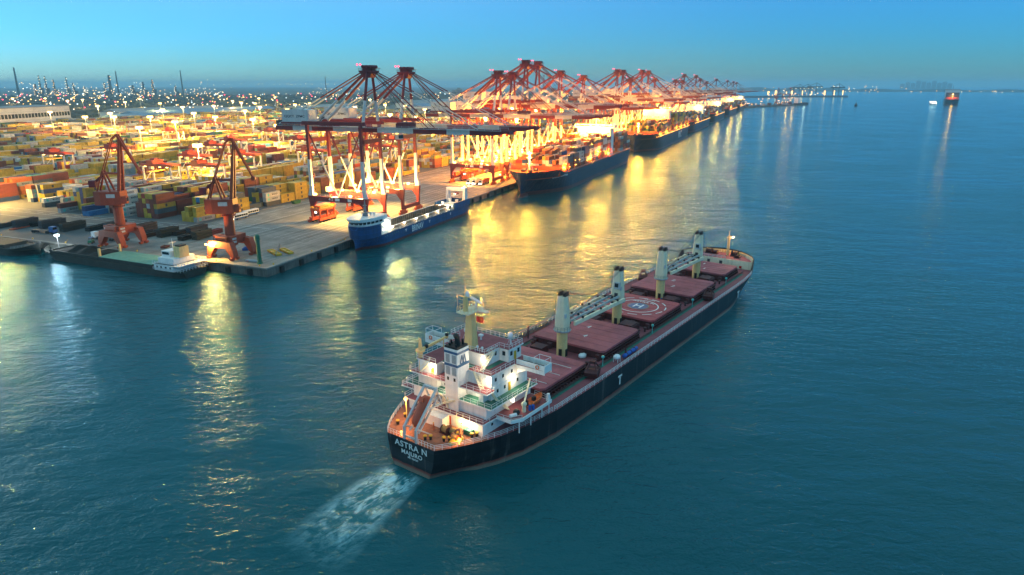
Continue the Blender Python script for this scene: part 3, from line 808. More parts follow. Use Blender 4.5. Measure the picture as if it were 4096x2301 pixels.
# curved supports round the recess behind the lifeboat
cv = MB()
arc = [(10.9, 2.9 - 2.2 * math.cos(R(t)) - 1.0, ZA + 2.6 * math.sin(R(t))) for t in range(0, 181, 20)]
for a, b in zip(arc, arc[1:]): cv.beam(a, b, .35, .35)
cv.beam((9.4, 3.0, ZA + .2), (11.0, -2.2, ZB - .5), .35, .35); cv.beam((11, -.2, ZA), (11, -.2, ZB - .3), .3, .3)
cv.build("arched_support", "cream_pale", S)
MB().box(11.2, 11.35, -2.4, -.4, ZA + .1, ZB - .6).build("store_door", "lifeboat_red", S)
sb = slab([(10.9, -11.4), (26.5, -11.5), (26.5, 11.5), (10.9, 11.5)], ZB, top="deck_green")
railing([(26.4, -11.3, ZB), (11.0, -11.3, ZB), (11.0, 11.3, ZB), (26.4, 11.3, ZB)], sb)
t2 = house(14.0, 26.5, -8.8, -3.2, ZB, ZC - .22); house(12.6, 14.0, -8.0, -6.9, ZB, ZC - .22); house(13.6, 26.5, -3.2, 4.0, ZB, ZC - .22); house(12.4, 26.5, 4.0, 9.2, ZB, ZC - .22)
sc = slab([(11.3, -10.0), (14.0, -10.0), (14.0, -8.8), (16.0, -8.9), (26.4, -8.9), (26.4, 10.7), (11.3, 10.7)], ZC)
railing([(14.0, -9.9, ZC), (11.4, -9.9, ZC), (11.4, 10.6, ZC), (26, 10.6, ZC)], sc)
t3 = house(14.2, 26.3, -8.8, -3.0, ZC, ZD - .22); house(15.2, 26.3, -3.0, 4.2, ZC, ZD - .22); house(12.6, 26.3, 4.2, 9.3, ZC, ZD - .22)
# bridge deck and wings
wing = [(13.9, -9.0), (21.9, -9.0), (22.2, -16.1), (24.6, -16.1), (25.2, -9.0), (26.4, -9.0), (26.4, 9.5), (25.2, 9.5), (24.6, 16.1), (22.2, 16.1), (21.9, 9.5), (12.3, 9.5), (12.3, 4.1), (13.9, 4.1)]
sd = slab(wing, ZD, top="deck_maroon")
gr = MB()
for sg in (-1, 1): gr.box(22.4, 24.4, min(sg*9, sg*15.8), max(sg*9, sg*15.8), ZD + .03, ZD + .05)
gr.box(14.2, 16.4, -3.0, 4.0, ZD + .03, ZD + .05); gr.box(16.4, 22.0, -6.6, -5.4, ZD + .03, ZD + .05); gr.build("walkway", "deck_green", S)
for sg in (-1, 1):
    wg = MB()
    for x in (22.15, 24.65): wg.box(x - .07, x + .07, min(sg*9.2, sg*16.1), max(sg*9.2, sg*16.1), ZD - .9, ZD + 1.05)
    wg.box(22.2, 24.6, min(sg*16.0, sg*16.14), max(sg*16.0, sg*16.14), ZD - .5, ZD + 1.1)
    wg.xprism([(sg*9.0, ZD - 2.2), (sg*9.0, ZD - .25), (sg*13.5, ZD - .25)], 22.6, 24.2)
    wo = wg.build("bridge_wing", "white_paint", S)
    fr = MB()
    for x in (22.3, 24.5):
        for yy in (13.3, 16.0): fr.beam((x, sg*yy, ZD + 1), (x, sg*yy, ZD + 2.3), .07)
        fr.beam((x, sg*13.3, ZD + 2.3), (x, sg*16, ZD + 2.3), .07)
    for yy in (13.3, 16): fr.beam((22.3, sg*yy, ZD + 2.3), (24.5, sg*yy, ZD + 2.3), .07)
    fr.build("awning_frame", "rail_white", wo)
    bu = MB()
    for k in range(16):
        t, t2_ = 2*math.pi*k/16, 2*math.pi*(k + 1)/16
        bu.beam((22.02, sg*14.4 + .38*math.cos(t), ZD + .5 + .38*math.sin(t)), (22.02, sg*14.4 + .38*math.cos(t2_), ZD + .5 + .38*math.sin(t2_)), .16)
    bu.build("lifebuoy", "rescue_orange", wo)
railing([(21.9, -8.9, ZD), (14.0, -8.9, ZD), (14.0, -3.1, ZD)], sd); railing([(12.4, 4.2, ZD), (12.4, 9.4, ZD), (21.9, 9.4, ZD)], sd)
br = house(16.6, 26.0, -5.2, 5.2, ZD, ZM - .2)
house(21.6, 26.0, -7.6, -5.2, ZD, ZM - .2); house(21.6, 26.0, 5.2, 7.6, ZD, ZM - .2)
sm = slab([(16.4, -5.4), (21.4, -5.4), (21.4, -8.0), (26.3, -8.0), (26.3, 8.0), (21.4, 8.0), (21.4, 5.4), (16.4, 5.4)], ZM)
railing([(16.5, 5.3, ZM), (16.5, -5.3, ZM), (21.5, -5.3, ZM), (21.5, -7.8, ZM), (26.2, -7.8, ZM), (26.2, 7.8, ZM), (21.5, 7.8, ZM), (21.5, 5.3, ZM)], sm, 1.0, 1.2)
# windows, doors
def win_s(x, y, z, w=.55, h=.65, name="window", m="glass_dark"): return MB().box(x - w/2, x + w/2, y - .05, y + .02, z - h/2, z + h/2).build(name, m, S)
def win_a(x, y, z, w=.55, h=.65, name="window", m="glass_dark"): return MB().box(x - .05, x + .02, y - w/2, y + w/2, z - h/2, z + h/2).build(name, m, S)
for x, z in ((15.6, 16.0), (18.0, 16.0), (21.0, 16.0), (16.2, 13.4), (18.6, 13.4), (23.0, 13.4)): win_s(x, -8.83, z, .5, .7)
for x in (17.8, 20.3): win_s(x, -5.23, ZD + 1.9, .6, .8)
for x in (22.5, 25.0): win_s(x, -7.63, ZD + 1.8, .7, .9)
win_a(21.57, -6.4, ZD + 1.8, .7, .9)
for x in (14.0, 17.5): win_s(x, -9.73, 10.6, .5, .5)
for x in (12.5, 16): win_s(x, -10.23, 8.0, .5, .5)
win_s(20.2, -8.83, ZB + 1.05, .8, 1.9, "door", "yellow_paint"); win_s(23.8, -7.63, ZD + 1.0, .8, 1.9, "door", "yellow_paint")
win_a(12.57, 5.2, ZC + 1.05, .8, 1.9, "door", "yellow_paint")
win_a(9.57, 1.8, 8.0, 1.0, .9); win_a(9.57, -.4, DK + 1.05, .8, 1.9, "door", "black"); win_a(9.57, -1.7, DK + 1.05, .8, 1.9, "door", "lifeboat_red")
win_a(12.57, -1.2, ZC - 1.4, 1.6, 1.9, "vent_grille", "dark_grey"); win_a(13.57, 2.2, ZB + 1.3, 1.6, 1.7, "vent_grille", "dark_grey"); win_a(13.57, -2.6, ZB + 1.2, .9, 2.0, "vent_grille", "dark_grey")
for k in range(9): MB().box(26.0, 26.06, -7.0 + k*1.6, -5.7 + k*1.6, ZD + 1.3, ZD + 2.3).build("bridge_window", "glass_dark", S)
# stairs
def stairs(a, b, w=.8):
    m = MB(); a = Vector(a); b = Vector(b)
    side = (b - a).cross(Vector((0, 0, 1))).normalized() * w / 2
    for sg in (-1, 1):
        m.beam(a + side*sg, b + side*sg, .08, .22); m.beam(a + side*sg + Vector((0,0,.9)), b + side*sg + Vector((0,0,.9)), .06)
    n = int((b - a).length / .35)
    for k in range(n): c = a.lerp(b, (k + .5)/n); m.beam(c - side, c + side, .25, .05)
    m.build("stairway", "cream_pale", S)
stairs((14.6, -5.9, ZD), (17.4 + 1.4, -5.9, ZM)); stairs((12.8, -7.6, ZC), (14.3, -4.6, ZD)); stairs((12.2, 8.4, ZC), (12.2, 5.6, ZD)); stairs((17.5, -10.4, ZA), (15.3, -10.4, ZB)); stairs((14.8, -9.9, ZB), (12.8, -9.9, ZC))
# funnel
f = MB(); fx0, fx1, fy0, fy1 = 10.9, 14.4, -3.0, .4
f.prism([(fx0, fy0), (fx1, fy0), (fx1, fy1), (fx0, fy1)], ZA, 22.3)
fu = f.build("funnel", "white_paint", S)
for z0, z1 in ((21.3, 21.8), (18.6, 19.15)):
    MB().box(fx0 - .03, fx1 + .03, fy0 - .03, fy1 + .03, z0, z1).build("funnel_stripe", "blue_stripe", fu)
MB().box(fx0 + .1, fx1 - .1, fy0 + .1, fy1 - .1, 22.3, 22.75).build("funnel_cap", "black", fu)
fp = MB(); fp.tube((12.6, -1.6, 22.6), (12.6, -1.6, 24.3), .55, .5, 12); fp.tube((12.6, -1.6, 24.2), (12.1, -1.6, 24.9), .5, .5, 12)
for k, (x, y) in enumerate(((11.6, -.6), (13.6, -.5), (13.7, -2.2), (11.6, -2.3), (12.6, -.2))): fp.tube((x, y, 22.6), (x - .2, y, 23.3 + .25*(k % 3)), .22, .22, 8)
fp.build("exhaust_pipe", "black", fu)
for zz, hh in ((20.2, 1.7), (17.6, 1.7)):
    for yy in (-2.1, -.5):
        lv = MB()
        for k in range(7): lv.box(fx0 - .07, fx0 - .01, yy - .5, yy + .5, zz - hh/2 + k*hh/7, zz - hh/2 + k*hh/7 + .15)
        lv.box(fx0 - .03, fx0 - .005, yy - .5, yy + .5, zz - hh/2, zz + hh/2, 1); lv.build("louvre", ["light_grey", "mid_grey"], fu)
MB().box(fx0 - .03, fx0, -2.4, -1.9, 15.5, 16.2).box(fx0 - .03, fx0, -.7, -.2, 15.5, 16.2).build("vent_hole", "black", fu)
# twin-peaked emblem on the funnel sides
em = MB()
for x0, w in ((12.2, .8), (12.95, .85)):
    for a, b in (((x0 - .45, 19.3), (x0 + .05, 20.95)), ((x0 + .05, 20.95), (x0 + .5, 19.3))):
        em.beam((a[0], fy0 - .05, a[1]), (b[0], fy0 - .05, b[1]), .04, .3)
em.beam((11.7, fy0 - .05, 19.25), (13.6, fy0 - .05, 19.25), .04, .16)
em.build("emblem", "blue_stripe", fu)
# radar mast with platform, scanners, flag
mx_, my_ = 18.0, -.7
m = MB(); m.loft([[(mx_ + sx*w, my_ + sy*w, z) for sx, sy in ((-1,-1),(1,-1),(1,1),(-1,1))] for w, z in ((1.05, ZM), (.62, 28.2))], close=True)
m.loft([[(mx_ - 1.2 + sx*w, my_ + .3 + sy*w, z) for sx, sy in ((-1,-1),(1,-1),(1,1),(-1,1))] for w, z in ((.4, 28.2), (.3, 31.4))], close=True)
ms = m.build("radar_mast", "cream", S)
p = MB(); p.prism([(mx_ - 2.6, my_ - 1.5), (mx_ + 2.6, my_ - 1.5), (mx_ + 3.2, my_ - .4), (mx_ + 2.6, my_ + 1.6), (mx_ - 2.6, my_ + 1.6)], 28.1, 28.35); p.prism([(mx_ + .4, my_ - 3.6), (mx_ + 1.7, my_ - 3.6), (mx_ + 1.7, my_ - 1.4), (mx_ + .4, my_ - 1.4)], 28.1, 28.35)
p.build("mast_platform", "cream_pale", ms)
r = MB(); r.rail([(mx_ - 2.5, my_ - 1.4, 28.35), (mx_ + 2.5, my_ - 1.4, 28.35), (mx_ + 3.1, my_ - .4, 28.35), (mx_ + 2.5, my_ + 1.5, 28.35), (mx_ - 2.5, my_ + 1.5, 28.35)], 1.0, 1.0, .06, 2, close=True)
for z in (29.6, 30.6, 31.4): r.beam((mx_ - 1.2, my_ - 1.6, z), (mx_ - 1.2, my_ + 2.0, z), .08)
r.tube((mx_ - 1.2, my_ + .3, 31.4), (mx_ - 1.2, my_ + .3, 33.6), .06, .03, 5); r.tube((mx_ - 1.9, my_ + 1.8, 29), (mx_ - 1.9, my_ + 1.8, 31.8), .05, .03, 5)
r.build("railing", "cream", ms)
sca = MB(); sca.beam((mx_ + .2, my_ - 2.6, 30.2), (mx_ + 1.6, my_ + 1.2, 30.4), .5, .35); sca.tube((mx_ + .9, my_ - .7, 28.4), (mx_ + .9, my_ - .7, 30.1), .28, .2, 8)
sca.raw([(mx_ + .9, my_ - 3.0, 30.2), (mx_ + 1.7, my_ - 1.6, 30.35), (mx_ + 1.2, my_ - 1.8, 30.95)], [(0, 1, 2)]); sca.build("radar_scanner", "rail_white", ms)
MB().box(mx_ - .9, mx_ - .3, my_ - .1, my_ + .7, 31.3, 32.0).ball((mx_ - .6, my_ + .2, 32.2), .35, 8, 5).build("lamp_cluster", "rail_white", ms)
fl = MB(); n = 8
for k in range(n):
    y0, y1 = my_ - 2.0 - 1.7*k/n, my_ - 2.0 - 1.7*(k + 1)/n
    d0, d1 = .12*math.sin(k*1.1), .12*math.sin((k + 1)*1.1)
    fl.face([(mx_ - .6 + d0, y0, 26.4), (mx_ - .6 + d1, y1, 26.4), (mx_ - .6 + d1, y1, 27.6), (mx_ - .6 + d0, y0, 27.6)])
fo2 = fl.build("flag", "flag_red", ms); fo2["label"] = "red flag with yellow stars below the mast platform"
st = MB()
def star(cy_, cz, r_):
    pts = [(mx_ - .78, cy_ + (r_ if k % 2 == 0 else r_*.42)*math.sin(k*math.pi/5), cz + (r_ if k % 2 == 0 else r_*.42)*math.cos(k*math.pi/5)) for k in range(10)]
    for k in range(10): st.face([(mx_ - .78, cy_, cz), pts[k], pts[(k + 1) % 10]])
star(my_ - 3.35, 27.22, .24)
for dy, dz in ((2.95, 27.45), (2.8, 27.3), (2.8, 27.1), (2.95, 26.97)): star(my_ - dy, dz, .08)
st.build("flag_stars", "flag_yellow", fo2)
MB().beam((mx_ - .6, my_ - 3.75, 26.2), (mx_ - .6, my_ - 3.75, 28.2), .04).build("halyard", "cable", ms)
# domes and aerials on the monkey island
for x, y, h, rr in ((23.8, -6.4, 1.7, .62), (21.2, 3.4, 1.6, .42), (19.2, 4.2, .8, .3)):
    d = MB(); d.tube((x, y, ZM), (x, y, ZM + h), .1, n=6)
    for a in (0, 2.1, 4.2): d.beam((x + .6*math.cos(a), y + .6*math.sin(a), ZM), (x, y, ZM + h), .07)
    d.ball((x, y, ZM + h + rr*.7), rr, 10, 7, sz=1.2); d.build("satellite_dome", "rail_white", S)
d = MB(); d.tube((22.5, 2.4, ZM), (22.5, 2.4, ZM + 1.9), .07, n=6); d.tube((22.5, 2.4, ZM + 1.9), (22.5, 2.4, ZM + 2.05), .45, .3, 10); d.beam((23.3, 2.9, ZM), (22.5, 2.4, ZM + 1.4), .05); d.beam((21.6, 2.9, ZM), (22.5, 2.4, ZM + 1.4), .05)
d.build("aerial", "rail_white", S)
MB().tube((22.6, .4, ZM), (22.6, .4, ZM + 1.0), .22, n=8).box(22.2, 23.0, 0.0, .8, ZM + .8, ZM + 1.2).build("compass", "rail_white", S)
for x, y in ((17.2, -3.0), (17.2, -4.2)): MB().tube((x, y, ZM), (x, y, ZM + .7), .1, n=6).ball((x, y, ZM + .9), .3, 8, 5).build("searchlight", "rail_white", S)
text("name_board", "ASTRA N", .7, "text_white", S, (18.9, -5.42, ZM + .55), (1, 0, 0), (0, 0, 1), .02, sx=1.3)
# stores crane on the port side aft
k_ = MB(); k_.tube((13.1, 9.0, ZC), (13.1, 9.0, 18.8), .55, .5, 10); k_.tube((13.1, 9.0, 18.8), (13.1, 9.0, 21.4), .5, .25, 8); k_.tube((13.1, 9, 18.7), (13.1, 9, 19.1), 1.0, 1.0, 10); k_.beam((13.6, 9.0, 19.0), (21.2, 8.6, 19.6), .45, .5)
k_.tube((20.2, 8.9, ZD), (20.2, 8.9, ZD + 1.9), .14, n=6)
ko = k_.build("stores_crane", "cream", S); MB().ball((14.8, 8.9, 19.3), .5, 8, 5).ball((21.0, 8.6, 20.1), .45, 8, 5).build("crane_motor", "black", ko)
# floodlights on the house
def wall_lamp(x, y, z, w=900, col=PALE, m="lamp_white", s=.28, off=(-.6, -.4, -.2)):
    MB().box(x - s, x + s*.4, y - s, y + s, z - s, z + s).build("floodlight", m, S)
    lamp_light(S, (x + off[0], y + off[1], z + off[2]), w * .4, col, .25)
wall_lamp(12.3, 5.2, ZD - .7, 500); wall_lamp(16.4, -5.1, ZM - .9, 450); wall_lamp(13.8, -8.3, ZC + 2.0, 500); wall_lamp(12.3, .9, ZC - .9, 420)
wall_lamp(21.2, -8.95, ZB + 2.3, 380, off=(0, -.8, -.1)); wall_lamp(12.5, -4.6, ZB - .7, 220); wall_lamp(13.0, -5.6, ZC - .8, 260)
wall_lamp(9.4, -4.6, ZA - .5, 620, WARM, "lamp_sodium"); wall_lamp(9.4, -7.0, ZA - .7, 480, PALE, "lamp_white"); wall_lamp(18.0, -11.3, ZB - .6, 120, off=(0, -.5, -.2))
lp = MB(); lp.tube((5.9, 6.6, DK), (5.9, 6.6, 11.2), .1, n=6); lp.build("lamp_post", "cream", S); MB().ball((5.7, 6.5, 11.4), .36, 8, 5).build("lamp", "lamp_sodium", S); lamp_light(S, (5.2, 6.2, 11.0), 700, (1.0, .5, .12), .3)
MB().tube((4.7, -8.4, DK), (4.7, -8.4, DK + .8), .08, n=6).ball((4.7, -8.4, DK + .95), .34, 8, 5).build("lamp", "lamp_sodium", S); lamp_light(S, (4.7, -8.0, DK + 1.5), 200, SODIUM, .2)
MB().tube((.7, 3.0, DK), (.7, 3.0, DK + .7), .08, n=6).ball((.7, 3.0, DK + .8), .22, 8, 5).build("lamp", "lamp_sodium", S); lamp_light(S, (1.2, 2.8, DK + 1.1), 160, SODIUM, .2)
# launching frame of the free-fall lifeboat
lf = MB()
for y in (-1.55, 1.55):
    lf.beam((.15, y, DK), (.15, y, 9.3), .42); lf.beam((.15, y, 9.1), (6.2, y, 15.5), .42); lf.beam((.5, y, 9.3), (4.4, y, DK), .25); lf.beam((3.2, y, 12.2), (7.6, y, ZB), .28)
    lf.beam((6.2, y, 15.5), (7.6, y, ZB), .26); lf.beam((1.2, y * .75, 8.0), (7.0, y * .75, 13.4), .3)
lf.beam((6.2, -1.7, 15.5), (6.2, 1.7, 15.5), .42); lf.beam((.15, -1.7, DK + .8), (.15, 1.7, DK + .8), .3); lf.beam((7.6, -1.7, ZB), (7.6, 1.7, ZB), .3)
lf.build("lifeboat_frame", "light_grey", S)
MB().box(7.4, 11.0, -1.7, 3.0, DK, ZA - .6).build("deckhouse", "white_paint", S)

def s2w(x, y, z):
    c, s = math.cos(SRZ), math.sin(SRZ)
    return Vector((SO.x + c*x - s*y, SO.y + s*x + c*y, z))
lb = thing("lifeboat", "enclosed red lifeboat tilted on the launching frame at the stern of the bulk carrier", "lifeboat", s2w(0, 0, 0), SRZ)
axis = Vector((5.6 - 1.4, 0, 13.8 - 9.0)).normalized(); upv = Vector((-axis.z, 0, axis.x)); c0 = Vector((1.4, 0, 8.9))
rings = []
for t, w, h0, h1 in ((0, .15, .1, .3), (.5, .75, -.5, .75), (1.4, 1.1, -.75, 1.1), (3.2, 1.2, -.85, 1.25), (4.8, 1.2, -.85, 1.35), (5.8, 1.05, -.7, 1.3), (6.4, .7, -.4, .9)):
    c = c0 + axis*t
    rings.append([c + upv*zz + Vector((0, yy, 0)) for yy, zz in ((0, h0), (w*.75, h0*.7), (w, 0), (w*.9, h1*.65), (w*.45, h1), (-w*.45, h1), (-w*.9, h1*.65), (-w, 0), (-w*.75, h0*.7))])
b = MB(); b.loft(rings, close=True); b.build("hull", "lifeboat_red", lb, True)
c = c0 + axis*5.2 + upv*1.35
b = MB(); b.loft([[c + axis*dx + upv*dz + Vector((0, dy, 0)) for dx, dy in ((-.5, -.5), (.5, -.5), (.5, .5), (-.5, .5))] for dz in (-.1, .5)], close=True); b.build("steering_cupola", "lifeboat_red", lb)
for sg in (-1, 1):
    for t in (2.2, 3.2, 4.2):
        c = c0 + axis*t + upv*.72 + Vector((0, sg*1.1, 0))
        MB().ball(c, .17, 8, 4).build("window", "glass_dark", lb)
rb = thing("rescue_boat", "small open orange rescue boat on the starboard boat deck beside the davit", "boat", s2w(22.6, -13.3, ZA + .25), SRZ)
b = MB(); rings = []
for x, w, z0, z1 in ((-2.6, .9, .2, 1.1), (-1.0, 1.05, 0, 1.05), (1.0, 1.0, 0, 1.15), (2.2, .6, .25, 1.35), (2.8, .08, .8, 1.5)):
    rings.append([(x, -w*.75, z1), (x, -w, z1 - .25), (x, -w*.7, z0 + .2), (x, 0, z0), (x, w*.7, z0 + .2), (x, w, z1 - .25), (x, w*.75, z1), (x, w*.6, z1 - .4), (x, -w*.6, z1 - .4)])
b.loft(rings, close=True); b.build("hull", "rescue_orange", rb, True)
MB().box(-2.9, -2.4, -.3, .3, .5, 1.6).build("outboard_motor", "black", rb); MB().box(-.5, .3, -.3, .3, .7, 1.5).build("console", "black", rb)
# davit and gear on the boat deck belong to the ship
dv = MB(); dv.tube((18.6, -13.6, ZA), (18.6, -13.6, ZA + 1.6), .45, .4, 10); dv.beam((18.8, -13.4, ZA + 1.4), (24.2, -11.2, ZB + 1.8), .3, .35); dv.ball((18.6, -13.6, ZA + 1.7), .6, 8, 5)
dv.build("davit", "cream_pale", S)
MB().ball((16.6, -13.2, ZA + .6), .75, 10, 6, sz=.9).build("covered_winch", "black", S)
MB().tube((14.6, -13.0, ZA + .5), (16.0, -13.6, ZA + .5), .35, n=10).build("life_raft_canister", "rail_white", S)
MB().tube((25.3, -15.0, ZA + .2), (25.3, -15.0, ZA + 1.8), .5, .35, 8).build("hose_reel", "rail_white", S)
for x, y in ((19.8, -14.2), (20.4, -14.6)): MB().tube((x, y, ZA), (x, y, ZA + 1.1), .3, n=8).build("drum", "tarp_blue", S)
# things lying on the main deck of the bulk carrier
def grab(label, x, y, rz):
    t = thing("cargo_grab", label, "grab", s2w(x, y, DK), SRZ + rz, "clamshell grabs on the bulk carrier's deck")
    for sg in (-1, 1):
        g = MB(); g.vprism([(0.05*sg, .1), (1.9*sg, .6), (2.3*sg, 1.7), (1.0*sg, 2.2), (0.05*sg, 2.1)], -1.5, 1.5); g.build("shell", "coaming_red", t)
    g = MB()
    for sg in (-1, 1):
        for yy in (-1.2, 1.2): g.beam((sg*1.6, yy, 1.9), (sg*.3, yy*.4, 3.6), .22)
    g.box(-.6, .6, -.7, .7, 3.4, 4.0); g.build("frame", "coaming_red", t)
grab("red clamshell grab on the starboard deck by the aftermost cream deck crane", 47.2, -13.1, .3)
grab("red clamshell grab on the starboard deck beside the hatch forward of the landing circle", 121.2, -13.3, .2)
grab("red clamshell grab on the port deck behind the third cream deck crane", 128.5, 13.0, .4)
tp = thing("tarpaulin_roll", "bright blue tarpaulin bundle on the bulk carrier's starboard deck by the gangway", "tarpaulin", s2w(64.5, -14.2, DK), SRZ)
b = MB(); rings = []
for k in range(9):
    x = -3.6 + 7.2*k/8; w = .5 + .07*math.sin(k*2.3)
    rings.append([(x, w*math.cos(a), .75 + w*math.sin(a)*(1 + .1*math.sin(k + a*3))) for a in [i*math.pi/4 for i in range(8)]])
b.loft(rings, close=True); b.build("cloth", "tarp_blue", tp, True)
s_ = MB()
for x in (-2.2, 0, 2.2): s_.tube((x - .05, 0, .78), (x + .05, 0, .78), .6, .6, 10)
s_.build("lashing", "dark_grey", tp)
MB().tube((62.4, -13.9, DK), (62.4, -13.9, DK + 3.0), .2, n=8).build("derrick_post", "coaming_red", S)
hd = MB(); hd.ball((58.4, -13.6, DK + 1.3), .9, 10, 5, sx=1.2, sz=.75)
for dx, dy in ((-.6, -.6), (.6, -.6), (.6, .6), (-.6, .6)): hd.beam((58.4 + dx, -13.6 + dy, DK), (58.4 + dx, -13.6 + dy, DK + 1.2), .12)
hd.build("covered_platform", "rail_white", S)
MB().ball((55.9, -5.3, DK + .5), 1.0, 10, 5, sx=1.3, sz=.7).build("covered_gear", "rail_white", S)
gwy = MB()
for sg in (0, 1.1):
    for zz in (0, 1.1): gwy.beam((57, 14.6 + sg*.8, DK + .2 + zz), (72, 14.6 + sg*.8, DK + .2 + zz), .1)
    for k in range(11): gwy.beam((57 + k*1.5, 14.6 + sg*.8, DK + .2), (57 + k*1.5, 14.6 + sg*.8, DK + 1.3), .08)
gwy.box(57, 72, 14.6, 15.5, DK + .15, DK + .22); gwy.build("gangway", "dark_grey", S)
MB().tube((59.0, 13.4, DK), (59.0, 13.4, DK + 3.6), .2, n=8).build("derrick_post", "coaming_red", S)
for k in range(9):
    dr = MB(); x, y = 110.2 + (k % 2)*.7, 2.0 - k*.72 - 3.2
    dr.tube((x, y, DK), (x, y, DK + 1.0), .3, n=10); dr.build("drum", "tarp_blue" if k % 3 else "flag_red", S)
# two seamen on the mooring deck
def person(label, x, y, rz, top, arm):
    t = thing("person", label, "person", s2w(x, y, DK - .03), SRZ + rz)
    V = []; E_ = []; Rr = []
    def add(p, r, par=None):
        V.append(p); Rr.append(r)
        if par is not None: E_.append((par, len(V) - 1))
        return len(V) - 1
    pel = add((0, 0, .95), .15); ch = add((.02, 0, 1.22), .17, pel); up = add((.03, 0, 1.42), .15, ch); nk = add((.04, 0, 1.54), .06, up)
    hd_ = add((.06, 0, 1.64), .10, nk); add((.07, 0, 1.75), .085, hd_)
    for sg in (-1, 1):
        hp = add((0, sg*.10, .88), .10, pel); kn = add((.05*sg, sg*.13, .48), .075, hp); an = add((-.03 + .08*sg, sg*.14, .08), .05, kn); add((.14 + .08*sg, sg*.15, .04), .045, an)
        sh = add((.03, sg*.21, 1.40), .07, up); el = add((.05 + arm*.15, sg*.30, 1.13), .05, sh); wr = add((.15 + arm*.3, sg*.26, .95 + arm*.25), .036, el)
        pm = add((.21 + arm*.3, sg*.255, .91 + arm*.25), .035, wr)
        for j, (dy, ln_) in enumerate(((-.03, .075), (-.01, .09), (.012, .085), (.032, .065))):
            f1 = add((.21 + arm*.3 + ln_*.6, sg*.255 + dy, .88 + arm*.25), .010, pm); add((.21 + arm*.3 + ln_*.8, sg*.255 + dy, .835 + arm*.25), .009, f1)
        add((.22 + arm*.3, sg*.20, .90 + arm*.25), .011, pm)
    me = bpy.data.meshes.new("body"); me.from_pydata(V, E_, []); me.materials.append(M[top])
    o = link(bpy.data.objects.new("body", me), t)
    sk = o.modifiers.new("skin", 'SKIN'); sk.use_smooth_shade = True
    lay = me.skin_vertices[0] if me.skin_vertices else None
    for i, r_ in enumerate(Rr): lay.data[i].radius = (r_, r_); lay.data[i].use_root = (i == 0)
    ss = o.modifiers.new("sub", 'SUBSURF'); ss.levels = ss.render_levels = 1
    hm = MB(); hm.ball((.06, 0, 1.70), .135, 10, 6, sz=.8); hm.build("helmet", "yellow_paint", t, True)
    fc = MB(); fc.ball((.115, 0, 1.63), .075, 8, 5, sz=1.2); fc.build("face", "skin", t, True)
person("person in orange overalls and a helmet bending over a rope on the stern deck", 6.0, -.7, 2.4, "overall_orange", 1)
person("person in pale overalls and a helmet standing by the lit wall on the stern deck", 9.0, -5.4, 2.9, "overall_white", .2)
# ------------------------------------------------------------------ other vessels. Local frame: x stern to bow, y to port
def ship_hull(t, L, B, dz, paint, bow=0.16, stern=0.10, flare=1.0, fore=0.0, draft=3, sheer=0.0, transom=.72, name="hull"):
    """lofted hull: full midbody, raked flared bow with bulb, cut transom; returns half-breadth at deck"""
    hb = B / 2
    def hd(x):
        t_ = x / L
        if t_ < stern: return hb * (transom + (1 - transom) * math.sin(t_ / stern * math.pi / 2))
        if t_ > 1 - bow:
            s = min(1.0, max(0.0, (t_ - (1 - bow)) / bow)); return hb * max(.004, (1 - s ** 2.6) ** .75)
        return hb
    def hw(x):
        t_ = x / L; b2 = bow * 1.25; end = 1 - bow * .28
        if t_ < stern * 1.4: return hb * (transom * .75 + (1 - transom * .75) * math.sin(min(1, t_ / (stern * 1.4)) * math.pi / 2))
        if t_ > end: return .02
        if t_ > 1 - b2 - bow * .1:
            s = (t_ - (1 - b2 - bow * .1)) / (end - (1 - b2 - bow * .1)); s = min(1.0, max(0.0, s)); return hb * max(.004, (1 - s ** 1.9))
        return hb
    def zt(x):
        t_ = x / L
        return dz + (fore * min(1, max(0, (t_ - (1 - bow)) / (bow * .35))) if fore else 0) + sheer * max(0, (t_ - .8) / .2) ** 2
    xs_ = [L * k for k in (0, .03, .06, .10, .14, .3, .5, .7)] + [L * (1 - bow + bow * k) for k in (-.35, -.2, -.1, 0, .1, .2, .3, .4, .5, .6, .7, .8, .88, .94, .98, 1)]
    rings = []
    for x in xs_:
        d, w, z1 = hd(x), hw(x), zt(x)
        lev = [(z1, d), (z1 * .75, w + (d - w) * .75), (z1 * .45, w + (d - w) * .42), (z1 * .2, w + (d - w) * .12), (0.0, w), (-draft, w * .9)]
        rings.append([(x, y, z) for z, y in lev] + [(x, -y, z) for z, y in lev[::-1]])
    h = MB(); h.loft(rings); h.build(name, paint, t)
    return hd, zt
def ship_text(t, body, size, x, hd, z, side=1, mat_="text_white", sx=1.0, spacing=1.0, dy=.3):
    return text("lettering", body, size, mat_, t, (x, side * (hd(x) + dy), z), (-side, 0, 0), (0, 0, 1), .02, sx, spacing)

CONTAINERS = []      # (world pos, rz, length, colour, key-for-label, tier) gathered from ships and yard
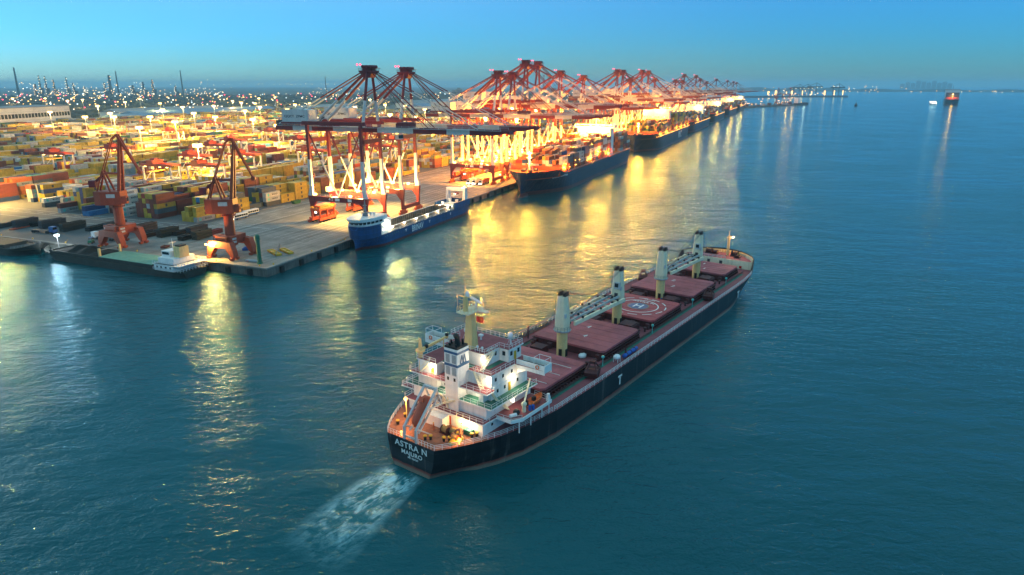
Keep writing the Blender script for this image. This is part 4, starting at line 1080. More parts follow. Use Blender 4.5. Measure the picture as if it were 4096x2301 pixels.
# container mesh: frame proud of recessed panels
def container_mesh(L, key):
    W, Hh = 2.44, 2.59; m = MB(); hw = W / 2; d = .05
    x0, x1 = -L / 2, L / 2
    fr = .16
    def panel(P, n):            # P: 4 corners counter-clockwise seen from outside, n: outward normal
        P = [Vector(p) for p in P]; c = sum(P, Vector()) / 4
        e1 = (P[1] - P[0]).normalized(); e2 = (P[3] - P[0]).normalized()
        I = [P[0] + e1*fr + e2*fr, P[1] - e1*fr + e2*fr, P[2] - e1*fr - e2*fr, P[3] + e1*fr - e2*fr]
        Dn = [p - Vector(n) * d for p in I]
        m.raw(P + I + Dn, [(0,1,5,4),(1,2,6,5),(2,3,7,6),(3,0,4,7),(4,5,9,8),(5,6,10,9),(6,7,11,10),(7,4,8,11),(8,9,10,11)])
    panel([(x0,-hw,0),(x1,-hw,0),(x1,-hw,Hh),(x0,-hw,Hh)], (0,-1,0)); panel([(x1,hw,0),(x0,hw,0),(x0,hw,Hh),(x1,hw,Hh)], (0,1,0))
    panel([(x0,hw,0),(x0,-hw,0),(x0,-hw,Hh),(x0,hw,Hh)], (-1,0,0)); panel([(x1,-hw,0),(x1,hw,0),(x1,hw,Hh),(x1,-hw,Hh)], (1,0,0))
    m.face([(x0,-hw,Hh),(x1,-hw,Hh),(x1,hw,Hh),(x0,hw,Hh)]); m.face([(x0,-hw,0),(x0,hw,0),(x1,hw,0),(x1,-hw,0)])
    return m.mesh("container", "box_" + key)
CM = {}
def cmesh(L, key):
    if (L, key) not in CM: CM[(L, key)] = container_mesh(L, key)
    return CM[(L, key)]
ORD = ["first", "second", "third", "fourth", "fifth", "sixth", "seventh", "eighth", "ninth", "tenth", "eleventh", "twelfth", "thirteenth", "fourteenth", "fifteenth", "sixteenth", "seventeenth", "eighteenth", "nineteenth", "twentieth"]
def nth(i): return ORD[i] if i < len(ORD) else "%dth" % (i + 1)
TIER = ["bottom tier", "second tier", "third tier", "fourth tier", "fifth tier", "sixth tier", "seventh tier", "eighth tier"]

def container_ship(label, L, B, dz, paint, u_stern, v_c, bow_to_camera, house_at, bays, name_text=None, text_at=.5, text_size=8, tiers=(3, 6), palette=None, seed=1, lamps=0, want_things=None, fore=4.0, detail=True, house_w=None, house_top=26, heading=None):
    rnd = random.Random(seed)
    rz = QRZ + (math.pi if bow_to_camera else 0)
    t = thing("container_ship", label, "ship", Q(u_stern, v_c, 0), rz, "ships moored along the container quay")
    hd, zt = ship_hull(t, L, B, dz, paint, bow=.15, fore=fore)
    dk_ = MB(); xs_ = [0, L*.1] + [L*k for k in (.3, .5, .7, .85, .88, .91, .94, .97, .995)]
    dk_.face([(x, -hd(x) + .1, dz - 1.0) for x in xs_] + [(x, hd(x) - .1, dz - 1.0) for x in reversed(xs_)]); dk_.build("deck", "crane_orange", t)
    if fore:
        f_ = MB(); xs2 = [L*k for k in (.90, .92, .94, .96, .98, .995)]
        f_.face([(x, -hd(x) + .2, dz + fore - 1.1) for x in xs2] + [(x, hd(x) - .2, dz + fore - 1.1) for x in reversed(xs2)]); f_.build("forecastle_deck", "crane_orange", t)
        b_ = MB(); b_.box(L*.888, L*.892, -hd(L*.89) + .5, hd(L*.89) - .5, dz - 1, dz + fore + 1.5)
        bo = b_.build("breakwater", "crane_orange", t)
        w_ = MB()
        for x, y in ((.93, 4), (.93, -4), (.955, 2.5), (.955, -2.5)): w_.tube((L*x, y - 1.4, dz + fore), (L*x, y + 1.4, dz + fore), 1.0, n=10)
        w_.build("windlass", "dark_grey", t)
        fm_ = MB(); fm_.tube((L*.935, 0, dz + fore - 1), (L*.935, 0, dz + fore + 12), .5, .3, 8)
        for y in (-2, 2): fm_.beam((L*.928, y, dz + fore - 1), (L*.935, 0, dz + fore + 8), .3)
        for z in (4, 8, 11): fm_.beam((L*.935, -1.8, dz + fore + z), (L*.935, 1.8, dz + fore + z), .3)
        fm_.build("foremast", "rail_white", t); MB().ball((L*.936, 0, dz + fore + 8.5), .5, 8, 5).build("lamp", "lamp_white", t)
        if lamps: lamp_light(t, (L*.945, 0, dz + fore + 10.0), 50000, SODIUM, .6)
    # house
    hx = L * house_at; hwid = house_w or B * .94
    h_ = MB(); h_.box(hx - 7, hx + 7, -hwid/2 * .82, hwid/2 * .82, dz - 1, dz + house_top - 3); ho = h_.build("deckhouse", "white_paint", t)
    MB().box(hx - 5, hx + 6, -hwid/2, hwid/2, dz + house_top - 3, dz + house_top - .4).build("bridge", "white_paint", t)
    MB().box(hx + 6.0, hx + 6.1, -hwid/2 + .6, hwid/2 - .6, dz + house_top - 1.9, dz + house_top - .9).build("bridge_window", "glass_dark", t)
    if detail:
        for k in range(6):
            for j in range(9):
                MB().box(hx + 7.0, hx + 7.06, -hwid*.36 + j*hwid*.09 - .4, -hwid*.36 + j*hwid*.09 + .4, dz + 3 + k*3, dz + 3.9 + k*3).build("window", "lit_window" if (k*j + seed) % 4 == 0 else "glass_dark", ho)
        r = MB()
        for k in range(1, 7): r.rail([(hx + 7.4, -hwid*.4, dz + k*3), (hx + 7.4, hwid*.4, dz + k*3)], 1.0, 3, .1, 2)
        r.build("railing", "rail_white", ho)
    MB().box(hx - 13, hx - 9, -3, 3, dz - 1, dz + house_top).build("funnel", "hull_blue", t)
    mm = MB(); mm.tube((hx, 0, dz + house_top - .4), (hx, 0, dz + house_top + 8), .5, .25, 8); mm.beam((hx, -3, dz + house_top + 4), (hx, 3, dz + house_top + 4), .4); mm.build("radar_mast", "rail_white", t)
    if lamps:
        fl_ = []
        for k in range(lamps):
            y = -hwid*.42 + hwid*.84*k/(lamps - 1)
            MB().box(hx + 6.2, hx + 7.2, y - .55, y + .55, dz + house_top - .8, dz + house_top + .1).build("floodlight", "lamp_warm", t)
            if k % 2 == 0: lamp_light(t, (hx + 13.0, y, dz + house_top + .5), 95000, (1.0, .33, .03), .6)
    # lashing bridges between bays
    lbm = MB()
    for bx in sorted(set(b[0] for b in bays)):
        x = bx - 6.9; w = min(hd(x), B/2) - .6
        lbm.box(x - .35, x + .35, -w, w, dz + 2.2, dz + 2.6); lbm.box(x - .35, x + .35, -w, w, dz + 5.0, dz + 5.3)
        n = int(2*w/2.6)
        for k in range(n + 1): lbm.box(x - .25, x + .25, -w + 2*w*k/n - .12, -w + 2*w*k/n + .12, dz - 1, dz + 6)
    lbm.build("lashing_bridge", "crane_orange", t)
    sr = MB()
    for sg in (-1, 1): sr.rail([(x, sg*(hd(x) - .3), dz) for x in (L*.06, L*.1, L*.3, L*.5, L*.7, L*.85)], 1.1, 4, .12, 2)
    sr.build("railing", "rail_white", t)
    # deck containers
    c_, s_ = math.cos(rz), math.sin(rz); o = t.location
    pal = palette or CKEYS
    for bi, (bx, hmin, hmax) in enumerate(bays):
        w = min(hd(bx - 6), hd(bx + 6)) - .5; nr = int(2*w/2.5)
        for r_ in range(nr):
            y = -nr*1.25 + 1.25 + r_*2.5
            hh = rnd.randint(hmin, hmax)
            for k in range(hh):
                x = bx; wx, wy = o.x + c_*x - s_*y, o.y + s_*x + c_*y
                col = rnd.choice(pal)
                CONTAINERS.append(dict(p=(wx, wy, dz + .9 + k*2.6), rz=rz, L=12.19, col=col, side=1 if bow_to_camera else -1,
                    top=(k == hh - 1), edge=(y > 0 and r_ == nr - 1) if bow_to_camera else (r_ == 0), front=True, src=want_things, bay=bi, row=(nr - 1 - r_) if bow_to_camera else r_, tier=k, h=hh))
    if name_text:
        ship_text(t, name_text, text_size, L*text_at, hd, dz*.55, 1 if bow_to_camera else -1, spacing=1.25, dy=.05)
    return t, hd, zt

# feeder ship with bows towards the camera, half loaded, floodlit deckhouse amidships aft
MIX1 = ["white"]*6 + ["rust"]*5 + ["maroon"]*4 + ["orange"]*5 + ["grey"]*3 + ["slate"]*2 + ["blue", "yellow", "red"]
bays1 = [(226, 2, 4), (212, 3, 5), (198, 4, 5), (184, 3, 5), (170, 4, 5), (156, 4, 6), (142, 4, 6), (128, 5, 6), (114, 5, 7), (100, 5, 7), (52, 4, 6), (38, 4, 6), (24, 4, 6)]
cs1, hd1, _z = container_ship("navy blue container ship behind the small blue ship, floodlit house amid stacked containers", 268, 38, 12.5, "hull_navy", 488, -20.3, True, .30, bays1,
    tiers=(2, 5), palette=MIX1, seed=11, lamps=6, want_things="navy blue container ship", house_top=26)
text("lettering", "MAERSK BINTAN", 1.7, "text_white", cs1, (236, hd1(236) - 1.45, 11.2), (-1, .32, 0), (0, -.25, 1), .05, 1.5)
# bulb under the stem
MB().ball((262, 0, -0.6), 2.6, 12, 8, sx=3.0, sz=1.0).build("bulbous_bow", "hull_navy", cs1)
lm = MB()
rl_ = random.Random(5)
spots1 = []
for k in range(30):
    x = rl_.uniform(95, 232); sg = rl_.choice((1, 1, .6, -.3)); z = 12.5 + rl_.choice((2.8, 5.6, 6.2))
    lm.box(x - .3, x + .3, sg*17.6 - .3, sg*17.6 + .3, z, z + .45); spots1.append((x, sg*17.6, z))
lm.build("deck_lamps", "lamp_sodium", cs1)
for x, y, z in spots1[::3]: lamp_light(cs1, (x, y * 1.06, z + .9), 9000, SODIUM, .3)
MIX2 = ["yellow"]*8 + ["maroon"]*3 + ["rust"]*2 + ["slate"]*2 + ["green", "grey"]
bays2 = [(L_, a, b) for L_, a, b in ((256, 2, 4), (242, 4, 5), (228, 4, 6), (214, 5, 6), (200, 5, 6), (186, 5, 6), (150, 6, 8), (136, 7, 8), (122, 7, 8), (108, 6, 8), (94, 5, 8), (80, 6, 8), (66, 5, 7), (40, 5, 7), (26, 4, 6))]
cs2, hd2, _z = container_ship("large dark blue container ship with big white initials, yellow containers stacked high", 300, 42, 15, "hull_msc", 862, -22.5, True, .57, bays2,
    name_text="MSC", text_at=.36, text_size=12, palette=MIX2, seed=21, lamps=4, want_things="large lettered container ship", house_top=30)
e = MB(); spots2 = []
for k in range(34):
    x = 20 + k*7.6; e.box(x - .35, x + .35, hd2(x) - .6, hd2(x) - .1, 15.1, 15.6)
e.build("deck_edge_lamps", "lamp_sodium", cs2)
for k in range(0, 34, 5): lamp_light(cs2, (20 + k*7.6, hd2(100) + .6, 17.5), 6000, SODIUM, .4)
FARMIX = ["yellow", "rust", "maroon", "grey", "orange", "white", "slate"]
for i, (us, L_, B_, dz_, paint, ha, lab) in enumerate((
    (1165, 270, 38, 13, "hull_navy", .35, "dark container ship moored beyond the lettered ship, third along the quay"),
    (1470, 260, 36, 13, "hull_black", .3, "dark container ship moored fourth along the quay, small in the distance"),
    (1790, 280, 38, 14, "hull_msc", .3, "distant container ship moored fifth along the quay"),
    (2130, 260, 36, 13, "hull_black", .3, "farthest container ship, moored near the end of the long quay"))):
    bays = [(30 + k*14, 3, 6) for k in range(3)] + [(L_*ha + 18 + k*14, 3, 6) for k in range(int((L_*.86 - L_*ha - 20)/14))]
    cs_, h_, z_ = container_ship(lab, L_, B_, dz_, paint, us, -B_/2 - 1.5, True, ha, bays, palette=FARMIX, seed=30 + i, detail=False, want_things=None)
    lm = MB()
    for k in range(16): x = 20 + k*L_*.05; lm.box(x - .5, x + .5, h_(x) - .8, h_(x) - .1, dz_ + .2, dz_ + .9)
    for k in range(4): lm.box(L_*ha + 7, L_*ha + 8, -12 + k*8 - .8, -12 + k*8 + .8, dz_ + 24, dz_ + 25.2)
    lm.build("deck_lamps", "lamp_sodium", cs_)
    lamp_light(cs_, (L_*ha + 14, 6, dz_ + 24), 20000, WARM, 1.0); lamp_light(cs_, (L_*.7, h_(L_*.7) + .5, dz_ + 5), 9000, SODIUM, 1.0)

# ------------------------------------------------------------------ small blue cargo ship alongside the quay (bows to the camera)
bs = thing("cargo_ship", "small bright blue cargo ship with open empty hold and white bridge over the bow", "ship", Q(157, -7.2, 0), QRZ + math.pi, "ships moored along the container quay")
LB = 108.0
hd3, zt3 = ship_hull(bs, LB, 12.8, 5.6, "hull_bright_blue", bow=.13, stern=.08, fore=0, transom=.9, draft=2)
d = MB(); xs_ = [0, 8] + [LB*k for k in (.3, .6, .87, .9, .93, .96, .99)]
# side decks and ends round the open hold
HX0, HX1, HW = 24.0, 88.0, 5.0
for sg in (-1, 1): d.box(HX0, HX1, min(sg*HW, sg*6.3), max(sg*HW, sg*6.3), 5.3, 5.5)
d.box(1, HX0, -6.2, 6.2, 5.3, 5.5); d.face([(x, -hd3(x) + .1, 5.5) for x in (HX1, 94, 98, 102, 105, 107.5)] + [(x, hd3(x) - .1, 5.5) for x in (107.5, 105, 102, 98, 94, HX1)])
d.build("deck", "mid_grey", bs)
hw_ = MB()
for sg in (-1, 1): hw_.box(HX0, HX1, min(sg*(HW - .15), sg*(HW + .15)), max(sg*(HW - .15), sg*(HW + .15)), 1.0, 7.6)
hw_.box(HX0 - .3, HX0, -HW, HW, 1, 7.6); hw_.box(HX1, HX1 + .3, -HW, HW, 1, 7.6); hw_.box(HX0, HX1, -HW, HW, .8, 1.0)
hw_.build("hold", "hold_tan", bs)
for k in range(3):
    x = HX0 + 20 + k*16
    b = MB(); b.box(x - .3, x + .3, -HW + .16, HW - .16, 1.0, 6.2 - .3*k)
    for j in range(7): b.box(x + .3, x + .75, -HW + .6 + j*1.4, -HW + .9 + j*1.4, 1.0, 5.8 - .3*k); b.box(x - .75, x - .3, -HW + .6 + j*1.4, -HW + .9 + j*1.4, 1.0, 5.8 - .3*k)
    b.build("bulkhead", "hold_tan", bs)
fr_ = MB()
for sg in (-1, 1):
    for j in range(32): fr_.box(HX0 + 1 + j*2, HX0 + 1.25 + j*2, min(sg*(HW - .55), sg*(HW - .15)), max(sg*(HW - .55), sg*(HW - .15)), 1, 7.3)
fr_.build("hold_frames", "hold_tan", bs)
r = MB()
for sg in (-1, 1):
    r.rail([(HX0, sg*6.2, 5.5), (HX1, sg*6.2, 5.5)], 1.0, 3, .09, 2); r.beam((HX0, sg*HW, 7.7), (HX1, sg*HW, 7.7), .4, .2)
r.build("railing", "rail_white", bs)
for k in range(6):
    x = HX0 + 4 + k*11.5
    b = MB(); b.tube((x, 5.7, 5.5), (x, 5.7, 7.4), .08, n=5); b.build("lamp_post", "rail_white", bs)
    MB().box(x - .55, x + .55, 5.45, 6.0, 7.4, 7.75).build("lamp", "lamp_white", bs); lamp_light(bs, (x, 6.4, 7.3), 260, PALE, .3)
# blue bulwark round the bow rising into a curved front, white bridge above
def arc_pts(x0, x1, z, k=1.0, n=14): 
    P = []
    for i in range(n + 1):
        t = i/n; x = x0 + (x1 - x0)*math.sin(t*math.pi/2); P.append((x, 6.4*k*math.cos(t*math.pi/2)**.7))
    return P
def bow_shell(x0, x1, z0, z1, k0, k1, mat_, name, lid=None):
    A = arc_pts(x0, x1, z0, k0); Bq = arc_pts(x0, x1 + .6, z1, k1)
    r0 = [(x, y, z0) for x, y in A] + [(x, -y, z0) for x, y in A[::-1][1:]]
    r1 = [(x, y, z1) for x, y in Bq] + [(x, -y, z1) for x, y in Bq[::-1][1:]]
    m = MB(); m.loft([r0, r1], close=True); return m.build(name, mat_, bs)
bow_shell(96, 107.6, 5.5, 11.2, 1.0, 1.04, "hull_bright_blue", "forecastle")
bow_shell(94, 107.8, 11.2, 12.0, 1.06, 1.06, "white_paint", "bridge_base")
bow_shell(94.4, 107.6, 12.0, 13.2, 1.0, 1.0, "glass_dark", "bridge_window")
bow_shell(93.5, 108.4, 13.2, 14.6, 1.1, 1.12, "white_paint", "bridge_roof")
for k in range(15):
    t = k/14; a = t*math.pi - math.pi/2
    x = 94.4 + 13.3*math.cos(a); y = 6.45*math.sin(a)/abs(math.sin(a)) * abs(math.sin(a))**.7 if abs(math.sin(a)) > 1e-3 else 0
    MB().box(x - .12, x + .16, y - .16, y + .16, 11.9, 13.3).build("mullion", "white_paint", bs)
MB().box(86, 96, -5.6, 5.6, 5.5, 12.4).box(87.5, 95, -4.6, 4.6, 12.4, 14.2).build("accommodation", "white_paint", bs)
for y in (-3.5, -1.2, 1.2, 3.5):
    for z in (7.2, 10.2): MB().box(85.93, 86.0, y - .5, y + .5, z, z + .9).build("window", "lit_window", bs)
for x in (88, 90.5, 93):
    for z in (7.2, 10.0): MB().box(x - .5, x + .5, 5.6, 5.67, z, z + .9).build("window", "lit_window", bs)
b = MB(); b.loft([[(98.5 + sx*w, sy*w, z) for sx, sy in ((-1,-1),(1,-1),(1,1),(-1,1))] for w, z in ((.9, 14.6), (.7, 16), (.5, 16.2), (.35, 19), (.1, 22))], close=True)
b.tube((98.5, 0, 16.0), (98.5, 0, 16.3), 2.0, 2.0, 12); b.tube((98.5, 0, 19.4), (98.5, 0, 19.6), 1.0, 1.0, 10); b.build("radar_mast", "mid_grey", bs)
for y in (-3.2, 3.4, 1.6): MB().tube((96.5, y, 14.6), (96.5, y, 15.4), .25, n=8).ball((96.5, y, 15.8), .6, 8, 6).build("satellite_dome", "rail_white", bs)
lamp_light(bs, (85.3, 4.6, 11.8), 1600, (.9, 1.0, .8), .4); MB().box(85.6, 86, 4.2, 5.0, 11.2, 11.9).build("floodlight", "lamp_white", bs)
lamp_light(bs, (90, 6.8, 9.5), 350, (.9, 1.0, .75), .3); MB().box(89.6, 90.4, 5.6, 6.0, 11.3, 11.7).build("floodlight", "lamp_white", bs)
for k in range(7): MB().box(92.5 - k*2.0, 93.1 - k*2.0, 6.36, 6.44, 4.35, 4.6).build("scupper", "hatch_green", bs)
# stern works: white poop with goal-post frame, deck machinery
ps = MB(); ps.box(2, 20, 5.6, 6.4, 5.5, 8.6).box(2, 20, -6.4, -5.6, 5.5, 8.6).box(1.0, 2.4, -6.4, 6.4, 5.5, 8.6); ps.build("poop_bulwark", "hull_bright_blue", bs)
gp = MB(); gp.vprism([(2.6, 5.5), (7.5, 5.5), (6.2, 14.5), (3.8, 14.5)], 4.6, 6.1); gp.vprism([(2.6, 5.5), (7.5, 5.5), (6.2, 14.5), (3.8, 14.5)], -6.1, -4.6); gp.box(3.8, 6.2, -6.1, 6.1, 13.4, 15.2); gp.build("gantry", "white_paint", bs)
for x, y, h in ((9, 2, 3), (9, -2.4, 3.4), (13, .5, 2.2), (16.5, -3.2, 2.6), (16.5, 3.1, 2.4), (11.5, 4.2, 2.0)):
    b = MB(); b.tube((x, y, 5.5), (x, y, 5.5 + h), .7, .7, 8); b.tube((x, y, 5.5 + h), (x, y, 5.9 + h), 1.1, .8, 8); b.build("vent", "white_paint", bs)
MB().box(7.8, 19.5, -4.4, 4.4, 5.5, 7.2).build("engine_casing", "white_paint", bs)
for y in (-3.6, -1.2, 1.2, 3.6): MB().box(19.5, 19.7, y - .5, y + .5, 6.4, 7.0).build("floodlight", "lamp_white", bs); 
for y in (-2.4, 2.4): lamp_light(bs, (20.6, y, 7.4), 700, PALE, .3)
MB().ball((4.9, 5.0, 15.7), .5, 8, 5).build("lamp", "lamp_warm", bs); lamp_light(bs, (5.5, 5.2, 16.3), 2500, WARM, .4)
for x in (8, 11, 14): b = MB(); b.box(20.5, 23.6, -5.8 + (x - 8)*1.3, -3.4 + (x - 8)*1.3, 5.5, 7.4); b.build("stacked_hatch_cover", "hold_tan", bs)
ship_text(bs, "BRINAV", 4.2, 62.5, hd3, 3.3, 1, sx=.8, dy=.05)
for x in (74, 50, 26): MB().box(x - .8, x + .8, 6.42, 6.48, 4.2, 4.4).box(x - .2, x + .2, 6.42, 6.48, 3.2, 4.2).build("tug_mark", "text_white", bs)

# ------------------------------------------------------------------ dark barge at the near quay (bow to the left)
bg_ = thing("sand_barge", "dark self-propelled barge with green hatch and heaped cargo at the near quay", "barge", Q(-8.6, 27.5, 0), QRZ + math.pi/2 + R(-2.5))
LG = 88.0
hd4, z4 = ship_hull(bg_, LG, 14.0, 2.6, "barge_hull", bow=.12, stern=.06, transom=.85, draft=1.5, sheer=1.6)
d = MB(); xs_ = [0, 6, 30, 60, 77, 80, 83, 85.5, 87.6]; d.face([(x, -hd4(x) + .1, 2.4) for x in xs_] + [(x, hd4(x) - .1, 2.4) for x in reversed(xs_)]); d.build("deck", "barge_hull", bg_)
co = MB()
for sg in (-1, 1): co.box(16, 80, min(sg*5.6, sg*5.9), max(sg*5.6, sg*5.9), 2.4, 3.9)
co.box(16, 16.3, -5.6, 5.6, 2.4, 3.9); co.box(79.7, 80, -5.6, 5.6, 2.4, 3.9); co.build("hold_coaming", "barge_hull", bg_)
n = 8
for k in range(n):
    x0 = 17 + k*3.9; b = MB(); b.xprism([(-5.8, 3.95), (5.8, 3.95), (5.8, 4.1), (0, 4.35), (-5.8, 4.1)], x0, x0 + 3.75); b.build("hatch_panel", "hatch_green", bg_)
hp = MB(); nx, ny = 24, 10; rr = random.Random(3)
G = [[(50.5 + 28*i/nx, -5.4 + 10.8*j/ny, 3.6 + 2.6*math.sin(math.pi*j/ny)*math.sin(math.pi*min(1, i/nx*1.02))*(.75 + .35*math.sin(i*.9)) + rr.uniform(-.12, .12)) for j in range(ny + 1)] for i in range(nx + 1)]
for i in range(nx):
    for j in range(ny): hp.face([G[i][j], G[i+1][j], G[i+1][j+1], G[i][j+1]])
o = hp.build("cargo_heap", "coal", bg_); 
for y in (-4.6, 4.6):
    b = MB(); b.box(48.6, 49.4, y - .4, y + .4, 2.4, 7.2); b.build("mast_post", "cream", bg_)
MB().beam((49, -4.6, 6.4), (49, 4.6, 6.4), .3).build("cross_beam", "mid_grey", bg_)
h = MB(); h.box(4.5, 15.0, -6.4, 6.4, 2.4, 4.9); ho = h.build("deckhouse", "white_paint", bg_)
MB().box(5.5, 14, -5.0, 5.0, 4.9, 7.2).build("upper_deckhouse", "white_paint", bg_)
MB().box(9, 13.5, -3.4, 3.4, 7.2, 9.6).build("wheelhouse", "white_paint", bg_); MB().box(13.5, 13.57, -3.1, 3.1, 8.2, 9.2).build("window", "glass_dark", bg_)
MB().box(9.4, 13.1, 3.4, 3.47, 8.2, 9.2).build("window", "glass_dark", bg_)
MB().box(4.9, 8.1, -2.2, 2.2, 7.2, 11.4).build("funnel", "cream", bg_); MB().box(5.3, 7.7, -1.6, 1.6, 11.4, 12.0).build("funnel_cap", "black", bg_)
r = MB()
for z, x0, x1, w in ((4.9, 1.2, 15.4, 6.6), (2.6, .6, 15.4, 6.6)): r.rail([(x1, w, z), (x0, w, z), (x0, -w, z), (x1, -w, z)], 1.1, 1.4, .12, 2)
r.build("railing", "rail_white", bg_)
MB().prism([(1.0, -6.7), (15.5, -6.7), (15.5, 6.7), (1.0, 6.7)], 4.75, 4.9).build("deck_platform", "white_paint", bg_)
for x in (6, 8.5, 11, 13.2): MB().box(x - .45, x + .45, 6.4, 6.46, 3.4, 4.2).build("window", "glass_dark", bg_)
b = MB(); b.tube((11, 0, 9.6), (11, 0, 14), .14, .08, 6); b.beam((11, -1.6, 12.4), (11, 1.6, 12.4), .1); b.build("mast", "rail_white", bg_)
b = MB(); b.tube((84, -1, 2.4), (84, -1, 8.2), .15, n=6); b.build("lamp_post", "mid_grey", bg_); MB().box(83.4, 84.6, -1.7, -.3, 8.2, 8.9).build("floodlight", "lamp_cool", bg_); lamp_light(bg_, (84, 1.0, 8.0), 2600, COOL, .5)
# dark bow of a second barge lying ahead
b2g = thing("moored_barge", "dark raked bow of a second barge moored ahead of the heaped one, at left edge", "barge", Q(-8.0, 190, 0), QRZ - math.pi/2)
hd5, z5 = ship_hull(b2g, 72, 13, 3.0, "barge_hull", bow=.14, stern=.06, transom=.85, draft=1.5, sheer=2.2)
d = MB(); xs_ = [0, 20, 50, 63, 66, 69, 71.5]; d.face([(x, -hd5(x) + .1, 2.8) for x in xs_] + [(x, hd5(x) - .1, 2.8) for x in reversed(xs_)]); d.build("deck", "barge_hull", b2g)
MB().tube((66, -2, 2.8), (66, 2, 2.8), .9, n=10).build("windlass", "dark_grey", b2g); MB().box(10, 56, -5, 5, 2.8, 4.2).build("hatch_coaming", "barge_hull", b2g)
r = MB(); r.rail([(56, 6, 3.0), (62, 6, 3.2), (68, 3.6, 4.0), (71, 1, 4.8), (68, -3.6, 4.0), (62, -6, 3.2)], 1, 1.6, .1, 2); r.build("railing", "mid_grey", b2g)

# mooring lines
def mooring(t, a, b, sag=1.2):
    m = MB(); a = Vector(a); b = Vector(b); n = 8; pts = [a.lerp(b, k/n) - Vector((0, 0, sag*math.sin(math.pi*k/n))) for k in range(n + 1)]
    for p_, q_ in zip(pts, pts[1:]): m.beam(p_, q_, .14)
    m.build("mooring_line", "rope", t)
for xa, xb, y in ((106, 116, 5.2), (104, 112, 5.4), (100, 92, 6.2), (3, -8, 5.0), (2, -12, 4.0), (10, 18, 6.2)): mooring(bs, (xa, -y, 6.2), (xb, -8.9, 3.9), .5)
for xa, xb in ((262, 276), (260, 272), (255, 266), (6, -8), (4, -12)): mooring(cs1, (xa, -6 if xa > 200 else -14, 14.5 if xa > 200 else 12), (xb, -22.0, 3.9), 1.0)
for xa, xb in ((86, 92), (4, -4), (40, 46)): mooring(bg_, (xa, -6.0 if 10 < xa < 80 else -3.5, 3.4), (xb, -10.4, 3.9), .2)
